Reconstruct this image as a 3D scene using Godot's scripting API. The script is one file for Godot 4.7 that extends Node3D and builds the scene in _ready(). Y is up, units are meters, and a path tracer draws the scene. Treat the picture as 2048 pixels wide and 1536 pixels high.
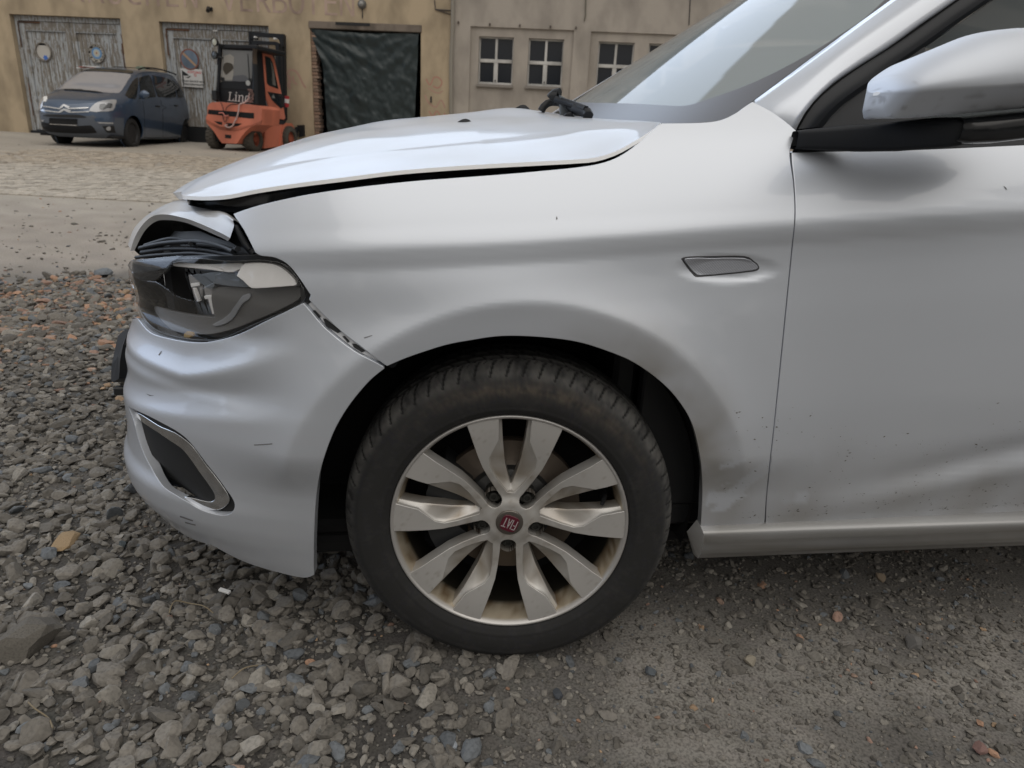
extends Node3D
# A damaged silver hatchback seen from the side in a gravel yard, with old workshops behind it. Metres, y up.

const LENS := 1400.0                 # focal length in photo pixels (2048 x 1536)
const EYE := Vector3(-0.010, 1.028, 1.1956)
var look := Basis()                  # columns: right, up, backwards
var rng := RandomNumberGenerator.new()
var noise := FastNoiseLite.new()
var M := {}

# ---------------------------------------------------------------- mesh builder
class MB:
	var v := PackedVector3Array()
	var n := PackedVector3Array()
	var t := PackedVector2Array()
	var c := PackedColorArray()
	var tint := Color(1, 1, 1)
	var at := Transform3D()
	func tri(a: Vector3, b: Vector3, d: Vector3, na: Vector3, nb: Vector3, nd: Vector3, ta := Vector2(), tb := Vector2(), td := Vector2(), ca = null, cb = null, cd = null) -> void:
		var g := (b - a).cross(d - a)
		if g.length_squared() < 1e-16:
			return
		var p := [a, b, d]
		var q := [na, nb, nd]
		var w := [ta, tb, td]
		var k := [ca, cb, cd]
		var order := [0, 2, 1] if g.dot(na + nb + nd) > 0.0 else [0, 1, 2]
		for i in order:
			v.append(at * (p[i] as Vector3))
			n.append((at.basis * (q[i] as Vector3)).normalized())
			t.append(w[i])
			c.append(tint if k[i] == null else k[i])
	func flat(a: Vector3, b: Vector3, d: Vector3, out: Vector3) -> void:
		var g := (b - a).cross(d - a).normalized()
		if g.dot(out) < 0.0:
			g = -g
		tri(a, b, d, g, g, g, Vector2(a.x + a.z, a.y), Vector2(b.x + b.z, b.y), Vector2(d.x + d.z, d.y))
	func quad(a: Vector3, b: Vector3, d: Vector3, e: Vector3, out: Vector3) -> void:
		flat(a, b, d, out)
		flat(a, d, e, out)

func done(m: MB, called: String, material: Material, parent: Node, colors := false) -> MeshInstance3D:
	var o := MeshInstance3D.new()
	o.name = called
	var am := ArrayMesh.new()
	if m.v.size():
		var a := []
		a.resize(Mesh.ARRAY_MAX)
		a[Mesh.ARRAY_VERTEX] = m.v
		a[Mesh.ARRAY_NORMAL] = m.n
		a[Mesh.ARRAY_TEX_UV] = m.t
		if colors:
			a[Mesh.ARRAY_COLOR] = m.c
		am.add_surface_from_arrays(Mesh.PRIMITIVE_TRIANGLES, a)
	o.mesh = am
	o.material_override = material
	parent.add_child(o, true)
	return o

func thing(called: String, label: String, category: String, place := Transform3D(), group := "") -> Node3D:
	var o := Node3D.new()
	o.name = called
	o.transform = place
	add_child(o, true)
	return tag(o, label, category, group)

func tag(o: Node3D, label: String, category: String, group := "") -> Node3D:
	o.set_meta("label", label)
	o.set_meta("category", category)
	if group:
		o.set_meta("group", group)
	return o

func structure(o: Node3D, label := "") -> Node3D:
	o.set_meta("kind", "structure")
	if label:
		o.set_meta("label", label)
	return o

func stuff(o: Node3D, label := "", category := "") -> Node3D:
	o.set_meta("kind", "stuff")
	if label:
		o.set_meta("label", label)
	if category:
		o.set_meta("category", category)
	return o

# shapes -----------------------------------------------------------------
func box(m: MB, lo: Vector3, hi: Vector3, b := 0.0) -> void:
	# a box with its twelve edges chamfered by b
	var c := (lo + hi) / 2.0
	var h := (hi - lo) / 2.0
	b = minf(b, minf(h.x, minf(h.y, h.z)) * 0.6)
	var ax := [Vector3.RIGHT, Vector3.UP, Vector3.BACK]
	for i in 3:
		var u: Vector3 = ax[(i + 1) % 3]
		var w: Vector3 = ax[(i + 2) % 3]
		var hu: float = h[(i + 1) % 3] - b
		var hw: float = h[(i + 2) % 3] - b
		for s in [-1.0, 1.0]:
			var f: Vector3 = ax[i] * s
			var o: Vector3 = c + f * h[i]
			m.quad(o - u * hu - w * hw, o + u * hu - w * hw, o + u * hu + w * hw, o - u * hu + w * hw, f)
			if b > 0.0:
				for s2 in [-1.0, 1.0]:   # chamfers along w between +-i and +-u faces
					var g: Vector3 = u * s2
					var p: Vector3 = c + f * h[i] + g * hu
					var q: Vector3 = c + f * (h[i] - b) + g * (hu + b)
					m.quad(p - w * hw, p + w * hw, q + w * hw, q - w * hw, f + g)
	if b > 0.0:
		for sx in [-1.0, 1.0]:
			for sy in [-1.0, 1.0]:
				for sz in [-1.0, 1.0]:
					var e := Vector3(sx, sy, sz)
					var k := c + h * e
					m.flat(k - Vector3(0, sy, sz) * b, k - Vector3(sx, 0, sz) * b, k - Vector3(sx, sy, 0) * b, e)

func tube(m: MB, pts: PackedVector3Array, r: float, sides := 8, r_end := -1.0) -> void:
	var k := pts.size()
	if r_end < 0.0:
		r_end = r
	var rows := []
	var up := Vector3.UP
	for i in k:
		var d := (pts[mini(i + 1, k - 1)] - pts[maxi(i - 1, 0)]).normalized()
		if absf(d.dot(up)) > 0.98:
			up = Vector3.RIGHT
		var x := d.cross(up).normalized()
		up = x.cross(d).normalized()
		var row := []
		var rr := lerpf(r, r_end, float(i) / maxf(1.0, k - 1))
		for j in sides + 1:
			var a := TAU * j / sides
			row.append([pts[i] + (x * cos(a) + up * sin(a)) * rr, x * cos(a) + up * sin(a)])
		rows.append(row)
	for i in k - 1:
		for j in sides:
			var a = rows[i][j]
			var b = rows[i][j + 1]
			var c = rows[i + 1][j + 1]
			var d = rows[i + 1][j]
			m.tri(a[0], b[0], c[0], a[1], b[1], c[1])
			m.tri(a[0], c[0], d[0], a[1], c[1], d[1])
	for e in [0, k - 1]:
		var out := (pts[0] - pts[1]) if e == 0 else (pts[k - 1] - pts[k - 2])
		for j in sides:
			m.flat(pts[e], rows[e][j][0], rows[e][j + 1][0], out)

func lathe(m: MB, prof: PackedVector2Array, segs: int, a0 := 0.0, a1 := TAU, smooth := true) -> void:
	# profile points are (radius, z); turned about the z axis; the profile runs so that its right-hand side is outside
	for i in prof.size() - 1:
		var p := prof[i]
		var q := prof[i + 1]
		for j in segs:
			var t0 := lerpf(a0, a1, float(j) / segs)
			var t1 := lerpf(a0, a1, float(j + 1) / segs)
			var np := lathe_normal(prof, i, smooth, i)
			var nq := lathe_normal(prof, i + 1, smooth, i)
			var e0 := Vector3(cos(t0), sin(t0), 0)
			var e1 := Vector3(cos(t1), sin(t1), 0)
			var a := e0 * p.x + Vector3(0, 0, p.y)
			var b := e1 * p.x + Vector3(0, 0, p.y)
			var c := e1 * q.x + Vector3(0, 0, q.y)
			var d := e0 * q.x + Vector3(0, 0, q.y)
			var na := e0 * np.x + Vector3(0, 0, np.y)
			var nb := e1 * np.x + Vector3(0, 0, np.y)
			var nc := e1 * nq.x + Vector3(0, 0, nq.y)
			var nd := e0 * nq.x + Vector3(0, 0, nq.y)
			m.tri(a, b, c, na, nb, nc, Vector2(t0, p.y), Vector2(t1, p.y), Vector2(t1, q.y))
			m.tri(a, c, d, na, nc, nd, Vector2(t0, p.y), Vector2(t1, q.y), Vector2(t0, q.y))

func lathe_normal(prof: PackedVector2Array, i: int, smooth: bool, edge: int) -> Vector2:
	var k := prof.size()
	var e0 := (prof[edge + 1] - prof[edge]).normalized()
	if smooth:
		var d0 := (prof[i] - prof[maxi(i - 1, 0)]).normalized() if i > 0 else (prof[1] - prof[0]).normalized()
		var d1 := (prof[mini(i + 1, k - 1)] - prof[i]).normalized() if i < k - 1 else d0
		if d0.dot(d1) > 0.6:
			e0 = (d0 + d1).normalized()
	return Vector2(e0.y, -e0.x)

func loft(m: MB, rows: Array, closed := false, out := Vector3.ZERO, colors = null) -> void:
	# rows of equally many points; smooth normals; out tells which side is outside (a point inside when closed)
	var R := rows.size()
	var K: int = rows[0].size()
	var nor := []
	for i in R:
		var line := PackedVector3Array()
		for j in K:
			var j0 := (j - 1 + K) % K if closed else maxi(j - 1, 0)
			var j1 := (j + 1) % K if closed else mini(j + 1, K - 1)
			var du: Vector3 = rows[i][j1] - rows[i][j0]
			var dv: Vector3 = rows[mini(i + 1, R - 1)][j] - rows[maxi(i - 1, 0)][j]
			var g := du.cross(dv)
			if g.length_squared() < 1e-14:
				g = rows[i][j] - out if closed else out
			g = g.normalized()
			if closed:
				if g.dot(rows[i][j] - out) < 0.0:
					g = -g
			elif g.dot(out) < 0.0:
				g = -g
			line.append(g)
		nor.append(line)
	for i in R - 1:
		for j in (K if closed else K - 1):
			var j1 := (j + 1) % K
			var a: Vector3 = rows[i][j]
			var b: Vector3 = rows[i][j1]
			var c: Vector3 = rows[i + 1][j1]
			var d: Vector3 = rows[i + 1][j]
			var u0 := float(j) / (K - 1)
			var u1 := float(j + 1) / (K - 1)
			var v0 := float(i) / (R - 1)
			var v1 := float(i + 1) / (R - 1)
			if colors == null:
				m.tri(a, b, c, nor[i][j], nor[i][j1], nor[i + 1][j1], Vector2(u0, v0), Vector2(u1, v0), Vector2(u1, v1))
				m.tri(a, c, d, nor[i][j], nor[i + 1][j1], nor[i + 1][j], Vector2(u0, v0), Vector2(u1, v1), Vector2(u0, v1))
			else:
				m.tri(a, b, c, nor[i][j], nor[i][j1], nor[i + 1][j1], Vector2(u0, v0), Vector2(u1, v0), Vector2(u1, v1), colors.call(a), colors.call(b), colors.call(c))
				m.tri(a, c, d, nor[i][j], nor[i + 1][j1], nor[i + 1][j], Vector2(u0, v0), Vector2(u1, v1), Vector2(u0, v1), colors.call(a), colors.call(c), colors.call(d))

func prism(m: MB, poly: PackedVector2Array, z0: float, z1: float, b := 0.0) -> void:
	# polygon in x, y pushed from z0 to z1 (its visible face), with the visible rim chamfered by b
	if Geometry2D.is_polygon_clockwise(poly):
		poly = poly.duplicate()
		poly.reverse()
	var face := poly
	if b > 0.0:
		var shr := Geometry2D.offset_polygon(poly, -b)
		face = shr[0] if shr.size() == 1 and shr[0].size() == poly.size() else poly
		if face.size() == poly.size() and face != poly:   # start both at matching corners
			var best := 0
			for i in face.size():
				if face[i].distance_squared_to(poly[0]) < face[best].distance_squared_to(poly[0]):
					best = i
			var turned := PackedVector2Array()
			for i in face.size():
				turned.append(face[(best + i) % face.size()])
			face = turned
			if Geometry2D.is_polygon_clockwise(face):
				face.reverse()
	var s := signf(z1 - z0)
	var idx := Geometry2D.triangulate_polygon(face)
	for i in range(0, idx.size(), 3):
		var p := [face[idx[i]], face[idx[i + 1]], face[idx[i + 2]]]
		m.flat(Vector3(p[0].x, p[0].y, z1), Vector3(p[1].x, p[1].y, z1), Vector3(p[2].x, p[2].y, z1), Vector3(0, 0, s))
		m.flat(Vector3(p[0].x, p[0].y, z0), Vector3(p[1].x, p[1].y, z0), Vector3(p[2].x, p[2].y, z0), Vector3(0, 0, -s))
	var k := poly.size()
	for i in k:
		var a := poly[i]
		var c := poly[(i + 1) % k]
		var e := c - a
		var out := Vector3(e.y, -e.x, 0)
		var zb := z1 - s * b if face != poly else z1
		m.quad(Vector3(a.x, a.y, z0), Vector3(c.x, c.y, z0), Vector3(c.x, c.y, zb), Vector3(a.x, a.y, zb), out)
		if face != poly:
			var fa := face[i]
			var fc := face[(i + 1) % k]
			m.quad(Vector3(a.x, a.y, zb), Vector3(c.x, c.y, zb), Vector3(fc.x, fc.y, z1), Vector3(fa.x, fa.y, z1), out.normalized() + Vector3(0, 0, s))

# curves -----------------------------------------------------------------
func smooth2(pts: Array, per := 5) -> PackedVector2Array:
	var o := PackedVector2Array()
	var k := pts.size()
	for i in k - 1:
		var p0: Vector2 = pts[maxi(i - 1, 0)]
		var p1: Vector2 = pts[i]
		var p2: Vector2 = pts[i + 1]
		var p3: Vector2 = pts[mini(i + 2, k - 1)]
		for j in per:
			o.append(p1.cubic_interpolate(p2, p0, p3, float(j) / per))
	o.append(pts[k - 1])
	return o

func smooth3(pts: Array, per := 6) -> PackedVector3Array:
	var o := PackedVector3Array()
	var k := pts.size()
	for i in k - 1:
		var p0: Vector3 = pts[maxi(i - 1, 0)]
		var p1: Vector3 = pts[i]
		var p2: Vector3 = pts[i + 1]
		var p3: Vector3 = pts[mini(i + 2, k - 1)]
		for j in per:
			o.append(p1.cubic_interpolate(p2, p0, p3, float(j) / per))
	o.append(pts[k - 1])
	return o

func spread(pts: PackedVector3Array, k: int) -> PackedVector3Array:
	# k points evenly along a polyline
	var L := PackedFloat32Array([0.0])
	for i in range(1, pts.size()):
		L.append(L[i - 1] + pts[i].distance_to(pts[i - 1]))
	var o := PackedVector3Array()
	var i := 0
	for j in k:
		var want := L[L.size() - 1] * j / (k - 1)
		while i < L.size() - 2 and L[i + 1] < want:
			i += 1
		o.append(pts[i].lerp(pts[i + 1], clampf((want - L[i]) / maxf(1e-9, L[i + 1] - L[i]), 0, 1)))
	return o

func v2s(a: Array) -> Array:
	# a flat list of numbers as Vector2 points
	var o := []
	for i in range(0, a.size(), 2):
		o.append(Vector2(a[i], a[i + 1]))
	return o

func ramp(a: float, b: float, x: float) -> float:
	var t := clampf((x - a) / (b - a), 0.0, 1.0)
	return t * t * (3.0 - 2.0 * t)

class Profile:
	var xs := PackedFloat32Array()
	var ys := PackedFloat32Array()
	var ms := PackedFloat32Array()
	func _init(a: Array, b: Array) -> void:
		xs = PackedFloat32Array(a)
		ys = PackedFloat32Array(b)
		var k := xs.size()
		ms.resize(k)
		for i in k:
			if i == 0:
				ms[i] = (ys[1] - ys[0]) / (xs[1] - xs[0])
			elif i == k - 1:
				ms[i] = (ys[i] - ys[i - 1]) / (xs[i] - xs[i - 1])
			else:
				var p := (ys[i] - ys[i - 1]) / (xs[i] - xs[i - 1])
				var q := (ys[i + 1] - ys[i]) / (xs[i + 1] - xs[i])
				ms[i] = 0.0 if p * q <= 0.0 else 2.0 * p * q / (p + q)
	func at(x: float) -> float:
		var i := clampi(xs.bsearch(x) - 1, 0, xs.size() - 2)
		var h := xs[i + 1] - xs[i]
		var t := clampf((x - xs[i]) / h, -0.5, 1.5)
		return (2.0 * t * t * t - 3.0 * t * t + 1.0) * ys[i] + (t * t * t - 2.0 * t * t + t) * h * ms[i] + (3.0 * t * t - 2.0 * t * t * t) * ys[i + 1] + (t * t * t - t * t) * h * ms[i + 1]

# looking from where the photograph was taken, used to measure places -----------------------
func ray(px: float, py: float) -> Vector3:
	return -look.z * LENS + look.x * (px - 1024.0) - look.y * (py - 768.0)

func seen(p: Vector3) -> Vector2:
	var q := look.inverse() * (p - EYE)
	return Vector2(1024.0 - LENS * q.x / q.z, 768.0 + LENS * q.y / q.z)

func on_plane(px: float, py: float, frame: Transform3D, depth: float) -> Vector3:
	# where the sight line meets the plane z = depth of a frame, in that frame
	var inv := frame.affine_inverse()
	var e := inv * EYE
	var d := inv.basis * ray(px, py)
	return e + d * ((depth - e.z) / d.z)

func on_ground(px: float, py: float) -> Vector3:
	var d := ray(px, py)
	var t := 0.0
	var p := EYE + d * ((0.0 - EYE.y) / d.y)
	for i in 12:
		t = (ground_height(p.x, p.z) - EYE.y) / d.y
		p = EYE + d * t
	return p

# a trimmed piece of a curved surface -------------------------------------------------------
var facing := -1.0                   # which way the surface's own directions turn
func solve(surf: Callable, frame: Transform3D, px: Vector2, u0: float, u1: float, v0: float, v1: float) -> Vector2:
	var best := Vector2(u0, v0)
	var least := 1e12
	for i in 25:
		for j in 17:
			var g := Vector2(lerpf(u0, u1, i / 24.0), lerpf(v0, v1, j / 16.0))
			var at: Vector3 = frame * (surf.call(g.x, g.y) as Vector3)
			var d := seen(at).distance_squared_to(px)
			if d < least and (frame.basis * normal_at(surf, g.x, g.y, facing)).dot(EYE - at) > 0.0:
				least = d
				best = g
	var e := 0.0005 * maxf(u1 - u0, v1 - v0)
	var damp := 0.01
	var f := seen(frame * (surf.call(best.x, best.y) as Vector3))
	var err := f.distance_squared_to(px)
	for k in 24:
		if err < 0.01:
			break
		var r := px - f
		var a := (seen(frame * (surf.call(best.x + e, best.y) as Vector3)) - f) / e
		var b := (seen(frame * (surf.call(best.x, best.y + e) as Vector3)) - f) / e
		var aa := a.length_squared() * (1.0 + damp) + 1.0
		var bb := b.length_squared() * (1.0 + damp) + 1.0
		var ab := a.dot(b)
		var det := aa * bb - ab * ab
		var nxt := best + Vector2(bb * a.dot(r) - ab * b.dot(r), aa * b.dot(r) - ab * a.dot(r)) / det
		nxt.x = clampf(nxt.x, u0, u1)
		nxt.y = clampf(nxt.y, v0, v1)
		var g := seen(frame * (surf.call(nxt.x, nxt.y) as Vector3))
		var e2 := g.distance_squared_to(px)
		if e2 < err:
			best = nxt
			f = g
			err = e2
			damp *= 0.3
		else:
			damp *= 6.0
	return best

func fitted(surf: Callable, frame: Transform3D, pts: PackedVector2Array, u0: float, u1: float, v0: float, v1: float) -> PackedVector2Array:
	var o := PackedVector2Array()
	for p in pts:
		o.append(solve(surf, frame, p, u0, u1, v0, v1))
	return o

func normal_at(surf: Callable, u: float, v: float, s: float, e := 0.003) -> Vector3:
	var a: Vector3 = surf.call(u + e, v) - surf.call(u - e, v)
	var b: Vector3 = surf.call(u, v + e) - surf.call(u, v - e)
	return a.cross(b).normalized() * s

func panel(surf: Callable, outline: PackedVector2Array, holes: Array, step: float, flange: float, sgn: float, tone = null, lift := 0.0, m: MB = null) -> MB:
	# the surface inside the outline, with its rim turned inwards by flange
	if m == null:
		m = MB.new()
	var lo := outline[0]
	var hi := outline[0]
	for p in outline:
		lo = lo.min(p)
		hi = hi.max(p)
	lo -= Vector2(step, step) * 0.37
	var nx := int(ceil((hi.x - lo.x) / step)) + 1
	var ny := int(ceil((hi.y - lo.y) / step)) + 1
	var crossed := {}
	var rims := [outline]
	rims.append_array(holes)
	for rim in rims:
		for i in rim.size():
			var a: Vector2 = rim[i]
			var b: Vector2 = rim[(i + 1) % rim.size()]
			var k := int(ceil(a.distance_to(b) / (step * 0.3))) + 1
			for j in k + 1:
				var q := (a.lerp(b, float(j) / k) - lo) / step
				for du in [-0.05, 0.05]:
					for dv in [-0.05, 0.05]:
						crossed[Vector2i(int(floor(q.x + du)), int(floor(q.y + dv)))] = true
	var known := {}
	var corner := func(i: int, j: int) -> Array:
		var key := Vector2i(i, j)
		if not known.has(key):
			var u := lo.x + i * step
			var v := lo.y + j * step
			var g := normal_at(surf, u, v, sgn)
			var p: Vector3 = surf.call(u, v)
			known[key] = [p + g * lift, g, Vector2(u, v)]
		return known[key]
	var loose := func(p: Vector2) -> Array:
		var g := normal_at(surf, p.x, p.y, sgn)
		var q: Vector3 = surf.call(p.x, p.y)
		return [q + g * lift, g, p]
	for i in nx:
		for j in ny:
			var cell := PackedVector2Array([lo + Vector2(i, j) * step, lo + Vector2(i + 1, j) * step, lo + Vector2(i + 1, j + 1) * step, lo + Vector2(i, j + 1) * step])
			if not crossed.has(Vector2i(i, j)):
				var mid := lo + Vector2(i + 0.5, j + 0.5) * step
				if not Geometry2D.is_point_in_polygon(mid, outline):
					continue
				var out := false
				for h in holes:
					if Geometry2D.is_point_in_polygon(mid, h):
						out = true
				if out:
					continue
				patch(m, [corner.call(i, j), corner.call(i + 1, j), corner.call(i + 1, j + 1)], tone)
				patch(m, [corner.call(i, j), corner.call(i + 1, j + 1), corner.call(i, j + 1)], tone)
				continue
			var bits := Geometry2D.intersect_polygons(cell, outline)
			for h in holes:
				var rest := []
				for b in bits:
					rest.append_array(Geometry2D.clip_polygons(b, h))
				bits.assign(rest)
			for b in bits:
				var idx := Geometry2D.triangulate_polygon(b)
				if idx.is_empty():
					for k in range(1, b.size() - 1):
						idx.append_array(PackedInt32Array([0, k, k + 1]))
				for k in range(0, idx.size(), 3):
					patch(m, [loose.call(b[idx[k]]), loose.call(b[idx[k + 1]]), loose.call(b[idx[k + 2]])], tone)
	if flange > 0.0:
		for rim in rims:
			var ring := []
			var cw: bool = Geometry2D.is_polygon_clockwise(rim) != (rim != outline)
			for i in rim.size():
				var p: Vector2 = rim[i]
				var e: Array = loose.call(p)
				var d: Vector2 = rim[(i + 1) % rim.size()] - rim[(i - 1 + rim.size()) % rim.size()]
				var away: Vector2 = (Vector2(-d.y, d.x) if cw else Vector2(d.y, -d.x)).normalized()
				var w: Vector3 = (surf.call(p.x + away.x * 0.004, p.y + away.y * 0.004) - surf.call(p.x - away.x * 0.004, p.y - away.y * 0.004)).normalized()
				w = (w - e[1] * w.dot(e[1])).normalized()
				ring.append([e[0], e[1], e[0] + w * 0.0012 - e[1] * 0.0010, (e[1] * 0.7 + w * 0.7).normalized(), e[0] + w * 0.0014 - e[1] * flange, w, p])
			for i in ring.size():
				var a = ring[i]
				var b = ring[(i + 1) % ring.size()]
				var ca = null if tone == null else tone.call(a[0], a[1])
				var cb = null if tone == null else tone.call(b[0], b[1])
				m.tri(a[0], b[0], b[2], a[1], b[1], b[3], a[6], b[6], b[6], ca, cb, cb)
				m.tri(a[0], b[2], a[2], a[1], b[3], a[3], a[6], b[6], a[6], ca, cb, ca)
				m.tri(a[2], b[2], b[4], a[5], b[5], b[5], a[6], b[6], b[6], ca, cb, cb)
				m.tri(a[2], b[4], a[4], a[5], b[5], a[5], a[6], b[6], a[6], ca, cb, ca)
	return m

func patch(m: MB, q: Array, tone) -> void:
	if tone == null:
		m.tri(q[0][0], q[1][0], q[2][0], q[0][1], q[1][1], q[2][1], q[0][2], q[1][2], q[2][2])
	else:
		m.tri(q[0][0], q[1][0], q[2][0], q[0][1], q[1][1], q[2][1], q[0][2], q[1][2], q[2][2], tone.call(q[0][0], q[0][1]), tone.call(q[1][0], q[1][1]), tone.call(q[2][0], q[2][1]))

# materials ------------------------------------------------------------------
func lin(r: float, g: float, b: float, a := 1.0) -> Color:
	var c := Color(r, g, b).linear_to_srgb()
	c.a = a
	return c

func mat(c: Color, rough := 0.6, metal := 0.0) -> StandardMaterial3D:
	var m := StandardMaterial3D.new()
	m.albedo_color = c
	m.roughness = rough
	m.metallic = metal
	return m

func vmat(rough := 0.8, metal := 0.0) -> StandardMaterial3D:
	# a material whose colour comes from the mesh
	var m := mat(Color(1, 1, 1), rough, metal)
	m.vertex_color_use_as_albedo = true
	return m

func glass(a: float, tone := Color(0.1, 0.11, 0.12), rough := 0.03) -> StandardMaterial3D:
	var m := mat(Color(tone.r, tone.g, tone.b, a), rough)
	m.transparency = BaseMaterial3D.TRANSPARENCY_ALPHA
	m.metallic_specular = 0.5
	return m

func grain(seed_: int, freq: float, w: int, h: int, lo: float, hi: float, sx := 1.0, sy := 1.0, oct := 4) -> ImageTexture:
	# a grey texture of layered noise between two values, stretched by sx, sy
	var f := FastNoiseLite.new()
	f.seed = seed_
	f.frequency = freq
	f.fractal_octaves = oct
	var im := Image.create(w, h, false, Image.FORMAT_RGB8)
	for y in h:
		for x in w:
			# blend the borders so that it repeats without a seam
			var n := tiling(f, x, y, w, h, sx, sy)
			var k := clampf(lerpf(lo, hi, 0.5 + 0.75 * n), 0, 1)
			im.set_pixel(x, y, Color(k, k, k))
	return ImageTexture.create_from_image(im)

func tiling(f: FastNoiseLite, x: int, y: int, w: int, h: int, sx: float, sy: float) -> float:
	var fx := float(x) / w
	var fy := float(y) / h
	var a := f.get_noise_2d(x * sx, y * sy)
	var b := f.get_noise_2d((x - w) * sx, y * sy)
	var c := f.get_noise_2d(x * sx, (y - h) * sy)
	var d := f.get_noise_2d((x - w) * sx, (y - h) * sy)
	var n := lerpf(lerpf(a, b, fx), lerpf(c, d, fx), fy)
	return n / sqrt((fx * fx + (1 - fx) * (1 - fx)) * (fy * fy + (1 - fy) * (1 - fy)))
# ---------------------------------------------------------------- the scene
func _ready() -> void:
	rng.seed = 4711
	noise.seed = 11
	noise.frequency = 1.0
	noise.fractal_octaves = 3
	# camera
	var cam := Camera3D.new()
	cam.name = "camera"
	add_child(cam)
	var pitch := deg_to_rad(-19.4)
	look = Basis(Vector3.RIGHT, pitch) * Basis(Vector3.BACK, deg_to_rad(3.0))
	cam.transform = Transform3D(look, EYE)
	cam.keep_aspect = Camera3D.KEEP_HEIGHT
	cam.fov = rad_to_deg(2.0 * atan(768.0 / LENS))
	cam.near = 0.02
	cam.far = 400.0
	cam.current = true
	var lens := CameraAttributesPhysical.new()
	lens.exposure_aperture = 6.0
	lens.frustum_focal_length = 12.0 * LENS / 768.0
	lens.frustum_focus_distance = 1.55
	lens.frustum_far = 400.0
	lens.frustum_near = 0.02
	cam.attributes = lens
	# overcast sky
	var env := Environment.new()
	env.background_mode = Environment.BG_SKY
	env.tonemap_mode = Environment.TONE_MAPPER_LINEAR
	env.tonemap_exposure = 3.0
	env.sdfgi_enabled = true
	env.ssao_enabled = true
	env.ssil_enabled = true
	var sky := Sky.new()
	var sm := ProceduralSkyMaterial.new()
	sm.sky_top_color = Color(0.87, 0.925, 1.0)
	sm.sky_horizon_color = Color(0.50, 0.545, 0.62)
	sm.sky_curve = 0.25
	sm.sky_energy_multiplier = 1.0
	sm.ground_bottom_color = Color(0.25, 0.24, 0.22)
	sm.ground_horizon_color = Color(0.45, 0.44, 0.42)
	sm.sun_angle_max = 50.0
	sm.sun_curve = 0.12
	var clouds := FastNoiseLite.new()
	clouds.seed = 5
	clouds.frequency = 0.008
	clouds.fractal_octaves = 5
	var ct := NoiseTexture2D.new()
	ct.noise = clouds
	ct.width = 1024
	ct.height = 512
	ct.seamless = true
	var gradient := Gradient.new()
	gradient.set_color(0, Color(0.0, 0.0, 0.0, 1))
	gradient.set_color(1, Color(0.35, 0.35, 0.36, 1))
	ct.color_ramp = gradient
	sm.sky_cover = ct
	sm.sky_cover_modulate = Color(0.5, 0.5, 0.52, 0.6)
	sky.sky_material = sm
	env.sky = sky
	env.background_energy_multiplier = 1.0
	var we := WorldEnvironment.new()
	we.name = "overcast_air"
	we.environment = env
	add_child(we)
	var sun := DirectionalLight3D.new()
	sun.name = "sun"
	sun.rotation_degrees = Vector3(-62, 20, 0)
	sun.light_energy = 0.15
	sun.light_angular_distance = 80.0
	sun.light_color = Color(1.0, 0.98, 0.95)
	sun.shadow_enabled = true
	add_child(sun)

	materials()
	make_ground()
	make_workshop()
	make_second_building()
	make_surroundings()
	make_silver_car()
	make_blue_car()
	make_forklift()
	make_yard_things()
	make_stones()

func materials() -> void:
	M.silver = vmat(0.40, 0.46)
	M.silver.clearcoat_enabled = true
	M.silver.clearcoat = 0.8
	M.silver.clearcoat_roughness = 0.06
	M.dusty = M.silver.duplicate()
	M.dusty.clearcoat = 0.5
	M.dusty.clearcoat_roughness = 0.07
	M.dusty.metallic = 0.3
	M.dusty.roughness = 0.5
	M.satin = vmat(0.5, 0.35)
	M.black = mat(lin(0.012, 0.013, 0.015), 0.55)
	M.black_gloss = mat(lin(0.01, 0.011, 0.013), 0.18)
	M.plastic = mat(lin(0.018, 0.020, 0.024), 0.45)
	M.plastic.metallic_specular = 0.35
	M.liner = mat(lin(0.008, 0.008, 0.009), 0.9)
	M.chrome = mat(lin(0.75, 0.76, 0.78), 0.1, 1.0)
	M.white = mat(lin(0.75, 0.75, 0.74), 0.45)
	M.rubber = vmat(0.85)

# ---------------------------------------------------------------- ground
var rows_at := {}
func ground_height(x: float, z: float) -> float:
	var d := maxf(0.0, 1.196 - z - 2.4)
	var h := 0.031 * (d - (1.0 - exp(-d)) * 0.8)
	return h

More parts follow.
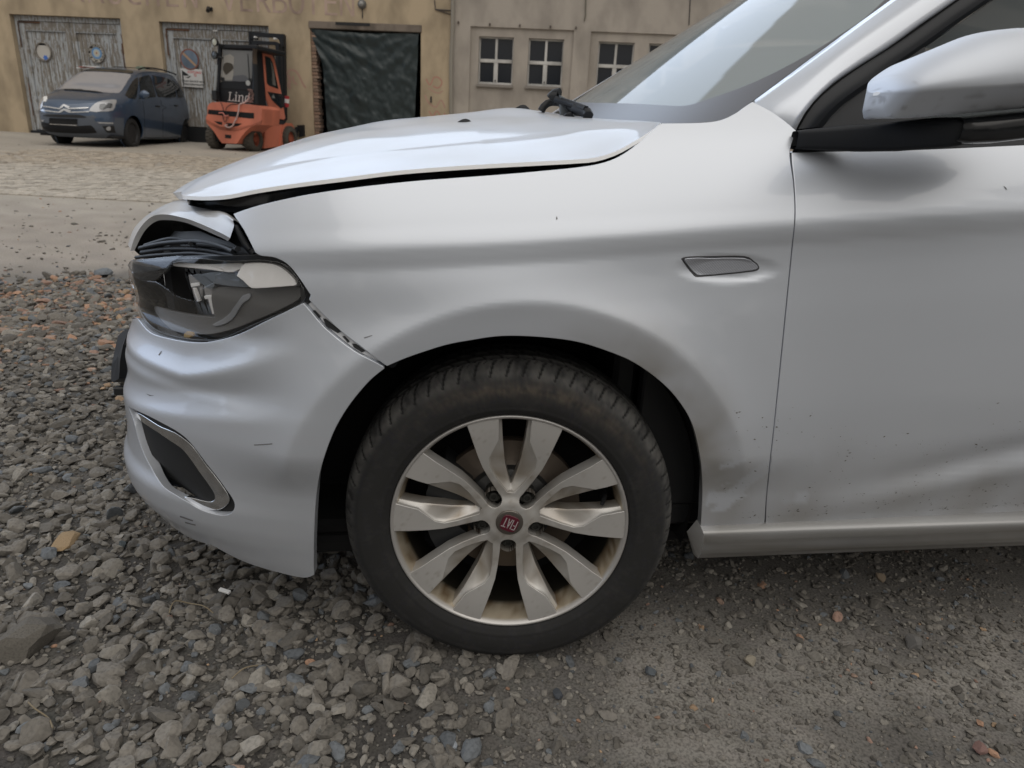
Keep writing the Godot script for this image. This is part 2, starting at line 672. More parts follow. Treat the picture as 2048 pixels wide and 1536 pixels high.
func make_ground() -> void:
	for y in [283, 300, 320, 345, 396, 470, 545, 600, 700, 800]:
		rows_at[y] = on_ground(130, y).z
	var xs := PackedFloat32Array()
	var zs := PackedFloat32Array()
	var x := 0.0
	while x < 90.0:
		xs.append(x)
		x += maxf(0.022, (absf(x) - 1.4) * 0.06)
	var n0 := xs.size()
	for i in range(1, n0):
		xs.append(-xs[i])
	xs.sort()
	var z := 1.1
	while z > -60.0:
		zs.append(z)
		z -= maxf(0.02, (absf(z - 0.6) - 1.4) * 0.035)
	z = 1.1
	while z < 60.0:
		z += maxf(0.03, (z - 0.6) * 0.08)
		zs.append(z)
	zs.sort()
	var m := MB.new()
	var pts := []
	for j in zs.size():
		var r := []
		for i in xs.size():
			var p := Vector3(xs[i], 0, zs[j])
			p.y = ground_height(p.x, p.z)
			if absf(p.x) < 4.5 and p.z > -5.0 and p.z < 3.0:
				p.y += ground_bumps(p.x, p.z)
			r.append(p)
		pts.append(r)
	var nor := []
	for j in zs.size():
		var r := []
		for i in xs.size():
			var du: Vector3 = pts[j][mini(i + 1, xs.size() - 1)] - pts[j][maxi(i - 1, 0)]
			var dv: Vector3 = pts[mini(j + 1, zs.size() - 1)][i] - pts[maxi(j - 1, 0)][i]
			r.append(dv.cross(du).normalized())
		nor.append(r)
	var tones := []
	for j in zs.size():
		var r := []
		for i in xs.size():
			r.append(ground_tone(xs[i], zs[j]))
		tones.append(r)
	for j in zs.size() - 1:
		for i in xs.size() - 1:
			m.tri(pts[j][i], pts[j][i + 1], pts[j + 1][i + 1], nor[j][i], nor[j][i + 1], nor[j + 1][i + 1], Vector2(), Vector2(), Vector2(), tones[j][i], tones[j][i + 1], tones[j + 1][i + 1])
			m.tri(pts[j][i], pts[j + 1][i + 1], pts[j + 1][i], nor[j][i], nor[j + 1][i + 1], nor[j + 1][i], Vector2(), Vector2(), Vector2(), tones[j][i], tones[j + 1][i + 1], tones[j + 1][i])
	var g := vmat(0.95)
	g.albedo_texture = grain(3, 0.10, 512, 512, 0.84, 1.1, 1, 1, 6)
	g.uv1_triplanar = true
	g.uv1_world_triplanar = true
	g.uv1_scale = Vector3(2.3, 2.3, 2.3)
	g.heightmap_enabled = true
	g.heightmap_texture = grain(8, 0.16, 512, 512, 0.0, 1.0, 1, 1, 6)
	g.heightmap_scale = 0.1
	g.detail_enabled = true
	g.detail_blend_mode = BaseMaterial3D.BLEND_MODE_MUL
	g.detail_albedo = g.albedo_texture
	M.ground = g
	structure(done(m, "ground", g, self, true), "yard ground of packed dirt, dusty in the middle and stony in front")

func ground_bumps(x: float, z: float) -> float:
	return 0.008 * noise.get_noise_2d(x * 2.2, z * 2.2) + 0.004 * noise.get_noise_2d(x * 9.0 + 40.0, z * 9.0) - 0.004

func ground_tone(x: float, z: float) -> Color:
	var w := z + 0.35 * noise.get_noise_2d(x * 0.6, z * 0.6) * clampf(-z * 0.3, 0.1, 1.5)
	var near := lin_mix(Color(0.145, 0.137, 0.127), Color(0.25, 0.236, 0.216), ramp(-0.1, 0.5, noise.get_noise_2d(x * 1.3 + 9, z * 1.3) + 0.25 * noise.get_noise_2d(x * 7, z * 7)))
	var cg := clampf(coarse_here(x, z), 0, 1) * ramp(-5.2, -3.9, x) * ramp(2.4, 1.6, z) * ramp(-2.4, -1.6, z)
	near = near * (1.0 - 0.55 * cg)
	var dirt := Color(0.37, 0.335, 0.298)
	var pale := Color(0.46, 0.43, 0.385)
	var brown := Color(0.41, 0.37, 0.318)
	var c := near
	c = c.lerp(dirt, ramp(rows_at[545] + 0.4, rows_at[545] - 0.4, w))
	c = c.lerp(pale, ramp(rows_at[470], rows_at[396], w) * 0.8)
	c = c.lerp(brown, ramp(rows_at[345] + 0.6, rows_at[345] - 0.8, w) * 0.9)
	c = c.lerp(pale, ramp(rows_at[300], rows_at[283], w) * 0.6)
	var k := 1.0 + 0.22 * noise.get_noise_2d(x * 3.0, z * 3.0 + 50.0)
	return Color(c.r * k, c.g * k, c.b * k)

func lin_mix(a: Color, b: Color, t: float) -> Color:
	return a.lerp(b, clampf(t, 0, 1))
# ---------------------------------------------------------------- the silver car
var CAR := Transform3D(Basis(Vector3.UP, deg_to_rad(9.0)), Vector3.ZERO)
var plan_x := PackedFloat32Array()
var plan_z := PackedFloat32Array()
var plan_nx := PackedFloat32Array()
var plan_nz := PackedFloat32Array()
var plan_len := 0.0
var side_prof: Profile
var front_prof: Profile

func shape_plan() -> void:
	var k := v2s([1.7, -0.004, 1.2, 0.004, 0.8, 0.008, 0.4, 0.01, 0.1, 0.008, -0.15, 0.0, -0.35, -0.018, -0.52, -0.06, -0.66, -0.13, -0.765, -0.225, -0.835, -0.345, -0.875, -0.49, -0.897, -0.68, -0.903, -0.885, -0.897, -1.09])
	var fine := smooth2(k, 60)
	var L := PackedFloat32Array([0.0])
	for i in range(1, fine.size()):
		L.append(L[i - 1] + fine[i].distance_to(fine[i - 1]))
	plan_len = L[L.size() - 1]
	var i := 0
	for j in 801:
		var s := plan_len * j / 800.0
		while i < L.size() - 2 and L[i + 1] < s:
			i += 1
		var p := fine[i].lerp(fine[i + 1], (s - L[i]) / (L[i + 1] - L[i]))
		plan_x.append(p.x)
		plan_z.append(p.y)
	for j in 801:
		var a := maxi(j - 6, 0)
		var b := mini(j + 6, 800)
		var d := Vector2(plan_x[b] - plan_x[a], plan_z[b] - plan_z[a]).normalized()
		plan_nx.append(d.y)
		plan_nz.append(-d.x)
	side_prof = Profile.new([0.1, 0.2, 0.30, 0.36, 0.42, 0.52, 0.62, 0.70, 0.76, 0.80, 0.826, 0.850, 0.862, 0.90, 0.95, 1.0, 1.05, 1.1, 1.15], [0.045, 0.03, 0.016, 0.010, 0.004, 0.0, 0.001, 0.0025, 0.0055, 0.0072, 0.0066, 0.002, 0.0006, 0.012, 0.034, 0.066, 0.115, 0.175, 0.26])
	front_prof = Profile.new([0.12, 0.16, 0.19, 0.22, 0.25, 0.28, 0.31, 0.35, 0.40, 0.45, 0.50, 0.535, 0.56, 0.60, 0.645, 0.67, 0.70, 0.76, 0.82, 0.90, 1.0], [0.13, 0.085, 0.058, 0.040, 0.022, 0.012, 0.010, 0.022, 0.026, 0.026, 0.030, 0.034, 0.044, 0.050, 0.058, 0.066, 0.062, 0.064, 0.09, 0.15, 0.24])

func body(s: float, y: float) -> Vector3:
	var f := clampf(s / plan_len, 0.0, 1.0) * 800.0
	var i := mini(int(f), 799)
	var t := f - i
	var x := lerpf(plan_x[i], plan_x[i + 1], t)
	var z := lerpf(plan_z[i], plan_z[i + 1], t)
	var nx := lerpf(plan_nx[i], plan_nx[i + 1], t)
	var nz := lerpf(plan_nz[i], plan_nz[i + 1], t)
	var w := ramp(0.05, 0.75, -nx)
	var v := y - 0.085 * x
	var d := (side_prof.at(v) - 0.0055 * exp(-pow((v - 0.80) / 0.04, 2.0)) * ramp(0.40, -0.2, x)) * (1.0 - w) + front_prof.at(y) * w
	# flared wheel arch
	var q := Vector2(x, y - 0.312)
	var r := q.length()
	if r < 0.75:
		var a := q.angle()
		var low := ramp(0.05, 0.16, q.y)
		var edge := 0.452 + 0.018 * cos(a)
		var off := r - edge
		var soft := 0.5 * (off + sqrt(off * off + 0.000036))      # rounded kink
		var bulge := 0.034 * exp(-soft / 0.085) - 0.15 * (soft - off)
		d -= bulge * low * ramp(0.75, 0.58, r)
	# two shelves across the bumper
	if x < -0.34 and y < 0.75:
		var k2 := ramp(-0.35, -0.52, x)
		var c1 := 0.575 + 0.5 * pow(maxf(0.0, x + 0.64), 1.25)
		var c2 := 0.476 + 0.17 * (x + 0.756)
		var q1 := (y - c1) / 0.045
		var t1 := clampf(0.5 * (q1 + sqrt(q1 * q1 + 0.02)) - 0.02, 0.0, 1.0)
		var q2 := (y - c2) / 0.048
		var t2 := clampf(0.5 * (q2 + sqrt(q2 * q2 + 0.02)) - 0.02, 0.0, 1.0)
		d += k2 * 0.0105 * (1.0 - (1.0 - t2) * (1.0 - t2)) * (1.0 - ramp(c2 + 0.04, c1, y))
		d += k2 * 0.0105 * (1.0 - (1.0 - t1) * (1.0 - t1)) * (1.0 - ramp(0.67, 0.73, y))
	# waist of the lower door
	if x > 0.55:
		var line := 0.345 + 0.10 * ramp(0.6, 1.25, x)
		var k := ramp(0.55, 0.95, x)
		d += 0.007 * k * exp(-pow((y - line - 0.03) / 0.03, 2.0)) - 0.006 * k * exp(-pow((y - line + 0.02) / 0.03, 2.0))
	# scoop round the side repeater
	var e := Vector2((x - 0.366) / 0.085, (y - 0.827) / 0.021)
	d += 0.004 * (1.0 - ramp(0.7, 1.3, e.length()))
	return Vector3(x - nx * d, y, z - nz * d)

func body_in(depth: float) -> Callable:
	return func(s: float, y: float) -> Vector3:
		var p := body(s, y)
		return p - normal_at(body, s, y, BODY_SIGN) * depth
const BODY_SIGN := -1.0

func car_at(px: float, py: float, depth: float) -> Vector3:
	return on_plane(px, py, CAR, depth)

func paint(p: Vector3, g: Vector3) -> Color:
	var c := Color(0.63, 0.668, 0.735)
	# road dust: low on the doors, behind the wheel
	var low := ramp(0.52, 0.22, p.y + 0.05 * noise.get_noise_2d(p.x * 4, p.y * 6)) * ramp(0.1, 0.45, p.x)
	var r := Vector2(p.x, p.y - 0.312).length()
	var ring := ramp(0.52, 0.40, r) * ramp(0.0, 0.3, p.x) * ramp(0.25, 0.5, p.y)
	var k := clampf(low * (0.48 + 0.35 * noise.get_noise_3d(p.x * 7, p.y * 3, 5)) + ring * (0.5 + 0.5 * noise.get_noise_3d(p.x * 8, p.y * 8, 2)), 0.0, 0.75)
	k += 0.10 * ramp(0.55, 0.2, p.y) * ramp(0.0, -0.3, p.x)
	# streaks that someone wiped clean
	if p.x > 0.40 and p.x < 0.62 and p.y < 0.47 and p.y > 0.33:
		k *= 1.0 - 0.9 * ramp(0.02, 0.12, noise.get_noise_3d(p.x * 10.0 - p.y * 9.0, p.y * 6.0, 21.0))
	return c.lerp(Color(0.27, 0.245, 0.205), clampf(k, 0, 0.8))

func ppx(a: Array, per := 4) -> PackedVector2Array:
	return smooth2(v2s(a), per)

func fit(a: PackedVector2Array, surf: Callable, s0 := 0.0, s1 := 2.73, y0 := 0.12, y1 := 1.16) -> PackedVector2Array:
	return fitted(surf, CAR, a, s0, minf(s1, plan_len), y0, y1)

func joined(a: Array) -> PackedVector2Array:
	var o := PackedVector2Array()
	for b in a:
		for p in b:
			if o.size() == 0 or o[o.size() - 1].distance_to(p) > 0.0005:
				o.append(p)
	if o.size() > 1 and o[0].distance_to(o[o.size() - 1]) < 0.0005:
		o.remove_at(o.size() - 1)
	return o

func make_silver_car() -> void:
	shape_plan()
	var car := thing("parked_car", "silver hatchback with crumpled front, broken headlight and bonnet standing ajar", "car", CAR)
	var arch_r := [1402, 1058, 1404, 1035, 1406, 988, 1404, 935, 1396, 885, 1384, 844, 1365, 810, 1337, 776, 1299, 744, 1259, 719, 1215, 701, 1165, 685, 1112, 676, 1045, 671, 991, 672, 938, 680, 895, 688, 852, 701, 809, 716, 774, 731]
	var gap := [774, 731, 753, 716, 720, 690, 681, 660, 642, 623, 619, 599]
	# front wing
	var wing := joined([
		fit(ppx([467, 428, 520, 411, 600, 393, 680, 380, 760, 370, 840, 362, 920, 356, 1000, 350, 1080, 343, 1150, 336, 1200, 328, 1240, 313, 1280, 285, 1310, 258, 1325, 247]), body),
		fit(ppx([1325, 247, 1400, 246, 1440, 241, 1470, 228, 1490, 214, 1505, 204]), body),
		fit(ppx([1505, 204, 1540, 222, 1570, 243, 1591, 261]), body),
		fit(ppx([1591, 261, 1586, 275, 1579, 300, 1580, 325, 1585, 360, 1588, 400, 1588, 440, 1583, 490, 1578, 540, 1570, 620, 1560, 720, 1548, 840, 1538, 930, 1531, 1000, 1528, 1047]), body),
		fit(ppx([1528, 1047, 1470, 1052, 1402, 1058], 3), body),
		fit(ppx(arch_r), body), fit(ppx(gap), body),
		fit(ppx([619, 599, 622, 590, 617, 582, 597, 552, 575, 527, 550, 514, 522, 510, 511, 504]), body),
		fit(ppx([511, 504, 489, 460, 467, 428], 3), body)])
	done(panel(body, wing, [], 0.007, 0.018, BODY_SIGN, paint), "front_wing", M.silver, car, true)
	# bumper
	var fog := fit(ppx([255, 812, 272, 820, 298, 832, 325, 846, 352, 861, 374, 878, 393, 900, 413, 927, 433, 952, 453, 979, 467, 1000, 470, 1015, 462, 1028, 447, 1032, 425, 1029, 399, 1020, 374, 1005, 349, 990, 328, 976, 313, 956, 301, 935, 289, 912, 277, 881, 266, 840], 3), body)
	var lamp_low := [274, 637, 300, 666, 341, 679, 386, 686, 425, 684, 480, 669, 536, 642, 578, 622, 606, 608]
	var lip := fit(ppx([627, 1150, 604, 1155, 543, 1141, 483, 1121, 422, 1089], 4), body)
	var bumper := joined([
		fit(ppx([606, 608, 620, 624, 647, 655, 681, 684, 714, 707, 750, 726, 768, 736]), body),
		fit(ppx([768, 736, 737, 762, 700, 806, 672, 851, 652, 899, 638, 948, 630, 1004, 627, 1065, 626, 1125, 627, 1150]), body),
		lip, PackedVector2Array([Vector2(2.50, 0.178), Vector2(2.60, 0.172), Vector2(2.72, 0.168), Vector2(2.95, 0.168), Vector2(plan_len - 0.02, 0.175), Vector2(plan_len - 0.02, 0.46), Vector2(2.98, 0.46), Vector2(2.80, 0.55), Vector2(2.78, 0.60)]),
		fit(ppx(lamp_low), body)])
	done(panel(body, bumper, [fog], 0.006, 0.02, BODY_SIGN, paint), "front_bumper", M.silver, car, true)
	# front door
	var door := joined([
		fit(ppx([1584, 306, 1667, 304, 1727, 303, 1850, 300, 2047, 291], 3), body),
		PackedVector2Array([Vector2(0.25, 1.05), Vector2(0.25, 0.298)]),
		fit(ppx([2047, 1040, 1900, 1043, 1700, 1046, 1532, 1050], 3), body),
		fit(ppx([1533, 1050, 1535, 1000, 1542, 930, 1552, 840, 1564.5, 720, 1574.5, 620, 1582.5, 540, 1587.5, 490, 1592.5, 440, 1592.5, 400, 1590, 360, 1586, 325, 1585, 306]), body)])
	done(panel(body, door, [], 0.014, 0.018, BODY_SIGN, paint), "front_door", M.silver, car, true)
	# dark things behind the gaps
	var back := PackedVector2Array([Vector2(0.3, 0.3), Vector2(0.3, 1.0), Vector2(1.25, 1.04), Vector2(2.10, 0.90), Vector2(2.09, 0.70), Vector2(2.04, 0.55), Vector2(2.05, 0.62)])
	for k in 13:
		var a := PI * 0.80 - k * PI * 0.80 / 12.0
		back.append(Vector2(1.7 - 0.41 * cos(a), 0.312 + 0.41 * sin(a)))
	back.append(Vector2(1.26, 0.3))
	done(panel(body_in(0.03), back, [], 0.05, 0.0, BODY_SIGN), "inner_panel", M.black, car)
	make_sill(car)
	make_hood(car)
	make_flap(car)
	make_lamp(car, lamp_low)
	make_fog_recess(car, fog)
	make_repeater(car)
	make_cabin(car)
	make_mirror(car)
	make_far_side(car)
	make_wheel(car)
	make_car_details(car)

func strip3(m: MB, a: PackedVector3Array, b: PackedVector3Array, out: Vector3) -> void:
	loft(m, [a, b], false, out)

func make_sill(car: Node3D) -> void:
	var m := MB.new()
	var prof := v2s([-0.03, 0.297, -0.018, 0.295, -0.006, 0.291, 0.004, 0.284, 0.004, 0.268, -0.004, 0.250, -0.016, 0.224, -0.026, 0.212, -0.040, 0.196, -0.075, 0.190])
	var rows := []
	for x in [0.400, 0.404, 0.44, 0.55, 0.7, 0.9, 1.2, 1.5, 1.7]:
		var r := PackedVector3Array()
		for p in smooth2(prof, 3):
			r.append(Vector3(x + (0.02 * (0.29 - p.y) / 0.1 if x < 0.43 else 0.0), p.y, p.x))
		rows.append(r)
	loft(m, rows, false, Vector3(0, 0, 1), func(p): return paint(p, Vector3.ZERO).lerp(Color(0.17, 0.162, 0.145), 0.62 + 0.4 * noise.get_noise_2d(p.x * 9.0, p.y * 30.0)))
	var r0: PackedVector3Array = rows[0]
	for i in r0.size() - 2:
		m.flat(Vector3(0.395, 0.25, -0.06), r0[i], r0[i + 1], Vector3(-1, 0, 0))
	done(m, "sill", M.silver, car, true)

func hood_row(a: Array, z: Array) -> PackedVector3Array:
	# photo points, each with its own depth in the car
	var o := []
	for i in range(0, a.size(), 2):
		var f := float(i) / (a.size() - 2) * (z.size() - 1)
		var k := mini(int(f), z.size() - 2)
		o.append(car_at(a[i], a[i + 1], lerpf(z[k], z[k + 1], f - k)))
	return spread(smooth3(o, 6), 60)

func make_hood(car: Node3D) -> void:
	var edge := hood_row([365, 391, 408, 393, 456, 390, 518, 378, 599, 366, 695, 354, 790, 342, 886, 334, 982, 328, 1078, 323, 1149, 319, 1192, 315, 1235, 301, 1278, 277, 1307, 258, 1322, 246], [-0.30, -0.19, -0.14, -0.115, -0.10, -0.095, -0.10])
	var c1 := hood_row([363, 388, 400, 378, 456, 362, 551, 340, 647, 323, 743, 311, 838, 302, 934, 293, 1040, 284, 1140, 272, 1210, 259, 1300, 243], [-0.33, -0.30, -0.28, -0.27, -0.26, -0.26, -0.22])
	var c2 := hood_row([363, 384, 400, 360, 460, 335, 530, 309, 599, 289, 695, 268, 790, 258, 886, 247, 960, 241, 1050, 236, 1120, 233, 1180, 235.5], [-0.42, -0.48, -0.50, -0.52, -0.54, -0.55])
	var rg := hood_row([364, 381, 390, 364, 417, 350, 479, 323.5, 551, 297, 623, 273, 695, 256.5, 766, 242, 838, 235, 934, 225.5, 982, 219, 1020, 216, 1044, 222], [-0.62, -0.75, -0.83, -0.87, -0.88, -0.885])
	var rows := []
	var ks := [edge, c1, c2, rg]
	var crease := func(a: PackedVector3Array, b: PackedVector3Array, c: PackedVector3Array, d: PackedVector3Array, t: float) -> PackedVector3Array:
		var o := PackedVector3Array()
		for i in a.size():
			var p := b[i].cubic_interpolate(c[i], a[i], d[i], t)
			o.append(p)
		return o
	var mir := func(r: PackedVector3Array, dz: float) -> PackedVector3Array:
		var o := PackedVector3Array()
		for p in r:
			o.append(Vector3(p.x, p.y - dz, -1.77 - p.z))
		return o
	var all := [edge, c1, c2, rg, mir.call(c2, 0.01), mir.call(c1, 0.01), mir.call(edge, 0.01)]
	for i in all.size() - 1:
		for k in 8:
			rows.append(crease.call(all[maxi(i - 1, 0)], all[i], all[i + 1], all[mini(i + 2, all.size() - 1)], k / 8.0))
	rows.append(all[all.size() - 1])
	# shallow ridges along the two pressed creases
	for q in [[8, 0.0016], [16, 0.0014], [32, 0.0014], [40, 0.0016]]:
		for i in rows[q[0]].size():
			var f := ramp(0, 6, i) * ramp(59, 46, i)
			rows[q[0]][i].y += q[1] * f
	var m := MB.new()
	loft(m, rows, false, Vector3(0, 1, 0.2), func(p): return Color(0.63, 0.668, 0.735).lerp(Color(0.42, 0.40, 0.36), clampf(0.25 + 0.4 * noise.get_noise_2d(p.x * 3, p.z * 3), 0, 0.5)))
	# folded rim and the black-lacquered underside
	var rim := MB.new()
	var inner := PackedVector3Array()
	var low := PackedVector3Array()
	for i in edge.size():
		low.append(edge[i] + Vector3(0.0, -0.007, 0.001))
		inner.append(edge[i] + Vector3(0.0, -0.016, -0.045))
	strip3(m, edge, low, Vector3(0, 0, 1))
	var front := PackedVector3Array()
	var front2 := PackedVector3Array()
	for r in rows:
		front.append(r[0])
		front2.append(r[0] + Vector3(0.012, -0.014, 0))
	strip3(m, front, front2, Vector3(-1, 0, 0.3))
	var o := done(m, "bonnet", M.dusty, car, true)
	strip3(rim, low, inner, Vector3(0, -1, 0.4))
	var under := []
	for r in rows:
		var u := PackedVector3Array()
		for i in range(0, 60, 6):
			u.append(r[i] + Vector3(0.01, -0.018 - 0.02 * ramp(0, 12, i), 0))
		under.append(u)
	loft(rim, under, false, Vector3(0, -1, 0))
	# wavy inner frame hanging below the edge
	var a := PackedVector3Array()
	var b := PackedVector3Array()
	for i in 60:
		var t := i / 59.0
		var sag := 0.030 + 0.012 * sin(t * 26.0) * ramp(0.1, 0.3, t) + 0.012 * noise.get_noise_1d(t * 9.0)
		a.append(edge[i] + Vector3(0, -0.012, -0.03))
		b.append(edge[i] + Vector3(0, -sag * ramp(0.0, 0.12, t) * ramp(1.0, 0.8, t) - 0.012, -0.036))
	strip3(rim, a, b, Vector3(0, 0, 1))
	done(rim, "bonnet_underside", M.black_gloss, o)
	# washer jets
	for q in [[931, 245, -0.52], [1046, 216, -0.80]]:
		var p := car_at(q[0], q[1], q[2])
		var w := MB.new()
		var rs := []
		for k in 7:
			var t := k / 6.0
			var rr := PackedVector3Array()
			for j in 10:
				var an := TAU * j / 10
				var g := sin(PI * clampf(t * 0.9 + 0.1, 0, 1)) * (0.6 + 0.4 * t)
				rr.append(p + Vector3((t - 0.5) * 0.045, -0.006 + maxf(-0.004, sin(an)) * 0.019 * g, cos(an) * 0.012 * g))
			rs.append(rr)
		loft(w, rs, true, p)
		done(w, "washer_jet", M.plastic, o)

func make_flap(car: Node3D) -> void:
	# crushed end of the bonnet front that stands up above the headlight
	var rows := []
	var rim_in := [[456, 482, -0.15], [440, 474, -0.18], [404, 458, -0.25], [377, 447, -0.30], [356, 442, -0.34], [336, 440, -0.37], [317, 441, -0.40], [302, 449, -0.42], [288, 464, -0.44], [277, 484, -0.455], [269, 501, -0.46]]
	var rim_out := [[460, 476, -0.135], [442, 466, -0.165], [407, 450, -0.235], [379, 439, -0.285], [356, 433, -0.325], [334, 429, -0.36], [312, 430, -0.395], [295, 439, -0.42], [280, 456, -0.44], [268, 478, -0.455], [261, 502, -0.46]]
	var ridge := [[468, 452, -0.14], [450, 441, -0.18], [418, 428, -0.25], [392, 420, -0.31], [370, 417, -0.36], [344, 418, -0.40], [318, 424, -0.44], [298, 434, -0.465], [281, 450, -0.485], [268, 470, -0.50], [260, 496, -0.50]]
	var top := [[471, 441, -0.16], [455, 427, -0.22], [432, 419, -0.30], [408, 409, -0.38], [384, 400, -0.46], [356, 402, -0.52], [330, 413, -0.56], [306, 427, -0.58], [287, 442, -0.60], [271, 460, -0.61], [261, 490, -0.60]]
	for src in [rim_in, rim_out, ridge, top]:
		var o := []
		for q in src:
			o.append(car_at(q[0], q[1], q[2]))
		rows.append(spread(smooth3(o, 5), 40))
	var far := PackedVector3Array()
	for p in rows[3]:
		far.append(p + Vector3(0.02, -0.05, -0.12))
	var m := MB.new()
	var tone := func(p): return Color(0.56, 0.57, 0.59).lerp(Color(0.40, 0.38, 0.35), clampf(0.3 + 0.5 * noise.get_noise_3d(p.x * 8, p.y * 8, p.z * 8), 0, 0.5))
	loft(m, [rows[0], rows[1]], false, Vector3(0, -0.6, 1), tone)
	var fine := []
	for i in 3:
		var a: PackedVector3Array = [rows[1], rows[2], rows[3]][i]
		var b: PackedVector3Array = [rows[2], rows[3], far][i]
		for k in 5:
			var r := PackedVector3Array()
			for j in 40:
				var p0: Vector3 = ([rows[1], rows[1], rows[2]][i] as PackedVector3Array)[j]
				var p3: Vector3 = ([rows[3], far, far][i] as PackedVector3Array)[j]
				r.append(a[j].cubic_interpolate(b[j], p0, p3, k / 5.0))
			fine.append(r)
	fine.append(far)
	loft(m, fine, false, Vector3(-0.3, 1, 0.5), tone)
	var ends := [fine[0][0], fine[5][0], fine[10][0], fine[15][0]]
	var o := done(m, "bonnet_corner", M.dusty, car, true)
	o.set_meta("label", "torn silver corner standing open above the headlight")
	# hollow underneath
	var u := MB.new()
	var deep := []
	for k in 4:
		var r := PackedVector3Array()
		for j in 40:
			r.append((rows[0][j] as Vector3).lerp(far[j] + Vector3(0.0, -0.03, 0.0), k / 3.0) + Vector3(0.0, -0.004 * k, 0))
		deep.append(r)
	loft(u, deep, false, Vector3(0, -1, 1))
	done(u, "corner_lining", M.liner, o)

func make_lamp(car: Node3D, lamp_low: Array) -> void:
	var lamp := Node3D.new()
	lamp.name = "headlight"
	car.add_child(lamp)
	lamp.set_meta("label", "headlight with a large hole broken in its clear cover")
	var lens_out := ppx([258, 524, 257, 545, 261, 570, 267, 602, 275, 629, 289, 648, 308, 663, 338, 673, 377, 680, 416, 681, 445, 675, 494, 657, 533, 640, 572, 623, 600, 607, 608, 596, 607, 582, 594, 558, 580, 540, 563, 528, 540, 523, 513, 521, 468, 523, 430, 521, 400, 517, 357, 517, 310, 521, 270, 524], 3)
	var lens := fit(lens_out, body, 1.9, 2.74, 0.5, 0.9)
	var hole := fit(ppx([294, 563, 310, 560, 330, 543, 345, 527, 365, 524, 400, 528, 440, 536, 446, 545, 430, 552, 428, 566, 404, 579, 402, 594, 395, 603, 373, 600, 350, 592, 335, 580, 312, 565], 2), body, 1.9, 2.74, 0.5, 0.9)
	var g := glass(0.07, Color(0.4, 0.4, 0.4), 0.04)
	done(panel(body, lens, [hole], 0.015, 0.004, BODY_SIGN), "lens", g, lamp)
	# black seal all round
	var seal := fit(ppx([256, 520, 255, 545, 259, 572, 265, 604, 272, 632, 286, 654, 306, 671, 338, 681, 380, 687, 420, 687, 452, 680, 500, 663, 540, 645, 578, 627, 610, 610, 620, 598, 618, 584, 600, 556, 580, 532, 552, 516, 522, 511, 468, 512, 400, 511, 340, 512, 270, 518], 3), body, 1.85, 2.74, 0.5, 0.92)
	done(panel(body_in(0.008), seal, [lens], 0.02, 0.06, BODY_SIGN), "seal", M.black_gloss, lamp)
	# dark inside
	var big := Geometry2D.offset_polygon(seal, 0.005)
	done(panel(body_in(0.085), big[0], [], 0.03, 0.0, BODY_SIGN), "housing", mat(lin(0.06, 0.064, 0.07), 0.45), lamp)
	var bits := [
		["light_guide", "guide", 0.014, [474, 551, 480, 540, 490, 528, 520, 527, 545, 530, 563, 538, 580, 552, 592, 568, 575, 571, 550, 573, 520, 575, 503, 575, 494, 568, 486, 560]],
		["light_guide", "guide", 0.024, [346, 530, 352, 526, 400, 529, 440, 529, 474, 527, 488, 530, 470, 541, 455, 543, 420, 538, 380, 534]],
		["bezel", "lamp_grey", 0.034, [384, 551, 402, 549, 428, 569, 420, 576, 412, 574]],
		["bezel", "lamp_grey", 0.030, [404, 548, 440, 544, 470, 546, 486, 560, 498, 573, 470, 572, 450, 570, 428, 566]],
		["bezel", "lamp_dark", 0.040, [425, 576, 470, 574, 500, 578, 590, 572, 600, 585, 596, 598, 560, 618, 520, 636, 480, 652, 440, 664, 400, 668, 340, 660, 312, 646, 302, 628, 306, 614, 316, 614, 340, 622, 390, 632, 430, 636]],
		["fly_eye_strip", "lamp_mesh", 0.036, [478, 602, 486, 592, 500, 589, 496, 598, 484, 606, 474, 622, 462, 640, 440, 650, 425, 650, 445, 640, 460, 628]]]
	M.guide = mat(lin(0.92, 0.91, 0.90), 0.5)
	M.lamp_grey = mat(lin(0.14, 0.16, 0.185), 0.3)
	M.lamp_dark = mat(lin(0.16, 0.158, 0.155), 0.5)
	M.lamp_mesh = mat(lin(0.30, 0.31, 0.33), 0.35)
	for b in bits:
		var surf := body_in(b[2])
		var pl := fit(ppx(b[3], 2), surf, 1.85, 2.74, 0.5, 0.92)
		done(panel(surf, pl, [], 0.02, 0.01, BODY_SIGN), b[0], M[b[1]], lamp)
	# bright reflector blades
	for q in [[[377, 550, 388, 552, 402, 560, 404, 590, 398, 604, 390, 598, 384, 578], 0.048], [[408, 572, 426, 576, 432, 590, 430, 622, 424, 628, 417, 605, 410, 588], 0.045]]:
		var surf := body_in(q[1])
		var pl := fit(ppx(q[0], 2), surf, 1.85, 2.74, 0.5, 0.92)
		done(panel(surf, pl, [], 0.02, 0.012, BODY_SIGN), "reflector", mat(lin(0.62, 0.62, 0.63), 0.2, 0.6), lamp)
	for q in [[416, 596, 421, 597, 431, 624, 425, 628], [408, 594, 424, 592, 424, 596, 410, 598], [381, 568, 398, 566, 399, 570, 382, 573], [386, 576, 389, 576, 399, 602, 395, 603]]:
		done(panel(body_in(0.041), fit(PackedVector2Array(v2s(q)), body_in(0.041), 1.85, 2.74, 0.5, 0.92), [], 0.02, 0.004, BODY_SIGN), "reflector", M.guide, lamp)
	for q in [[327, 540, 332, 571], [376, 536, 381, 552], [415, 603, 424, 622], [383, 570, 397, 603]]:
		var m := MB.new()
		var a: Vector3 = car_at(q[0], q[1], -0.36)
		var b: Vector3 = car_at(q[2], q[3], -0.35)
		tube(m, PackedVector3Array([a, b]), 0.0026, 6)
		done(m, "metal_clip", M.chrome, lamp)
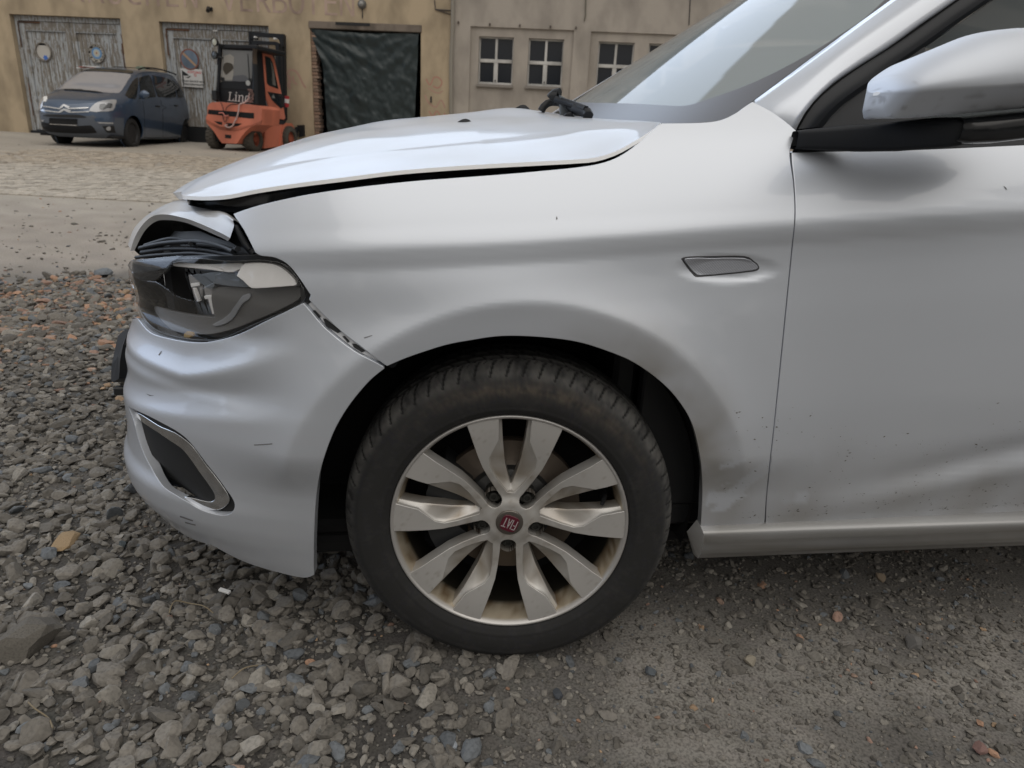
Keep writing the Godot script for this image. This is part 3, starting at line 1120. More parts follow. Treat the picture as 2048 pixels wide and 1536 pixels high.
	# amber scrap lying in the bottom of the lamp
	var sc := MB.new()
	var am := fit(ppx([368, 668, 374, 663, 384, 665, 387, 670, 378, 674, 368, 673], 1), body_in(0.02), 1.85, 2.74, 0.5, 0.92)
	done(panel(body_in(0.02), am, [], 0.01, 0.004, BODY_SIGN), "amber_fragment", mat(lin(0.35, 0.22, 0.05), 0.4), lamp)
	# torn black mounting strips above the lamp
	var mount := Node3D.new()
	mount.name = "lamp_mount"
	car.add_child(mount)
	var dark := fit(ppx([300, 500, 316, 478, 350, 462, 400, 462, 452, 482, 470, 450, 478, 452, 494, 480, 514, 510, 520, 520, 460, 524, 400, 520, 350, 520, 304, 518], 1), body_in(0.07), 1.8, 2.74, 0.5, 1.0)
	done(panel(body_in(0.07), dark, [], 0.03, 0.0, BODY_SIGN), "carrier", M.black, mount)
	for q in [
		[[280, 497, 320, 488, 360, 484, 400, 484, 440, 492, 466, 503], -0.40, -0.13, 0.005], [[284, 506, 330, 499, 370, 498, 410, 500, 450, 508, 470, 512], -0.39, -0.13, 0.006],
		[[272, 515, 300, 512, 350, 508, 390, 507, 430, 512, 464, 518], -0.41, -0.13, 0.004], [[290, 492, 340, 478, 378, 482, 382, 488], -0.40, -0.25, 0.005],
		[[398, 488, 430, 491, 462, 500, 476, 498], -0.24, -0.12, 0.006], [[470, 452, 482, 474, 494, 494, 508, 508], -0.15, -0.13, 0.006], [[476, 460, 486, 482, 500, 500], -0.15, -0.13, 0.004]]:
		var pts := []
		var n: int = q[0].size() / 2
		for i in n:
			pts.append(car_at(q[0][i * 2], q[0][i * 2 + 1], lerpf(q[1], q[2], float(i) / (n - 1))))
		var m := MB.new()
		tube(m, smooth3(pts, 4), q[3], 5)
		done(m, "broken_strip", M.plastic, mount)
	# shard of the clear cover that points up from the upper edge
	var sh := fit(ppx([270, 545, 262, 530, 268, 522, 320, 518, 360, 514, 372, 512, 350, 524, 338, 536, 310, 541], 1), body, 1.85, 2.74, 0.5, 0.92)
	done(panel(body, sh, [], 0.02, 0.003, BODY_SIGN, null, 0.006), "lens_shard", glass(0.35, Color(0.2, 0.23, 0.27), 0.04), lamp)

func make_fog_recess(car: Node3D, fog: PackedVector2Array) -> void:
	var rec := Node3D.new()
	rec.name = "foglight_recess"
	car.add_child(rec)
	var big := Geometry2D.offset_polygon(fog, 0.02)
	var dish := func(s: float, y: float) -> Vector3:
		var p := body(s, y)
		var k := Vector2((s - 2.47) / 0.17, (y - 0.27) / 0.09).length()
		return p - normal_at(body, s, y, BODY_SIGN) * (0.014 + 0.055 * ramp(1.15, 0.2, k))
	done(panel(dish, big[0], [], 0.015, 0.0, BODY_SIGN), "recess", mat(lin(0.010, 0.0105, 0.011), 0.75), rec)
	var ring := [266, 824, 281, 830, 306, 846, 323, 856, 348, 866, 370, 881, 386, 896, 408, 927, 428, 952, 448, 979, 457, 996, 455, 1006, 442, 1017, 425, 1020, 403, 1017, 382, 1006, 366, 1000, 370, 995, 391, 999, 416, 1005, 428, 1002, 430, 991, 420, 973, 399, 944, 379, 915, 362, 896, 338, 880, 315, 864, 289, 847, 272, 833]
	var surf := body_in(0.008)
	var pl := fit(ppx(ring, 2), surf, 2.0, 2.74, 0.15, 0.55)
	done(panel(surf, pl, [], 0.008, 0.012, BODY_SIGN), "chrome_trim", mat(lin(0.78, 0.79, 0.81), 0.14, 1.0), rec)
	var blank := fit(ppx([316, 945, 330, 935, 350, 930, 366, 938, 371, 958, 366, 974, 350, 972, 330, 962], 2), body_in(0.055), 2.0, 2.74, 0.15, 0.55)
	done(panel(body_in(0.055), blank, [], 0.01, 0.01, BODY_SIGN), "foglight_blank", mat(lin(0.035, 0.036, 0.037), 0.6), rec)

func make_repeater(car: Node3D) -> void:
	var rep := Node3D.new()
	rep.name = "side_repeater"
	car.add_child(rep)
	var ring := fit(ppx([1363, 517, 1380, 514, 1430, 513, 1488, 513, 1506, 522, 1516, 531, 1514, 540, 1480, 545, 1440, 549, 1400, 553, 1389, 551, 1376, 536], 3), body)
	done(panel(body, ring, [], 0.006, 0.004, BODY_SIGN, null, 0.001), "rim", mat(lin(0.05, 0.05, 0.055), 0.3), rep)
	var inn := fit(ppx([1368, 519, 1382, 516.5, 1430, 516, 1486, 516, 1503, 524, 1512, 532, 1510, 537, 1480, 542, 1440, 546, 1401, 549.5, 1391, 547.5, 1379, 534], 3), body)
	var ribbed := func(s: float, y: float) -> Vector3:
		var p := body(s, y)
		return p + normal_at(body, s, y, BODY_SIGN) * (0.004 + 0.0010 * sin(s * TAU / 0.0052) * sin(y * TAU / 0.0046))
	var lens := mat(lin(0.42, 0.44, 0.49), 0.15, 0.4)
	done(panel(ribbed, inn, [], 0.0009, 0.003, BODY_SIGN), "clear_lens", lens, rep)

func pil(q: Array, k := 24) -> PackedVector3Array:
	# [x, y, depth] photo points in the car
	var o := []
	for i in range(0, q.size(), 3):
		o.append(car_at(q[i], q[i + 1], q[i + 2]))
	return spread(smooth3(o, 6), k)

func make_cabin(car: Node3D) -> void:
	var sil := func(p): return Color(0.63, 0.668, 0.735)
	# A-pillar: from the windscreen edge to the door frame
	var w_edge := pil([1490, 216, -0.165, 1506, 203, -0.157, 1560, 163, -0.175, 1620, 118, -0.20, 1700, 59, -0.23, 1784, -2, -0.26, 1900, -86, -0.30])
	var mid := pil([1530, 248, -0.125, 1550, 231, -0.115, 1612, 172, -0.135, 1690, 108, -0.16, 1770, 52, -0.185, 1850, -2, -0.21, 1990, -95, -0.25])
	var d_edge := pil([1584, 278, -0.095, 1592, 260, -0.088, 1604, 234, -0.09, 1628, 201, -0.10, 1668, 163, -0.118, 1715, 131, -0.135, 1780, 90, -0.155, 1843, 45, -0.175, 1906, 2, -0.195, 2030, -85, -0.235])
	var m := MB.new()
	var rows := []
	var inn := PackedVector3Array()
	for p in w_edge:
		inn.append(p + Vector3(0.0, -0.012, -0.008))
	rows.append(inn)
	for k in 9:
		var r := PackedVector3Array()
		for j in 24:
			var t := k / 8.0
			var p := w_edge[j].lerp(mid[j], t * 2.0) if t < 0.5 else mid[j].lerp(d_edge[j], t * 2.0 - 1.0)
			p += Vector3(-0.25, 0.5, 0.8).normalized() * 0.012 * sin(PI * t)
			r.append(p)
		rows.append(r)
	var inn2 := PackedVector3Array()
	for p in d_edge:
		inn2.append(p + Vector3(0.006, -0.004, -0.014))
	rows.append(inn2)
	loft(m, rows, false, Vector3(-0.2, 0.4, 1), sil)
	done(m, "windscreen_pillar", M.silver, car, true)
	# door frame: outer rubber, frame band, inner rubber
	var f2 := pil([1597, 258, -0.092, 1616, 226, -0.098, 1640, 196, -0.108, 1680, 163, -0.124, 1726, 131, -0.142, 1788, 92, -0.162, 1850, 49, -0.182, 1914, 4, -0.20, 2036, -82, -0.24])
	var f3 := pil([1634, 254, -0.094, 1659, 222, -0.10, 1701, 187, -0.114, 1740, 161, -0.128, 1780, 133, -0.145, 1843, 89, -0.165, 1906, 44, -0.185, 1979, -6, -0.205, 2090, -85, -0.245])
	var f4 := pil([1645, 256, -0.106, 1668, 226, -0.112, 1708, 192, -0.126, 1748, 165, -0.14, 1786, 138, -0.157, 1850, 93, -0.177, 1913, 48, -0.197, 1986, -2, -0.217, 2096, -80, -0.257])
	var seal := MB.new()
	loft(seal, [inn2, f2], false, Vector3(-0.3, 0.3, 1))
	done(seal, "door_seal", M.liner, car)
	var fr := MB.new()
	var lips := []
	for k in 5:
		var r := PackedVector3Array()
		for j in 24:
			r.append(f2[j].lerp(f3[j], k / 4.0) + Vector3(0, 0, 0.005 * sin(PI * k / 4.0)))
		lips.append(r)
	loft(fr, lips, false, Vector3(0, 0, 1))
	loft(fr, [f3, f4], false, Vector3(0, 0, 1))
	done(fr, "door_frame", M.plastic, car)
	# black corner and side glass
	var tri := MB.new()
	var q := [car_at(1600, 262, -0.104), car_at(1645, 254, -0.106), car_at(1706, 192, -0.126), car_at(1784, 138, -0.156), car_at(1850, 92, -0.177), car_at(1850, 262, -0.09), car_at(1700, 270, -0.09)]
	for i in range(1, q.size() - 1):
		tri.flat(q[0], q[i], q[i + 1], Vector3(0, 0, 1))
	done(tri, "corner_trim", M.plastic, car)
	var gl := MB.new()
	var gb := PackedVector3Array()
	for j in 24:
		var p := f4[j]
		gb.append(Vector3(p.x + 0.9, p.y * 0.25 + 0.78, -0.085 - (p.y - 1.0) * 0.1))
	var base := spread(PackedVector3Array([f4[10], car_at(1850, 262, -0.09), Vector3(1.6, 1.06, -0.085)]), 24)
	var g1 := car_at(1850, 95, -0.185)
	var g2 := car_at(1850, 270, -0.105)
	gl.quad(g2, g1, car_at(2096, -80, -0.262), Vector3(1.47, 1.06, -0.105), Vector3(0, 0, 1))
	gl.flat(car_at(2096, -80, -0.262), Vector3(1.47, 1.06, -0.105), Vector3(1.47, 1.43, -0.27), Vector3(0, 0, 1))
	var swg := glass(0.8, Color(0.17, 0.21, 0.225))
	swg.metallic_specular = 0.3
	done(gl, "side_window", swg, car)
	var belt := MB.new()
	tube(belt, PackedVector3Array([car_at(1590, 303, -0.058), car_at(1700, 304, -0.06), car_at(1850, 298, -0.064), Vector3(1.2, 1.066, -0.068), Vector3(1.7, 1.09, -0.072)]), 0.009, 6)
	done(belt, "window_ledge", M.plastic, car)
	var ledge := MB.new()
	ledge.quad(car_at(1590, 296, -0.066), car_at(1604, 258, -0.096), Vector3(1.7, 1.11, -0.11), Vector3(1.7, 1.07, -0.07), Vector3(0, 0.3, 1))
	done(ledge, "window_ledge", M.plastic, car)
	# windscreen: t runs from the near edge to the far one, u upwards
	var ws := func(t: float, u: float) -> Vector3:
		var n := Vector3(0.443, 1.112, -0.158) + Vector3(0.31, 0.209, -0.107) * u
		var f := Vector3(0.443, 1.15, -1.62) + Vector3(0.31, 0.209, 0.107) * u
		return n.lerp(f, t) + Vector3(-0.52, 0.85, 0.0) * (4.0 * t * (1.0 - t) * 0.085)
	facing = -1.0 if normal_at(ws, 0.5, 0.3, 1.0).y < 0.0 else 1.0
	var wsg := facing
	var low_edge := [1784, 0, 1700, 59, 1620, 118, 1560, 163, 1505, 204, 1470, 229, 1440, 242, 1400, 249, 1322, 250, 1269, 246, 1173, 240]
	var line := fitted(ws, CAR, ppx(low_edge, 3), -0.05, 0.62, -0.7, 1.6)
	var outline := joined([PackedVector2Array([Vector2(0.0, 1.5)]), line, PackedVector2Array([Vector2(0.75, -0.42), Vector2(0.98, -0.25), Vector2(1.0, 1.5)])])
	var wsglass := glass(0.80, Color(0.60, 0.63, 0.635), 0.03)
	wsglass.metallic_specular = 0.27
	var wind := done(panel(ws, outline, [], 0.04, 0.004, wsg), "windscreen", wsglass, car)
	var inner_edge := [1140, 203, 1158, 206, 1273, 209, 1352, 213, 1380, 211, 1410, 202, 1511, 165, 1621, 108, 1716, 47, 1745, 24]
	var inner := fitted(ws, CAR, ppx(inner_edge, 3), -0.05, 0.64, -0.7, 1.6)
	var rev := PackedVector2Array([Vector2(0.04, 1.5)])
	inner.reverse()
	rev.append_array(inner)
	rev.append(Vector2(0.66, -0.05))
	rev.append(Vector2(0.75, -0.42))
	line.reverse()
	var border := joined([rev, line, PackedVector2Array([Vector2(0.0, 1.5)])])
	done(panel(lifted(ws, 0.0015, wsg), border, [], 0.03, 0.0, wsg), "printed_border", mat(lin(0.075, 0.074, 0.082), 0.3), wind)
	facing = -1.0
	var far := PackedVector3Array()
	for i in 9:
		far.append(ws.call(1.0, -0.3 + 0.2 * i))
	# far pillar, roof edge
	var fp := MB.new()
	tube(fp, far, 0.03, 8)
	done(fp, "windscreen_pillar", mat(lin(0.30, 0.29, 0.27), 0.4, 0.3), car)
	# inside: bulkhead, dashboard, seats, floor
	var cab := MB.new()
	box(cab, Vector3(0.25, 0.24, -1.66), Vector3(3.2, 0.30, -0.10), 0.01)
	box(cab, Vector3(2.5, 0.3, -1.6), Vector3(3.1, 1.02, -0.16), 0.02)
	box(cab, Vector3(0.22, 0.28, -1.64), Vector3(0.27, 0.94, -0.13), 0.01)
	box(cab, Vector3(0.27, 0.3, -0.12), Vector3(1.75, 0.98, -0.09), 0.004)
	box(cab, Vector3(0.27, 0.3, -1.68), Vector3(1.75, 1.0, -1.65), 0.004)
	done(cab, "cabin_shell", M.black, car)
	var dash := MB.new()
	var dr := []
	for q2 in [[0.27, 0.93], [0.34, 0.985], [0.48, 1.01], [0.60, 1.0], [0.66, 0.96], [0.68, 0.86], [0.66, 0.6]]:
		var r := PackedVector3Array()
		for j in 12:
			r.append(Vector3(q2[0] - 0.05 * sin(PI * j / 11.0), q2[1], lerpf(-0.16, -1.6, j / 11.0)))
		dr.append(r)
	loft(dash, dr, false, Vector3(0.2, 1, 0))
	done(dash, "dashboard", mat(lin(0.03, 0.03, 0.032), 0.7), car)
	var wheel := MB.new()
	var ring := PackedVector3Array()
	var wc := Vector3(0.80, 0.98, -0.52)
	for j in 25:
		ring.append(wc + Basis(Vector3.BACK, deg_to_rad(25)) * Vector3(0, sin(TAU * j / 24), cos(TAU * j / 24)) * 0.185)
	tube(wheel, ring, 0.014, 8)
	tube(wheel, PackedVector3Array([wc - Vector3(0.03, 0, 0.17), wc - Vector3(0.05, 0, 0), wc - Vector3(0.03, 0, -0.17)]), 0.02, 8)
	done(wheel, "steering_wheel", M.black, car)
	for z in [-0.50, -1.28]:
		var seat := MB.new()
		box(seat, Vector3(1.0, 0.45, z - 0.25), Vector3(1.5, 0.62, z + 0.25), 0.05)
		box(seat, Vector3(1.45, 0.55, z - 0.24), Vector3(1.6, 1.16, z + 0.24), 0.06)
		box(seat, Vector3(1.5, 1.18, z - 0.13), Vector3(1.58, 1.36, z + 0.13), 0.035)
		done(seat, "seat", mat(lin(0.03, 0.03, 0.033), 0.9), car)

func make_mirror(car: Node3D) -> void:
	var mir := Node3D.new()
	mir.name = "door_mirror"
	car.add_child(mir)
	# housing: sections across, each [photo x, top y, crease y, bottom y]
	var secs := [[1752.5, 184, 187, 191, 0.160], [1754, 181, 187, 196, 0.145], [1757, 172, 187, 214, 0.13], [1764, 158, 186, 226, 0.115], [1776, 145, 185, 237, 0.10], [1795, 129, 183, 238, 0.09], [1825, 108, 181, 236, 0.08], [1859, 91, 179, 233, 0.075], [1906, 70, 176, 229, 0.07], [1963, 58, 172, 224, 0.07], [2010, 58, 167, 220, 0.07], [2048, 63, 161, 217, 0.07], [2100, 80, 155, 213, 0.075], [2140, 105, 152, 208, 0.085], [2165, 130, 152, 195, 0.10]]
	var rows := []
	var mid_pts := []
	for s in secs:
		var row := PackedVector3Array()
		var zc := 0.10
		var t: Vector3 = car_at(s[0], s[1], zc)
		var c: Vector3 = car_at(s[0], s[2], zc)
		var b: Vector3 = car_at(s[0], s[3], zc)
		var d: float = (0.17 - s[4]) * 1.0
		var rise := t.y - c.y
		var fall := c.y - b.y
		for j in 9:      # upper front
			var a := PI / 2 * (1.0 - j / 8.0)
			row.append(Vector3(c.x, c.y + rise * pow(sin(a), 0.9), zc + d * pow(cos(a), 0.75)))
		for j in range(1, 8):
			var a := PI / 2 * j / 8.0
			row.append(Vector3(c.x, c.y - fall * pow(j / 8.0, 1.0), zc + d * (1.0 - 0.62 * j / 8.0)))
		for j in 5:
			row.append(Vector3(c.x, c.y - fall, zc + d * (0.36 - 0.26 * j)))
		for j in 7:
			row.append(Vector3(c.x, lerpf(c.y - fall, c.y + rise, (j + 1) / 8.0), zc - d * 0.75))
		rows.append(row)
	var dense := []
	for i in rows.size() - 1:
		for k in 4:
			var r := PackedVector3Array()
			for j in rows[i].size():
				r.append((rows[i][j] as Vector3).cubic_interpolate(rows[i + 1][j], rows[maxi(i - 1, 0)][j], rows[mini(i + 2, rows.size() - 1)][j], k / 4.0))
			dense.append(r)
	dense.append(rows[rows.size() - 1])
	var m := MB.new()
	var core: Vector3 = car_at(1950, 150, 0.10)
	loft(m, dense, true, core, func(p): return Color(0.63, 0.668, 0.735).lerp(Color(0.12, 0.12, 0.125), 0.4 * ramp(0.30, 0.45, noise.get_noise_3d(p.x * 28, p.y * 60, p.z * 28)) * ramp(1.16, 1.10, p.y)))
	for e in [0, dense.size() - 1]:
		var ctr := Vector3()
		for p in dense[e]:
			ctr += p / dense[e].size()
		for j in dense[e].size():
			m.flat(ctr, dense[e][j], dense[e][(j + 1) % dense[e].size()], ctr - core)
	done(m, "housing", M.satin, mir, true)
	# arm and lower shell
	var arm := MB.new()
	var ar := []
	for s in [[1588, 262, 299, -0.055, 0.012], [1606, 259, 299, -0.045, 0.014], [1653, 254, 301, -0.03, 0.02], [1716, 248, 304, -0.005, 0.03], [1780, 243, 303, 0.03, 0.04], [1868, 235, 297, 0.07, 0.05], [1885, 234, 295, 0.075, 0.052]]:
		ar.append(section(s))
	loft(arm, ar, true, car_at(1740, 275, -0.02))
	done(arm, "mirror_arm", M.plastic, mir)
	var pivot := MB.new()
	loft(pivot, [section([1880, 234, 295, 0.072, 0.050]), section([1900, 238, 292, 0.075, 0.050]), section([1915, 246, 291, 0.078, 0.046])], true, car_at(1895, 265, 0.07))
	done(pivot, "pivot", M.black, mir)
	var shell := MB.new()
	var sh := []
	for s in [[1884, 236, 284, 0.085, 0.045], [1900, 236, 288, 0.09, 0.055], [1950, 231, 287, 0.09, 0.06], [2048, 221, 276, 0.09, 0.062], [2110, 216, 262, 0.09, 0.05], [2150, 212, 240, 0.09, 0.03]]:
		sh.append(section(s))
	loft(shell, sh, true, car_at(2000, 255, 0.09))
	done(shell, "lower_shell", M.black_gloss, mir)

func section(s: Array) -> PackedVector3Array:
	# a rounded box section at photo x, from top y to bottom y, about depth s[3], half thickness s[4]
	var r := PackedVector3Array()
	var t: Vector3 = car_at(s[0], s[1], s[3])
	var b: Vector3 = car_at(s[0], s[2], s[3])
	var c := (t + b) / 2.0
	for j in 20:
		var a := TAU * j / 20.0
		var y := signf(sin(a)) * pow(absf(sin(a)), 0.45)
		var z := signf(cos(a)) * pow(absf(cos(a)), 0.45)
		r.append(Vector3(c.x, c.y + y * (t.y - b.y) / 2.0, c.z + z * s[4]))
	return r

func make_far_side(car: Node3D) -> void:
	var far := func(s: float, y: float) -> Vector3:
		var p := body(s, y)
		return Vector3(p.x, p.y, -1.77 - p.z)
	var poly := PackedVector2Array([Vector2(0.02, 0.2), Vector2(0.02, 1.03), Vector2(1.3, 1.02), Vector2(2.2, 0.86), Vector2(2.95, 0.66), Vector2(2.95, 0.2), Vector2(2.1, 0.2)])
	for k in 13:
		var a := PI * 1.05 - k * PI * 1.1 / 12.0
		poly.append(Vector2(1.7 - 0.375 * cos(a), 0.312 + 0.375 * sin(a)))
	poly.append(Vector2(1.2, 0.2))
	done(panel(far, poly, [], 0.06, 0.01, -BODY_SIGN, paint), "far_side", M.silver, car, true)
	var m := MB.new()
	box(m, Vector3(-0.62, 0.20, -1.6), Vector3(1.7, 0.235, -0.17), 0.01)
	box(m, Vector3(-0.70, 0.24, -1.35), Vector3(-0.40, 0.86, -0.42), 0.03)
	box(m, Vector3(-0.36, 0.30, -1.35), Vector3(0.2, 0.80, -0.42), 0.03)
	box(m, Vector3(-0.69, 0.58, -0.9), Vector3(-0.50, 0.79, -0.31), 0.02)
	done(m, "engine_bay", M.liner, car)
	m = MB.new()
	box(m, Vector3(-0.55, 0.16, -1.58), Vector3(3.3, 0.20, -0.16), 0.01)
	done(m, "floor_pan", M.liner, car)
	# the rest of the car, behind the front door
	var tail_z := Profile.new([1.3, 1.7, 2.4, 2.9, 3.2, 3.4, 3.52], [0.002, 0.002, 0.002, -0.012, -0.04, -0.10, -0.20])
	var rear := func(x: float, y: float) -> Vector3:
		var q := Vector2(x - 2.638, y - 0.312)
		var off := q.length() - 0.44
		var soft := 0.5 * (off + sqrt(off * off + 0.0002))
		return Vector3(x, y, tail_z.at(x) - side_prof.at(y - 0.135) + 0.02 * exp(-soft / 0.08) * ramp(0.0, 0.16, q.y))
	for w in 2:
		var rs: Callable = rear if w == 0 else func(x: float, y: float) -> Vector3:
			var p: Vector3 = rear.call(x, y)
			return Vector3(p.x, p.y, -1.77 - p.z)
		var sgn := 1.0 if w == 0 else -1.0
		var dr := PackedVector2Array([Vector2(1.458, 0.298), Vector2(1.458, 1.06), Vector2(2.45, 1.10), Vector2(2.40, 0.72), Vector2(2.25, 0.58), Vector2(2.19, 0.298)])
		var qt := PackedVector2Array([Vector2(2.458, 1.10), Vector2(3.45, 1.08), Vector2(3.50, 0.9), Vector2(3.52, 0.55), Vector2(3.46, 0.24), Vector2(3.02, 0.24)])
		for k in 11:
			var an := PI * 1.0 * k / 10.0 - 0.12 * (1.0 - k / 10.0)
			qt.append(Vector2(2.638 + 0.37 * cos(an), 0.312 + 0.37 * sin(an)))
		qt.append_array(PackedVector2Array([Vector2(2.20, 0.31), Vector2(2.26, 0.58), Vector2(2.408, 0.72)]))
		done(panel(rs, dr, [], 0.05, 0.015, sgn, paint), "rear_door", M.silver, car, true)
		done(panel(rs, qt, [], 0.05, 0.015, sgn, paint), "rear_wing", M.silver, car, true)
	var sil2 := func(_p): return Color(0.63, 0.668, 0.735)
	var deck := []
	for q in [[0.915, 1.428, 0.0], [1.15, 1.475, 0.0], [1.6, 1.492, 0.01], [2.2, 1.465, 0.02], [2.75, 1.36, 0.03], [3.1, 1.16, 0.02], [3.2, 1.09, -0.08], [3.45, 1.06, -0.08], [3.54, 0.9, -0.08], [3.56, 0.5, -0.08], [3.5, 0.25, -0.06]]:
		var r := PackedVector3Array()
		for j in 17:
			var t := j / 16.0
			r.append(Vector3(q[0], q[1] + 0.035 * sin(PI * t), lerpf(-0.31 + q[2] - (0.0 if q[1] > 1.1 else -0.12), -1.46 - q[2] + (0.0 if q[1] > 1.1 else -0.12), t)))
		deck.append(r)
	m = MB.new()
	loft(m, deck, false, Vector3(0.3, 1, 0), sil2)
	for w in 2:
		var rail := []
		for off2 in [[0.0, 0.0], [0.01, 0.03], [-0.02, 0.055], [-0.055, 0.065]]:
			var r := PackedVector3Array()
			for i in 6:
				var p: Vector3 = deck[i][0]
				var z: float = p.z + off2[1]
				r.append(Vector3(p.x, p.y + off2[0], z if w == 0 else -1.77 - z))
			rail.append(r)
		loft(m, rail, false, Vector3(0, 0.4, 1.0 if w == 0 else -1.0), sil2)
	done(m, "roof", M.silver, car, true)
	for w in 2:
		var gz := -0.085 if w == 0 else -1.685
		var tz := -0.255 if w == 0 else -1.515
		m = MB.new()
		m.quad(Vector3(1.53, 1.09, gz), Vector3(1.53, 1.42, tz), Vector3(2.72, 1.30, tz), Vector3(2.95, 1.12, gz), Vector3(0, 0.3, 1.0 if w == 0 else -1.0))
		if w == 1:
			m.quad(Vector3(0.55, 1.07, gz), Vector3(0.92, 1.37, tz), Vector3(1.43, 1.42, tz), Vector3(1.43, 1.09, gz), Vector3(0, 0.3, -1))
		done(m, "side_window", mat(lin(0.02, 0.025, 0.027), 0.06), car)
		m = MB.new()
		var dz := 0.012 if w == 0 else -0.012
		m.quad(Vector3(1.43, 1.06, gz + dz), Vector3(1.43, 1.44, tz + dz), Vector3(1.54, 1.44, tz + dz), Vector3(1.54, 1.06, gz + dz), Vector3(0, 0.3, 1.0 if w == 0 else -1.0))
		done(m, "door_pillar", M.plastic, car)
	for zz in [-0.13, -1.64]:
		m = MB.new()
		m.at = Transform3D(Basis(), Vector3(2.638, 0.312, zz + 0.1))
		m.tint = Color(0.02, 0.02, 0.02)
		lathe(m, PackedVector2Array([Vector2(0.0, -0.21), Vector2(0.30, -0.2), Vector2(0.3185, -0.17), Vector2(0.3185, -0.034), Vector2(0.30, 0.0), Vector2(0.23, 0.01), Vector2(0.0, -0.01)]), 36)
		done(m, "rear_wheel", M.rubber, car, true)
	# black grille edge sticking out of the front
	var gr := MB.new()
	var q := [[258, 657, -0.55], [246, 662, -0.60], [236, 672, -0.64], [229, 702, -0.66], [223, 730, -0.66], [222, 760, -0.66], [226, 765, -0.64], [238, 757, -0.60], [240, 722, -0.56], [246, 690, -0.54]]
	var front := []
	for p in q:
		front.append(car_at(p[0], p[1], p[2]))
	var back := []
	for p in front:
		back.append(p + Vector3(0.05, -0.004, -0.02))
	var mid := Vector3()
	for p in front:
		mid += p / front.size()
	for i in front.size():
		var j := (i + 1) % front.size()
		gr.flat(mid, front[i], front[j], Vector3(-0.6, 0, 1))
		gr.quad(front[i], front[j], back[j], back[i], (front[i] + front[j]) / 2.0 - mid)
	box(gr, car_at(233, 786, -0.62), car_at(233, 786, -0.62) + Vector3(0.03, 0.022, 0.02), 0.004)
	for k in 3:
		box(gr, Vector3(-0.88, 0.44 + k * 0.035, -1.5), Vector3(-0.85, 0.458 + k * 0.035, -0.70), 0.004)
	done(gr, "broken_grille", M.black, car)

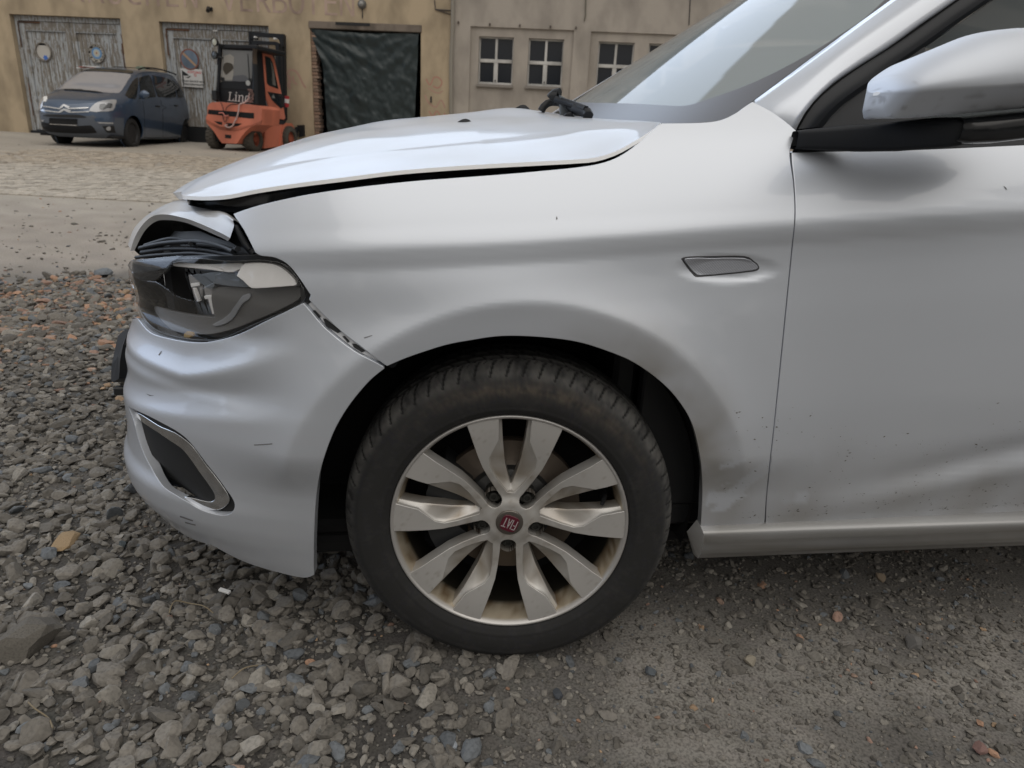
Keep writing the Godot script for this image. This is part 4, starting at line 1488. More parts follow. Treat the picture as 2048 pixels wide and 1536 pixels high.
func make_car_details(car: Node3D) -> void:
	# bright clip rail in the open joint between wing and bumper
	var m := MB.new()
	var a := pil([604, 606, -0.070, 640, 630, -0.055, 690, 670, -0.04, 735, 702, -0.03, 762, 727, -0.022], 30)
	var b := pil([612, 604, -0.085, 646, 632, -0.07, 694, 672, -0.055, 738, 704, -0.045, 764, 728, -0.035], 30)
	strip3(m, a, b, Vector3(0, 0.6, 1))
	done(m, "joint_rail", M.plastic, car)
	var clip := fit(ppx([609, 607, 622, 621, 649, 652, 683, 681, 716, 704, 752, 724, 756, 723, 726, 701, 696, 677, 664, 649, 636, 623, 619, 606], 2), body)
	var rail := done(panel(body_in(0.010), clip, [], 0.01, 0.004, BODY_SIGN), "joint_bracket", mat(lin(0.62, 0.63, 0.65), 0.4), car)
	for q in [[621, 623, 626, 622, 638, 634, 634, 638], [642, 638, 648, 639, 680, 663, 672, 667, 648, 653], [681, 673, 686, 672, 696, 683, 692, 686], [700, 687, 709, 688, 728, 702, 720, 705, 704, 695]]:
		done(panel(body_in(0.008), fit(PackedVector2Array(v2s(q)), body), [], 0.01, 0.0, BODY_SIGN), "slot", M.black, rail)
	# scrapes down to the dark primer
	for q in [[508, 889, 526, 888, 545, 886.5, 545, 888.5, 526, 890, 509, 891], [360, 1031, 372, 1035, 386, 1040, 386, 1042.5, 372, 1038, 360, 1034], [370, 1043, 392, 1049, 391, 1051, 371, 1046], [292, 787, 301, 790, 309, 791, 300, 792], [317, 710, 323, 702, 324, 703, 319, 711], [728, 675, 745, 670, 744, 671.5, 729, 677], [2006, 371, 2012, 376, 2014, 381, 2011, 378], [1112, 436, 1114, 432, 1115, 438, 1113, 440]]:
		done(panel(body, fit(PackedVector2Array(v2s(q)), body), [], 0.02, 0.0, BODY_SIGN, null, 0.0006), "scrape", mat(lin(0.15, 0.15, 0.155), 0.7), car)
	# splashed mud on the lower wing and door
	var mud := MB.new()
	for i in 520:
		var px := rng.randf_range(0.40, 1.2)
		var py := 0.31 + 0.26 * pow(rng.randf(), 1.8)
		if noise.get_noise_2d(px * 5.0, py * 8.0) < -0.08:
			continue
		var s := 1.7 - px
		var r := 0.0004 + 0.0011 * pow(rng.randf(), 4.0)
		var g := normal_at(body, s, py, BODY_SIGN)
		var c: Vector3 = body(s, py) + g * 0.0006
		var along := Vector3(1, rng.randf_range(-0.4, 0.8), 0).normalized()
		var over := g.cross(along).normalized() * r
		along = along * r * rng.randf_range(1.0, 3.5)
		mud.tri(c - along, c - over, c + along, g, g, g)
		mud.tri(c - along, c + along, c + over, g, g, g)
	done(mud, "mud_specks", mat(lin(0.12, 0.112, 0.10), 0.9), car).set_meta("kind", "stuff")
	# small plastic tab at the foot of the joint
	var tab := MB.new()
	tab.quad(car_at(774, 731, -0.012), car_at(800, 719, -0.012), car_at(790, 734, -0.014), car_at(783, 736, -0.014), Vector3(0, 0, 1))
	done(tab, "liner_tab", M.plastic, car)
	# wheel-arch liner
	var l := MB.new()
	lathe(l, PackedVector2Array([Vector2(0.405, -0.34), Vector2(0.410, -0.20), Vector2(0.412, -0.09), Vector2(0.405, -0.075)]), 60, deg_to_rad(-15), deg_to_rad(198))
	var flip := MB.new()
	for i in range(0, l.v.size(), 3):
		flip.tri(l.v[i], l.v[i + 1], l.v[i + 2], -l.n[i], -l.n[i + 1], -l.n[i + 2])
	var wall := PackedVector2Array([Vector2(0.405, -0.34), Vector2(0.05, -0.34)])
	lathe(flip, wall, 30, deg_to_rad(-15), deg_to_rad(198))
	var ln := done(flip, "arch_liner", M.liner, car)
	ln.position = Vector3(0, 0.312, 0)
	# wiper and mount torn off its place behind the bonnet
	var w := Node3D.new()
	w.name = "wiper"
	car.add_child(w)
	var arm := MB.new()
	tube(arm, pil([1082, 222, -0.66, 1090, 210, -0.66, 1104, 204, -0.66, 1120, 205, -0.64, 1140, 214, -0.60, 1160, 224, -0.56], 14), 0.010, 6)
	done(arm, "wiper_arm", M.black, w)
	var bl := MB.new()
	tube(bl, pil([1112, 199, -0.62, 1140, 207, -0.58, 1172, 219, -0.52], 6), 0.009, 6)
	tube(bl, pil([1150, 218, -0.56, 1174, 226, -0.52, 1176, 232, -0.51], 6), 0.013, 7)
	done(bl, "wiper_blade", M.plastic, w)
	var hd := MB.new()
	tube(hd, pil([1100, 196, -0.64, 1108, 187, -0.64, 1120, 184, -0.63], 5), 0.010, 7)
	tube(hd, pil([1102, 193, -0.64, 1116, 192, -0.63], 4), 0.011, 7)
	tube(hd, pil([1110, 196, -0.64, 1112, 208, -0.65], 4), 0.008, 7)
	done(hd, "wiper_joint", M.black, w)
	var fin := MB.new()
	prism_car(fin, [1120, 190, 1130, 195, 1136, 207, 1146, 226, 1150, 233, 1121, 233], -0.60, 0.012)
	done(fin, "cowl_bracket", mat(lin(0.12, 0.135, 0.15), 0.4), car)
	for q in [[[1128, 233, 1134, 226, 1143, 224, 1150, 234], -0.55], [[1036, 219, 1042, 211, 1048, 210, 1054, 217, 1056, 222], -0.80], [[1062, 221, 1082, 222, 1082, 224, 1062, 223], -0.85]]:
		var jet := MB.new()
		prism_car(jet, q[0], q[1], 0.025)
		done(jet, "cowl_piece", M.plastic, car)

func prism_car(m: MB, a: Array, z: float, thick: float) -> void:
	var poly := PackedVector2Array()
	for i in range(0, a.size(), 2):
		var p := car_at(a[i], a[i + 1], z)
		poly.append(Vector2(p.x, p.y))
	prism(m, poly, z - thick, z, 0.002)
# ---------------------------------------------------------------- the wheel
const RIM := 0.2325

func make_wheel(car: Node3D) -> void:
	var w := Node3D.new()
	w.name = "front_wheel"
	w.transform = Transform3D(Basis(Vector3.UP, deg_to_rad(-6.8)) * Basis(Vector3.RIGHT, deg_to_rad(-0.6)), Vector3(0.0, 0.312, 0.0))
	car.add_child(w)
	make_tyre(w)
	make_rim(w)
	# a plain wheel of the same size on the far side
	var f := Node3D.new()
	f.name = "front_wheel"
	f.transform = Transform3D(Basis(Vector3.UP, deg_to_rad(173.0)), Vector3(0.0, 0.312, -1.77))
	car.add_child(f, true)
	var m := MB.new()
	m.tint = Color(0.02, 0.02, 0.02)
	lathe(m, PackedVector2Array([Vector2(0.24, -0.21), Vector2(0.30, -0.2), Vector2(0.3185, -0.17), Vector2(0.322, -0.1), Vector2(0.3185, -0.034), Vector2(0.30, 0.0), Vector2(0.26, 0.012), Vector2(0.2325, 0.0), Vector2(0.05, -0.03), Vector2(0.0, -0.03)]), 40)
	done(m, "tyre", M.rubber, f, true)

func tyre_cut(a: float, z: float) -> float:
	# how deep the tread is cut at this place
	var d := 0.0
	if z > -0.052 and z < 0.002:
		var t := (z + 0.052) / 0.054
		var ph := a * 65.0 / TAU + 0.55 * pow(1.0 - t, 2.5) + 0.12 * sin(t * 3.0)
		var k := absf(ph - round(ph))
		d = maxf(d, 0.0033 * ramp(0.085, 0.045, k) * ramp(1.0, 0.8, t))
		var s := a * 130.0 / TAU - 2.2 * t
		var k2 := absf(s - round(s))
		d = maxf(d, 0.0016 * ramp(0.10, 0.05, k2) * ramp(0.62, 0.45, t))
	elif z <= -0.052 and z > -0.165:
		for g in [-0.060, -0.094, -0.130]:
			d = maxf(d, 0.006 * ramp(0.006, 0.003, absf(z - g)))
		var s2 := a * 65.0 / TAU + (z + 0.06) * 22.0
		d = maxf(d, 0.003 * ramp(0.10, 0.05, absf(s2 - round(s2))))
	return d

func make_tyre(w: Node3D) -> void:
	var prof := smooth2(v2s([0.2325, -0.006, 0.2350, 0.001, 0.2400, 0.006, 0.2500, 0.0105, 0.2630, 0.0125, 0.2790, 0.0115, 0.2930, 0.006, 0.3045, -0.005, 0.3125, -0.018, 0.3180, -0.034, 0.3208, -0.052, 0.3215, -0.075, 0.3220, -0.110, 0.3208, -0.150, 0.3170, -0.175, 0.300, -0.205, 0.27, -0.215, 0.235, -0.205]), 4)
	for i in prof.size():
		prof[i].x += (prof[i].x - RIM) * 0.075
	var m := MB.new()
	var segs := 780
	var rows := []
	var tones := []
	for i in prof.size():
		var r := PackedVector3Array()
		var tr := PackedColorArray()
		var p := prof[i]
		for j in segs:
			var a := TAU * j / segs
			var rr := p.x
			if p.x > 0.305:
				rr -= tyre_cut(a, p.y)
			# fine rings on the side wall
			var z := p.y
			if p.y > -0.01 and p.x < 0.30:
				for q in [0.2445, 0.2485, 0.2905, 0.2945]:
					z += 0.0014 * exp(-pow((p.x - q) / 0.0011, 2.0))
			var v := Vector3(cos(a) * rr, sin(a) * rr, z)
			if v.y < -0.309:      # pressed flat on the ground
				v.z += (-0.309 - v.y) * 0.8 * signf(z + 0.1)
				v.y = -0.309 + (v.y + 0.309) * 0.1
			r.append(v)
			var dust := ramp(0.296, 0.315, p.x) * ramp(-0.2, -0.01, p.y)
			var n := noise.get_noise_3d(cos(a) * 5.0, sin(a) * 5.0, p.x * 30.0)
			var n2 := noise.get_noise_3d(cos(a) * 26.0, sin(a) * 26.0, p.x * 60.0)
			var c := Color(0.0175, 0.0178, 0.0190)
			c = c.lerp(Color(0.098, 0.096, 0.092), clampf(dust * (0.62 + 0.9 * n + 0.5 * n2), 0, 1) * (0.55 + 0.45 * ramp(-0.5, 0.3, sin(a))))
			var deg := rad_to_deg(a)
			var arc := exp(-pow((deg - 82.0) / 36.0, 2.0)) * exp(-pow((p.x - 0.287) / 0.013, 2.0)) * ramp(-0.02, 0.0, p.y)
			c = c.lerp(Color(0.082, 0.067, 0.052), clampf(arc * (0.55 + 0.8 * n + 0.6 * n2), 0, 0.8))
			c = c.lerp(Color(0.05, 0.045, 0.041), clampf(0.35 * n + 0.25 * n2 - 0.02, 0, 0.35))
			if p.x > 0.305 and tyre_cut(a, p.y) > 0.0012:
				c = Color(0.008, 0.008, 0.008)
			tr.append(c)
		rows.append(r)
		tones.append(tr)
	for i in prof.size() - 1:
		for j in segs:
			var j1 := (j + 1) % segs
			var nn := []
			for q in [[i, j], [i, j1], [i + 1, j1], [i + 1, j]]:
				var du: Vector3 = rows[q[0]][(q[1] + 1) % segs] - rows[q[0]][(q[1] - 1 + segs) % segs]
				var dv: Vector3 = rows[mini(q[0] + 1, prof.size() - 1)][q[1]] - rows[maxi(q[0] - 1, 0)][q[1]]
				nn.append(du.cross(dv).normalized() * -1.0)
			m.tri(rows[i][j], rows[i][j1], rows[i + 1][j1], nn[0], nn[1], nn[2], Vector2(), Vector2(), Vector2(), tones[i][j], tones[i][j1], tones[i + 1][j1])
			m.tri(rows[i][j], rows[i + 1][j1], rows[i + 1][j], nn[0], nn[2], nn[3], Vector2(), Vector2(), Vector2(), tones[i][j], tones[i + 1][j1], tones[i + 1][j])
	done(m, "tyre", M.rubber, w, true)

func rim_face(u: float, v: float) -> Vector3:
	var r := Vector2(u, v).length() / RIM
	return Vector3(u, v, -0.003 - 0.020 * ramp(0.95, 0.25, r) + 0.006 * ramp(0.25, 0.15, r))

func alloy(p: Vector3, _g: Vector3) -> Color:
	var r := Vector2(p.x, p.y).length() / RIM
	var c := Color(0.60, 0.592, 0.575)
	var n := noise.get_noise_3d(p.x * 30, p.y * 30, p.z * 60)
	var n2 := noise.get_noise_3d(p.x * 90, p.y * 90, 3)
	var k := ramp(-0.010, -0.034, p.z) * (0.55 + 0.6 * n) * ramp(0.2, 0.5, r)
	k += 0.30 * ramp(0.60, 0.2, r) * (0.6 + n)
	k += 0.3 * ramp(0.25, 0.5, n2) * ramp(-0.3, 0.4, n)
	return c.lerp(Color(0.20, 0.15, 0.095), clampf(k, 0, 0.75))

func turned(poly: PackedVector2Array, a: float, flip := false) -> PackedVector2Array:
	var o := PackedVector2Array()
	for p in poly:
		o.append(Vector2(-p.x if flip else p.x, p.y).rotated(a) * RIM)
	return o

func make_rim(w: Node3D) -> void:
	var alloy_mat := vmat(0.34, 0.5)
	# left spoke of a pair whose axis points up, in rim radii
	var v_side := smooth2(v2s([-0.137, 0.975, -0.132, 0.86, -0.130, 0.77, -0.168, 0.68, -0.203, 0.595, -0.197, 0.51, -0.145, 0.415, -0.085, 0.33, -0.030, 0.258, 0.0, 0.245]), 1)
	var g_side := smooth2(v2s([-0.05, 0.20, -0.09, 0.245, -0.130, 0.31, -0.19, 0.41, -0.243, 0.51, -0.288, 0.63, -0.338, 0.78, -0.382, 0.905]), 1)
	var spoke := PackedVector2Array()
	for k in 5:
		var a := deg_to_rad(lerpf(112.8, 98.0, k / 4.0))
		spoke.append(Vector2(cos(a), sin(a)) * 0.985)
	spoke.append_array(v_side)
	spoke.append(Vector2(0.0, 0.1))
	spoke.append_array(g_side)
	var ring := PackedVector2Array()
	for k in 48:
		ring.append(Vector2(cos(TAU * k / 48), sin(TAU * k / 48)) * 0.262 * RIM)
	var face := ring
	for q in 5:
		for s in 2:
			var got := Geometry2D.merge_polygons(face, turned(spoke, TAU * q / 5.0, s == 1))
			var most := 0
			for i in got.size():
				if got[i].size() > got[most].size():
					most = i
			face = got[most]
	for q in 5:
		var a := deg_to_rad(54.0 + 72.0 * q)
		var bore := PackedVector2Array()
		for k in 24:
			bore.append((Vector2(cos(a), sin(a)) * 0.242 + Vector2(cos(TAU * k / 24), sin(TAU * k / 24)) * 0.074) * RIM)
		var cut := Geometry2D.clip_polygons(face, bore)
		var most := 0
		for i in cut.size():
			if cut[i].size() > cut[most].size():
				most = i
		face = cut[most]
	var cap_hole := PackedVector2Array()
	for k in 36:
		cap_hole.append(Vector2(cos(TAU * k / 36), sin(TAU * k / 36)) * 0.117 * RIM)
	var m := panel(rim_face, face, [cap_hole], 0.0055, 0.034, 1.0, alloy)
	# stepped facets inside each pair
	var low := smooth2(v2s([-0.110, 0.972, -0.100, 0.86, -0.092, 0.76, -0.080, 0.66, -0.070, 0.585, -0.058, 0.50, -0.040, 0.43, -0.022, 0.37, -0.006, 0.32, 0.0, 0.312]), 1)
	for q in 5:
		for s in 2:
			var hi2 := turned(v_side, TAU * q / 5.0, s == 1)
			var lo2 := turned(low, TAU * q / 5.0, s == 1)
			var rows := [PackedVector3Array(), PackedVector3Array(), PackedVector3Array(), PackedVector3Array(), PackedVector3Array()]
			for i in hi2.size():
				var h := rim_face(hi2[i].x, hi2[i].y) + Vector3(0, 0, -0.0042)
				var step := 0.010 + 0.004 * ramp(0.85, 0.55, hi2[i].length() / RIM)
				var l := Vector3(lo2[i].x, lo2[i].y, h.z - step)
				rows[0].append(h)
				rows[1].append(h.lerp(l, 0.18) + Vector3(0, 0, -step * 0.38))
				rows[2].append(h.lerp(l, 0.85) + Vector3(0, 0, -0.001))
				rows[3].append(l + Vector3(0, 0, -0.002))
				rows[4].append(l + Vector3(0, 0, -0.030))
			var side := Vector3(1.0 if s == 0 else -1.0, 0, 0).rotated(Vector3.BACK, TAU * q / 5.0)
			loft(m, [rows[3], rows[4]], false, side, func(p): return alloy(p, Vector3.ZERO))
			rows.resize(4)
			loft(m, rows, false, side * 0.5 + Vector3(0, 0, 1), func(p): return alloy(p, Vector3.ZERO))
	# lip, barrel
	var lm := MB.new()
	var lipp := v2s([0.2318, -0.03, 0.2330, -0.004, 0.2326, -0.0006, 0.2306, 0.0008, 0.2280, 0.0, 0.2262, -0.0026, 0.2240, -0.006, 0.222, -0.012, 0.2175, -0.028, 0.215, -0.046, 0.2135, -0.060, 0.2150, -0.20])
	var pr := PackedVector2Array()
	for p in lipp:
		pr.append(p)
	for i in pr.size() - 1:
		for j in 120:
			var quad := []
			for e in [[i, j], [i, j + 1], [i + 1, j + 1], [i + 1, j]]:
				var a: float = TAU * e[1] / 120.0
				var p: Vector2 = pr[e[0]]
				var nn := lathe_normal(pr, e[0], true, i)
				var pos := Vector3(cos(a) * p.x, sin(a) * p.x, p.y)
				var n := noise.get_noise_3d(cos(a) * 9.0, sin(a) * 9.0, p.y * 40.0)
				var n2 := noise.get_noise_3d(cos(a) * 45.0, sin(a) * 45.0, p.y * 20.0)
				var c := Color(0.50, 0.49, 0.475).lerp(Color(0.56, 0.49, 0.38), ramp(-0.004, -0.012, p.y))
				c = c.lerp(Color(0.20, 0.125, 0.06), clampf(ramp(-0.004, -0.02, p.y) * (0.30 + 1.1 * n + 0.9 * n2) + 0.5 * ramp(-0.035, -0.058, p.y) - 0.12 * ramp(-0.3, -0.9, sin(a)), 0, 0.85))
				if p.y < -0.05:
					c = Color(0.045, 0.04, 0.035)
				quad.append([pos, Vector3(-cos(a) * -nn.x, -sin(a) * -nn.x, nn.y) * -1.0, c])
			for t in [[0, 1, 2], [0, 2, 3]]:
				lm.tri(quad[t[0]][0], quad[t[1]][0], quad[t[2]][0], quad[t[0]][1], quad[t[1]][1], quad[t[2]][1], Vector2(), Vector2(), Vector2(), quad[t[0]][2], quad[t[1]][2], quad[t[2]][2])
	done(m, "alloy_spokes", alloy_mat, w, true)
	done(lm, "rim", alloy_mat, w, true)
	# bolts in their bores
	for q in 5:
		var a := deg_to_rad(54.0 + 72.0 * q)
		var c := Vector3(cos(a), sin(a), 0) * 0.242 * RIM
		var b := MB.new()
		b.at = Transform3D(Basis(), c)
		b.tint = Color(0.05, 0.048, 0.045)
		lathe(b, PackedVector2Array([Vector2(0.0165, -0.075), Vector2(0.0165, -0.046), Vector2(0.0100, -0.046), Vector2(0.0094, -0.034), Vector2(0.0080, -0.032), Vector2(0.0055, -0.032), Vector2(0.0050, -0.037), Vector2(0.0, -0.037)]), 18, 0.0, TAU, false)
		# worn bore wall towards the rim
		var o := done(b, "wheel_bolt", vmat(0.5, 0.5), w, true)
		var bw := MB.new()
		bw.at = Transform3D(Basis(), c)
		var src := MB.new()
		lathe(src, PackedVector2Array([Vector2(0.0172, -0.046), Vector2(0.0172, -0.028)]), 16, a - 1.15, a + 1.15)
		for i in range(0, src.v.size(), 3):
			for k in 3:
				pass
			var tone := Color(0.45, 0.42, 0.38).lerp(Color(0.08, 0.06, 0.05), ramp(-0.2, 0.3, noise.get_noise_3d(src.v[i].x * 200, src.v[i].y * 200, q)))
			bw.tri(src.v[i], src.v[i + 1], src.v[i + 2], -src.n[i], -src.n[i + 1], -src.n[i + 2], Vector2(), Vector2(), Vector2(), tone, tone, tone)
		done(bw, "bore", vmat(0.4, 0.6), o, true)
	# centre cap with its badge
	var cap := MB.new()
	lathe(cap, PackedVector2Array([Vector2(0.0272, -0.035), Vector2(0.0272, -0.0155), Vector2(0.0262, -0.0140), Vector2(0.0245, -0.0135), Vector2(0.012, -0.0125), Vector2(0.0, -0.0122)]), 40)
	var co := done(cap, "centre_cap", mat(lin(0.16, 0.145, 0.13), 0.3, 0.7), w)
	var badge := MB.new()
	var bp := PackedVector2Array()
	for k in 40:
		var a := TAU * k / 40
		bp.append(Vector2(signf(cos(a)) * pow(absf(cos(a)), 0.55) * 0.0172, signf(sin(a)) * pow(absf(sin(a)), 0.55) * 0.0172))
	var turn := deg_to_rad(160.0)
	badge.at = Transform3D(Basis(Vector3.BACK, turn), Vector3(0, 0, 0))
	prism(badge, bp, -0.0130, -0.0108, 0.0006)
	done(badge, "badge", mat(lin(0.10, 0.012, 0.025), 0.3), co)
	var lm2 := MB.new()
	lm2.at = Transform3D(Basis(Vector3.BACK, turn), Vector3(0, 0, 0))
	# four tall letters drawn as bars, 0.0200 tall
	var x := -0.0138
	var h := 0.0098
	var bars := [
		[[-0.0135, -h, -0.0135, h], [-0.0135, h, -0.0080, h], [-0.0135, 0.001, -0.0090, 0.001]],
		[[-0.0050, -h, -0.0050, h]],
		[[-0.0020, -h, 0.0010, h], [0.0010, h, 0.0040, -h], [-0.0008, -0.003, 0.0028, -0.003]],
		[[0.0062, h, 0.0135, h], [0.0099, h, 0.0099, -h]]]
	for letter in bars:
		for s in letter:
			var a := Vector2(s[0], s[1])
			var b := Vector2(s[2], s[3])
			var d := (b - a).normalized()
			var e := Vector2(-d.y, d.x) * 0.0009
			a -= d * 0.0009
			b += d * 0.0009
			prism(lm2, PackedVector2Array([a - e, b - e, b + e, a + e]), -0.0110, -0.0103)
	done(lm2, "lettering", mat(lin(0.55, 0.52, 0.52), 0.35, 0.4), co)
	# brake disc and calliper
	var disc := MB.new()
	lathe(disc, PackedVector2Array([Vector2(0.146, -0.11), Vector2(0.1465, -0.088), Vector2(0.1455, -0.086), Vector2(0.094, -0.086), Vector2(0.092, -0.084), Vector2(0.090, -0.070), Vector2(0.088, -0.068), Vector2(0.02, -0.068)]), 60)
	for i in disc.v.size():
		var r := Vector2(disc.v[i].x, disc.v[i].y).length()
		var base := Color(0.16, 0.13, 0.105) if r > 0.093 else Color(0.05, 0.05, 0.052)
		disc.c[i] = base * (1.0 + 0.25 * sin(r * 3000.0) + 0.3 * noise.get_noise_2d(r * 200.0, 0))
	done(disc, "brake_disc", vmat(0.45, 0.5), w, true)
	var cal := MB.new()
	var cp := PackedVector2Array()
	for k in 9:
		var a := deg_to_rad(lerpf(140, 212, k / 8.0))
		cp.append(Vector2(cos(a), sin(a)) * 0.172)
	for k in 9:
		var a := deg_to_rad(lerpf(212, 140, k / 8.0))
		cp.append(Vector2(cos(a), sin(a)) * (0.098 + 0.012 * sin(k * 0.8)))
	prism(cal, cp, -0.13, -0.060, 0.006)
	done(cal, "brake_calliper", mat(lin(0.035, 0.037, 0.04), 0.5, 0.3), w)
	var valve := MB.new()
	tube(valve, PackedVector3Array([Vector3(0.190, 0.052, -0.045), Vector3(0.180, 0.046, -0.020)]), 0.0045, 8)
	done(valve, "valve", M.black, w)
	var back := MB.new()
	lathe(back, PackedVector2Array([Vector2(0.215, -0.17), Vector2(0.0, -0.17)]), 40)
	done(back, "backing_plate", M.liner, w)
# ---------------------------------------------------------------- the workshops behind
var FAC := Transform3D()

func fac(px: float, py: float, out := 0.0) -> Vector3:
	return on_plane(px, py, FAC, out)

func make_frames() -> void:
	var d := ray(400, 241)
	var p := EYE + d * ((-17.9 - EYE.z) / d.z)
	FAC = Transform3D(Basis(Vector3.UP, deg_to_rad(-5.0)), Vector3(p.x, 0, p.z))

func stained(c: Color, seed_: int, amount: float) -> StandardMaterial3D:
	var m := mat(c, 0.92)
	m.albedo_texture = grain(seed_, 0.018, 256, 256, 1.0 - amount, 1.0 + amount * 0.4, 1.0, 0.55, 6)
	m.uv1_triplanar = true
	m.uv1_world_triplanar = true
	m.uv1_scale = Vector3(0.28, 0.28, 0.28)
	m.detail_enabled = true
	m.detail_blend_mode = BaseMaterial3D.BLEND_MODE_MUL
	m.heightmap_enabled = true
	m.heightmap_texture = grain(seed_ + 1, 0.12, 256, 256, 0.3, 0.7)
	m.heightmap_scale = 0.4
	return m

func gbox(called: String, a: Vector3, b: Vector3, material: Material, parent: Node, bev := 0.004) -> MeshInstance3D:
	var m := MB.new()
	box(m, a.min(b), a.max(b), bev)
	return done(m, called, material, parent)

func make_workshop() -> void:
	make_frames()
	var b := thing("workshop_building", "ochre rendered workshop with two peeling plank gates and faded pink lettering", "building", FAC)
	var gl := fac(-900, 240).x
	var gr := fac(905, 100).x
	var g1 := [fac(18, 27).x, fac(240, 37).x, fac(130, 32).y]
	var g2 := [fac(317, 41).x, fac(537, 54).x, fac(430, 47).y]
	var g3 := [fac(619, 44).x, fac(842, 51).x, fac(730, 47).y]
	var base := ground_height(FAC.origin.x, FAC.origin.z)
	var low := base - 0.4
	var poly := PackedVector2Array([Vector2(gl, low)])
	for g in [g1, g2, g3]:
		poly.append(Vector2(g[0], low))
		poly.append(Vector2(g[0], g[2]))
		poly.append(Vector2(g[1], g[2]))
		poly.append(Vector2(g[1], low))
	poly.append(Vector2(gr, low))
	poly.append(Vector2(gr, 7.6))
	poly.append(Vector2(gl, 7.6))
	var m := MB.new()
	prism(m, poly, -0.36, 0.0)
	done(m, "wall", stained(lin(0.49, 0.395, 0.275), 31, 0.2), b)
	gbox("back_room", Vector3(gl, low, -4.0), Vector3(gr, 7.5, -3.9), M.liner, b)
	gbox("roof", Vector3(gl - 0.3, 7.6, -4.5), Vector3(gr, 7.9, 0.35), mat(lin(0.06, 0.06, 0.065), 0.8), b)
	gate(b, g1, base, 0)
	gate(b, g2, base, 1)
	gbox("threshold", Vector3(g1[0], low, -0.35), Vector3(g1[1], base + 0.08, -0.06), M.plastic, b)
	gbox("threshold", Vector3(g2[0], low, -0.35), Vector3(g2[1], base + 0.36, -0.10), M.black, b)
	# doorway with the hanging sheet: brick jamb, charred lintel
	var brick_m := [mat(lin(0.26, 0.17, 0.125), 0.95), mat(lin(0.21, 0.15, 0.115), 0.95), mat(lin(0.30, 0.21, 0.16), 0.95)]
	var mortar := gbox("jamb", Vector3(g3[0], low, -0.34), Vector3(g3[0] + 0.10, g3[2] - 0.14, -0.05), mat(lin(0.22, 0.19, 0.16), 1.0), b)
	for k in 38:
		var y := low + 0.3 + k * 0.077
		if y > g3[2] - 0.24:
			break
		var w := 0.115 + rng.randf() * 0.05
		gbox("brick", Vector3(g3[0] + 0.002, y, -0.3), Vector3(g3[0] + w, y + 0.064, -0.035 + rng.randf() * 0.015), brick_m[k % 3], mortar, 0.006)
	gbox("lintel", Vector3(g3[0] - 0.02, g3[2] - 0.15, -0.3), Vector3(g3[1] + 0.02, g3[2] + 0.01, 0.03), stained(lin(0.21, 0.175, 0.145), 41, 0.5), b, 0.01)
	gbox("charred_lintel", Vector3(lerpf(g3[0], g3[1], 0.24), g3[2] - 0.06, 0.031), Vector3(lerpf(g3[0], g3[1], 0.55), g3[2] + 0.008, 0.036), M.black, b, 0.001)
	# the sheet
	var t := MB.new()
	var W := 46
	var H := 60
	var x0: float = g3[0] + 0.03
	var x1: float = g3[1] - 0.04
	var rows := []
	for j in H + 1:
		var v := float(j) / H
		var r := PackedVector3Array()
		for i in W + 1:
			var u := float(i) / W
			var left := x0 + 0.20 * ramp(0.04, 0.30, v) + 0.14 * v
			var right := x1 - 0.02 - 0.12 * v
			var x := lerpf(left, right, u)
			var y := lerpf(g3[2] - 0.155, base + 0.1, v) - 0.05 * sin(PI * u) * (1.0 - v)
			var d1 := Vector2(u, v * 1.3).length()
			var d2 := Vector2(1.0 - u, v * 1.3).length()
			var a1 := atan2(v * 1.3, u + 0.05)
			var a2 := atan2(v * 1.3, 1.05 - u)
			var z := 0.017 * sin(a1 * 15.0 + 2.0 * noise.get_noise_2d(u * 3, v * 3)) * ramp(0.0, 0.4, d1) * ramp(1.5, 0.5, d1)
			z += 0.015 * sin(a2 * 17.0 + 1.0 + 2.0 * noise.get_noise_2d(u * 3 + 7, v * 3)) * ramp(0.0, 0.4, d2) * ramp(1.5, 0.5, d2)
			z += 0.03 * noise.get_noise_2d(u * 4.5, v * 5.0) + 0.02 * noise.get_noise_2d(u * 14.0, v * 11.0)
			z += 0.05 * ramp(0.16, 0.0, u) * sin(v * 9.0 + 1.0) * v
			r.append(Vector3(x, y, -0.02 + z))
		rows.append(r)
	loft(t, rows, false, Vector3(0, 0, 1))
	var sheet := done(t, "tarpaulin", mat(lin(0.022, 0.034, 0.037), 0.36), self)
	sheet.transform = FAC
	tag(sheet, "dark green plastic sheet hung across the middle doorway", "tarpaulin")
	# faded stencilled words high on the wall
	var pink := stained(lin(0.50, 0.375, 0.315), 51, 0.35)
	var f := SystemFont.new()
	f.font_names = PackedStringArray(["Droid Sans Mono"])
	f.font_weight = 700
	var word := "RAUCHEN"
	for k in 7:
		letter(b, f, word[k], fac(155 + k * 37.9, 6.5 + k * 1.9), pink)
	word = "VERBOTEN"
	for k in 8:
		letter(b, f, word[k], fac(459 + k * 33.7, 24 + k * 1.55), pink)
	# scrawls
	var red := mat(lin(0.45, 0.23, 0.185), 0.9)
	var red2 := mat(lin(0.44, 0.28, 0.225), 0.9)
	for q in [[[572, 150, 580, 140, 592, 143, 600, 155, 606, 168, 612, 176], red2, 0.05], [[576, 150, 580, 160, 576, 172, 582, 176], red2, 0.09], [[586, 152, 588, 164, 594, 168], red2, 0.05],
		[[852, 158, 860, 170, 868, 155, 878, 156, 884, 166, 876, 176, 866, 172], red, 0.03], [[850, 190, 858, 206, 872, 214, 882, 200, 890, 216], red2, 0.035], [[858, 222, 866, 232, 874, 222, 884, 236, 890, 226], red, 0.03], [[856, 176, 874, 186, 886, 182], red2, 0.03]]:
		var s := MB.new()
		var pts := []
		for i in range(0, q[0].size(), 2):
			pts.append(fac(q[0][i], q[0][i + 1], 0.003))
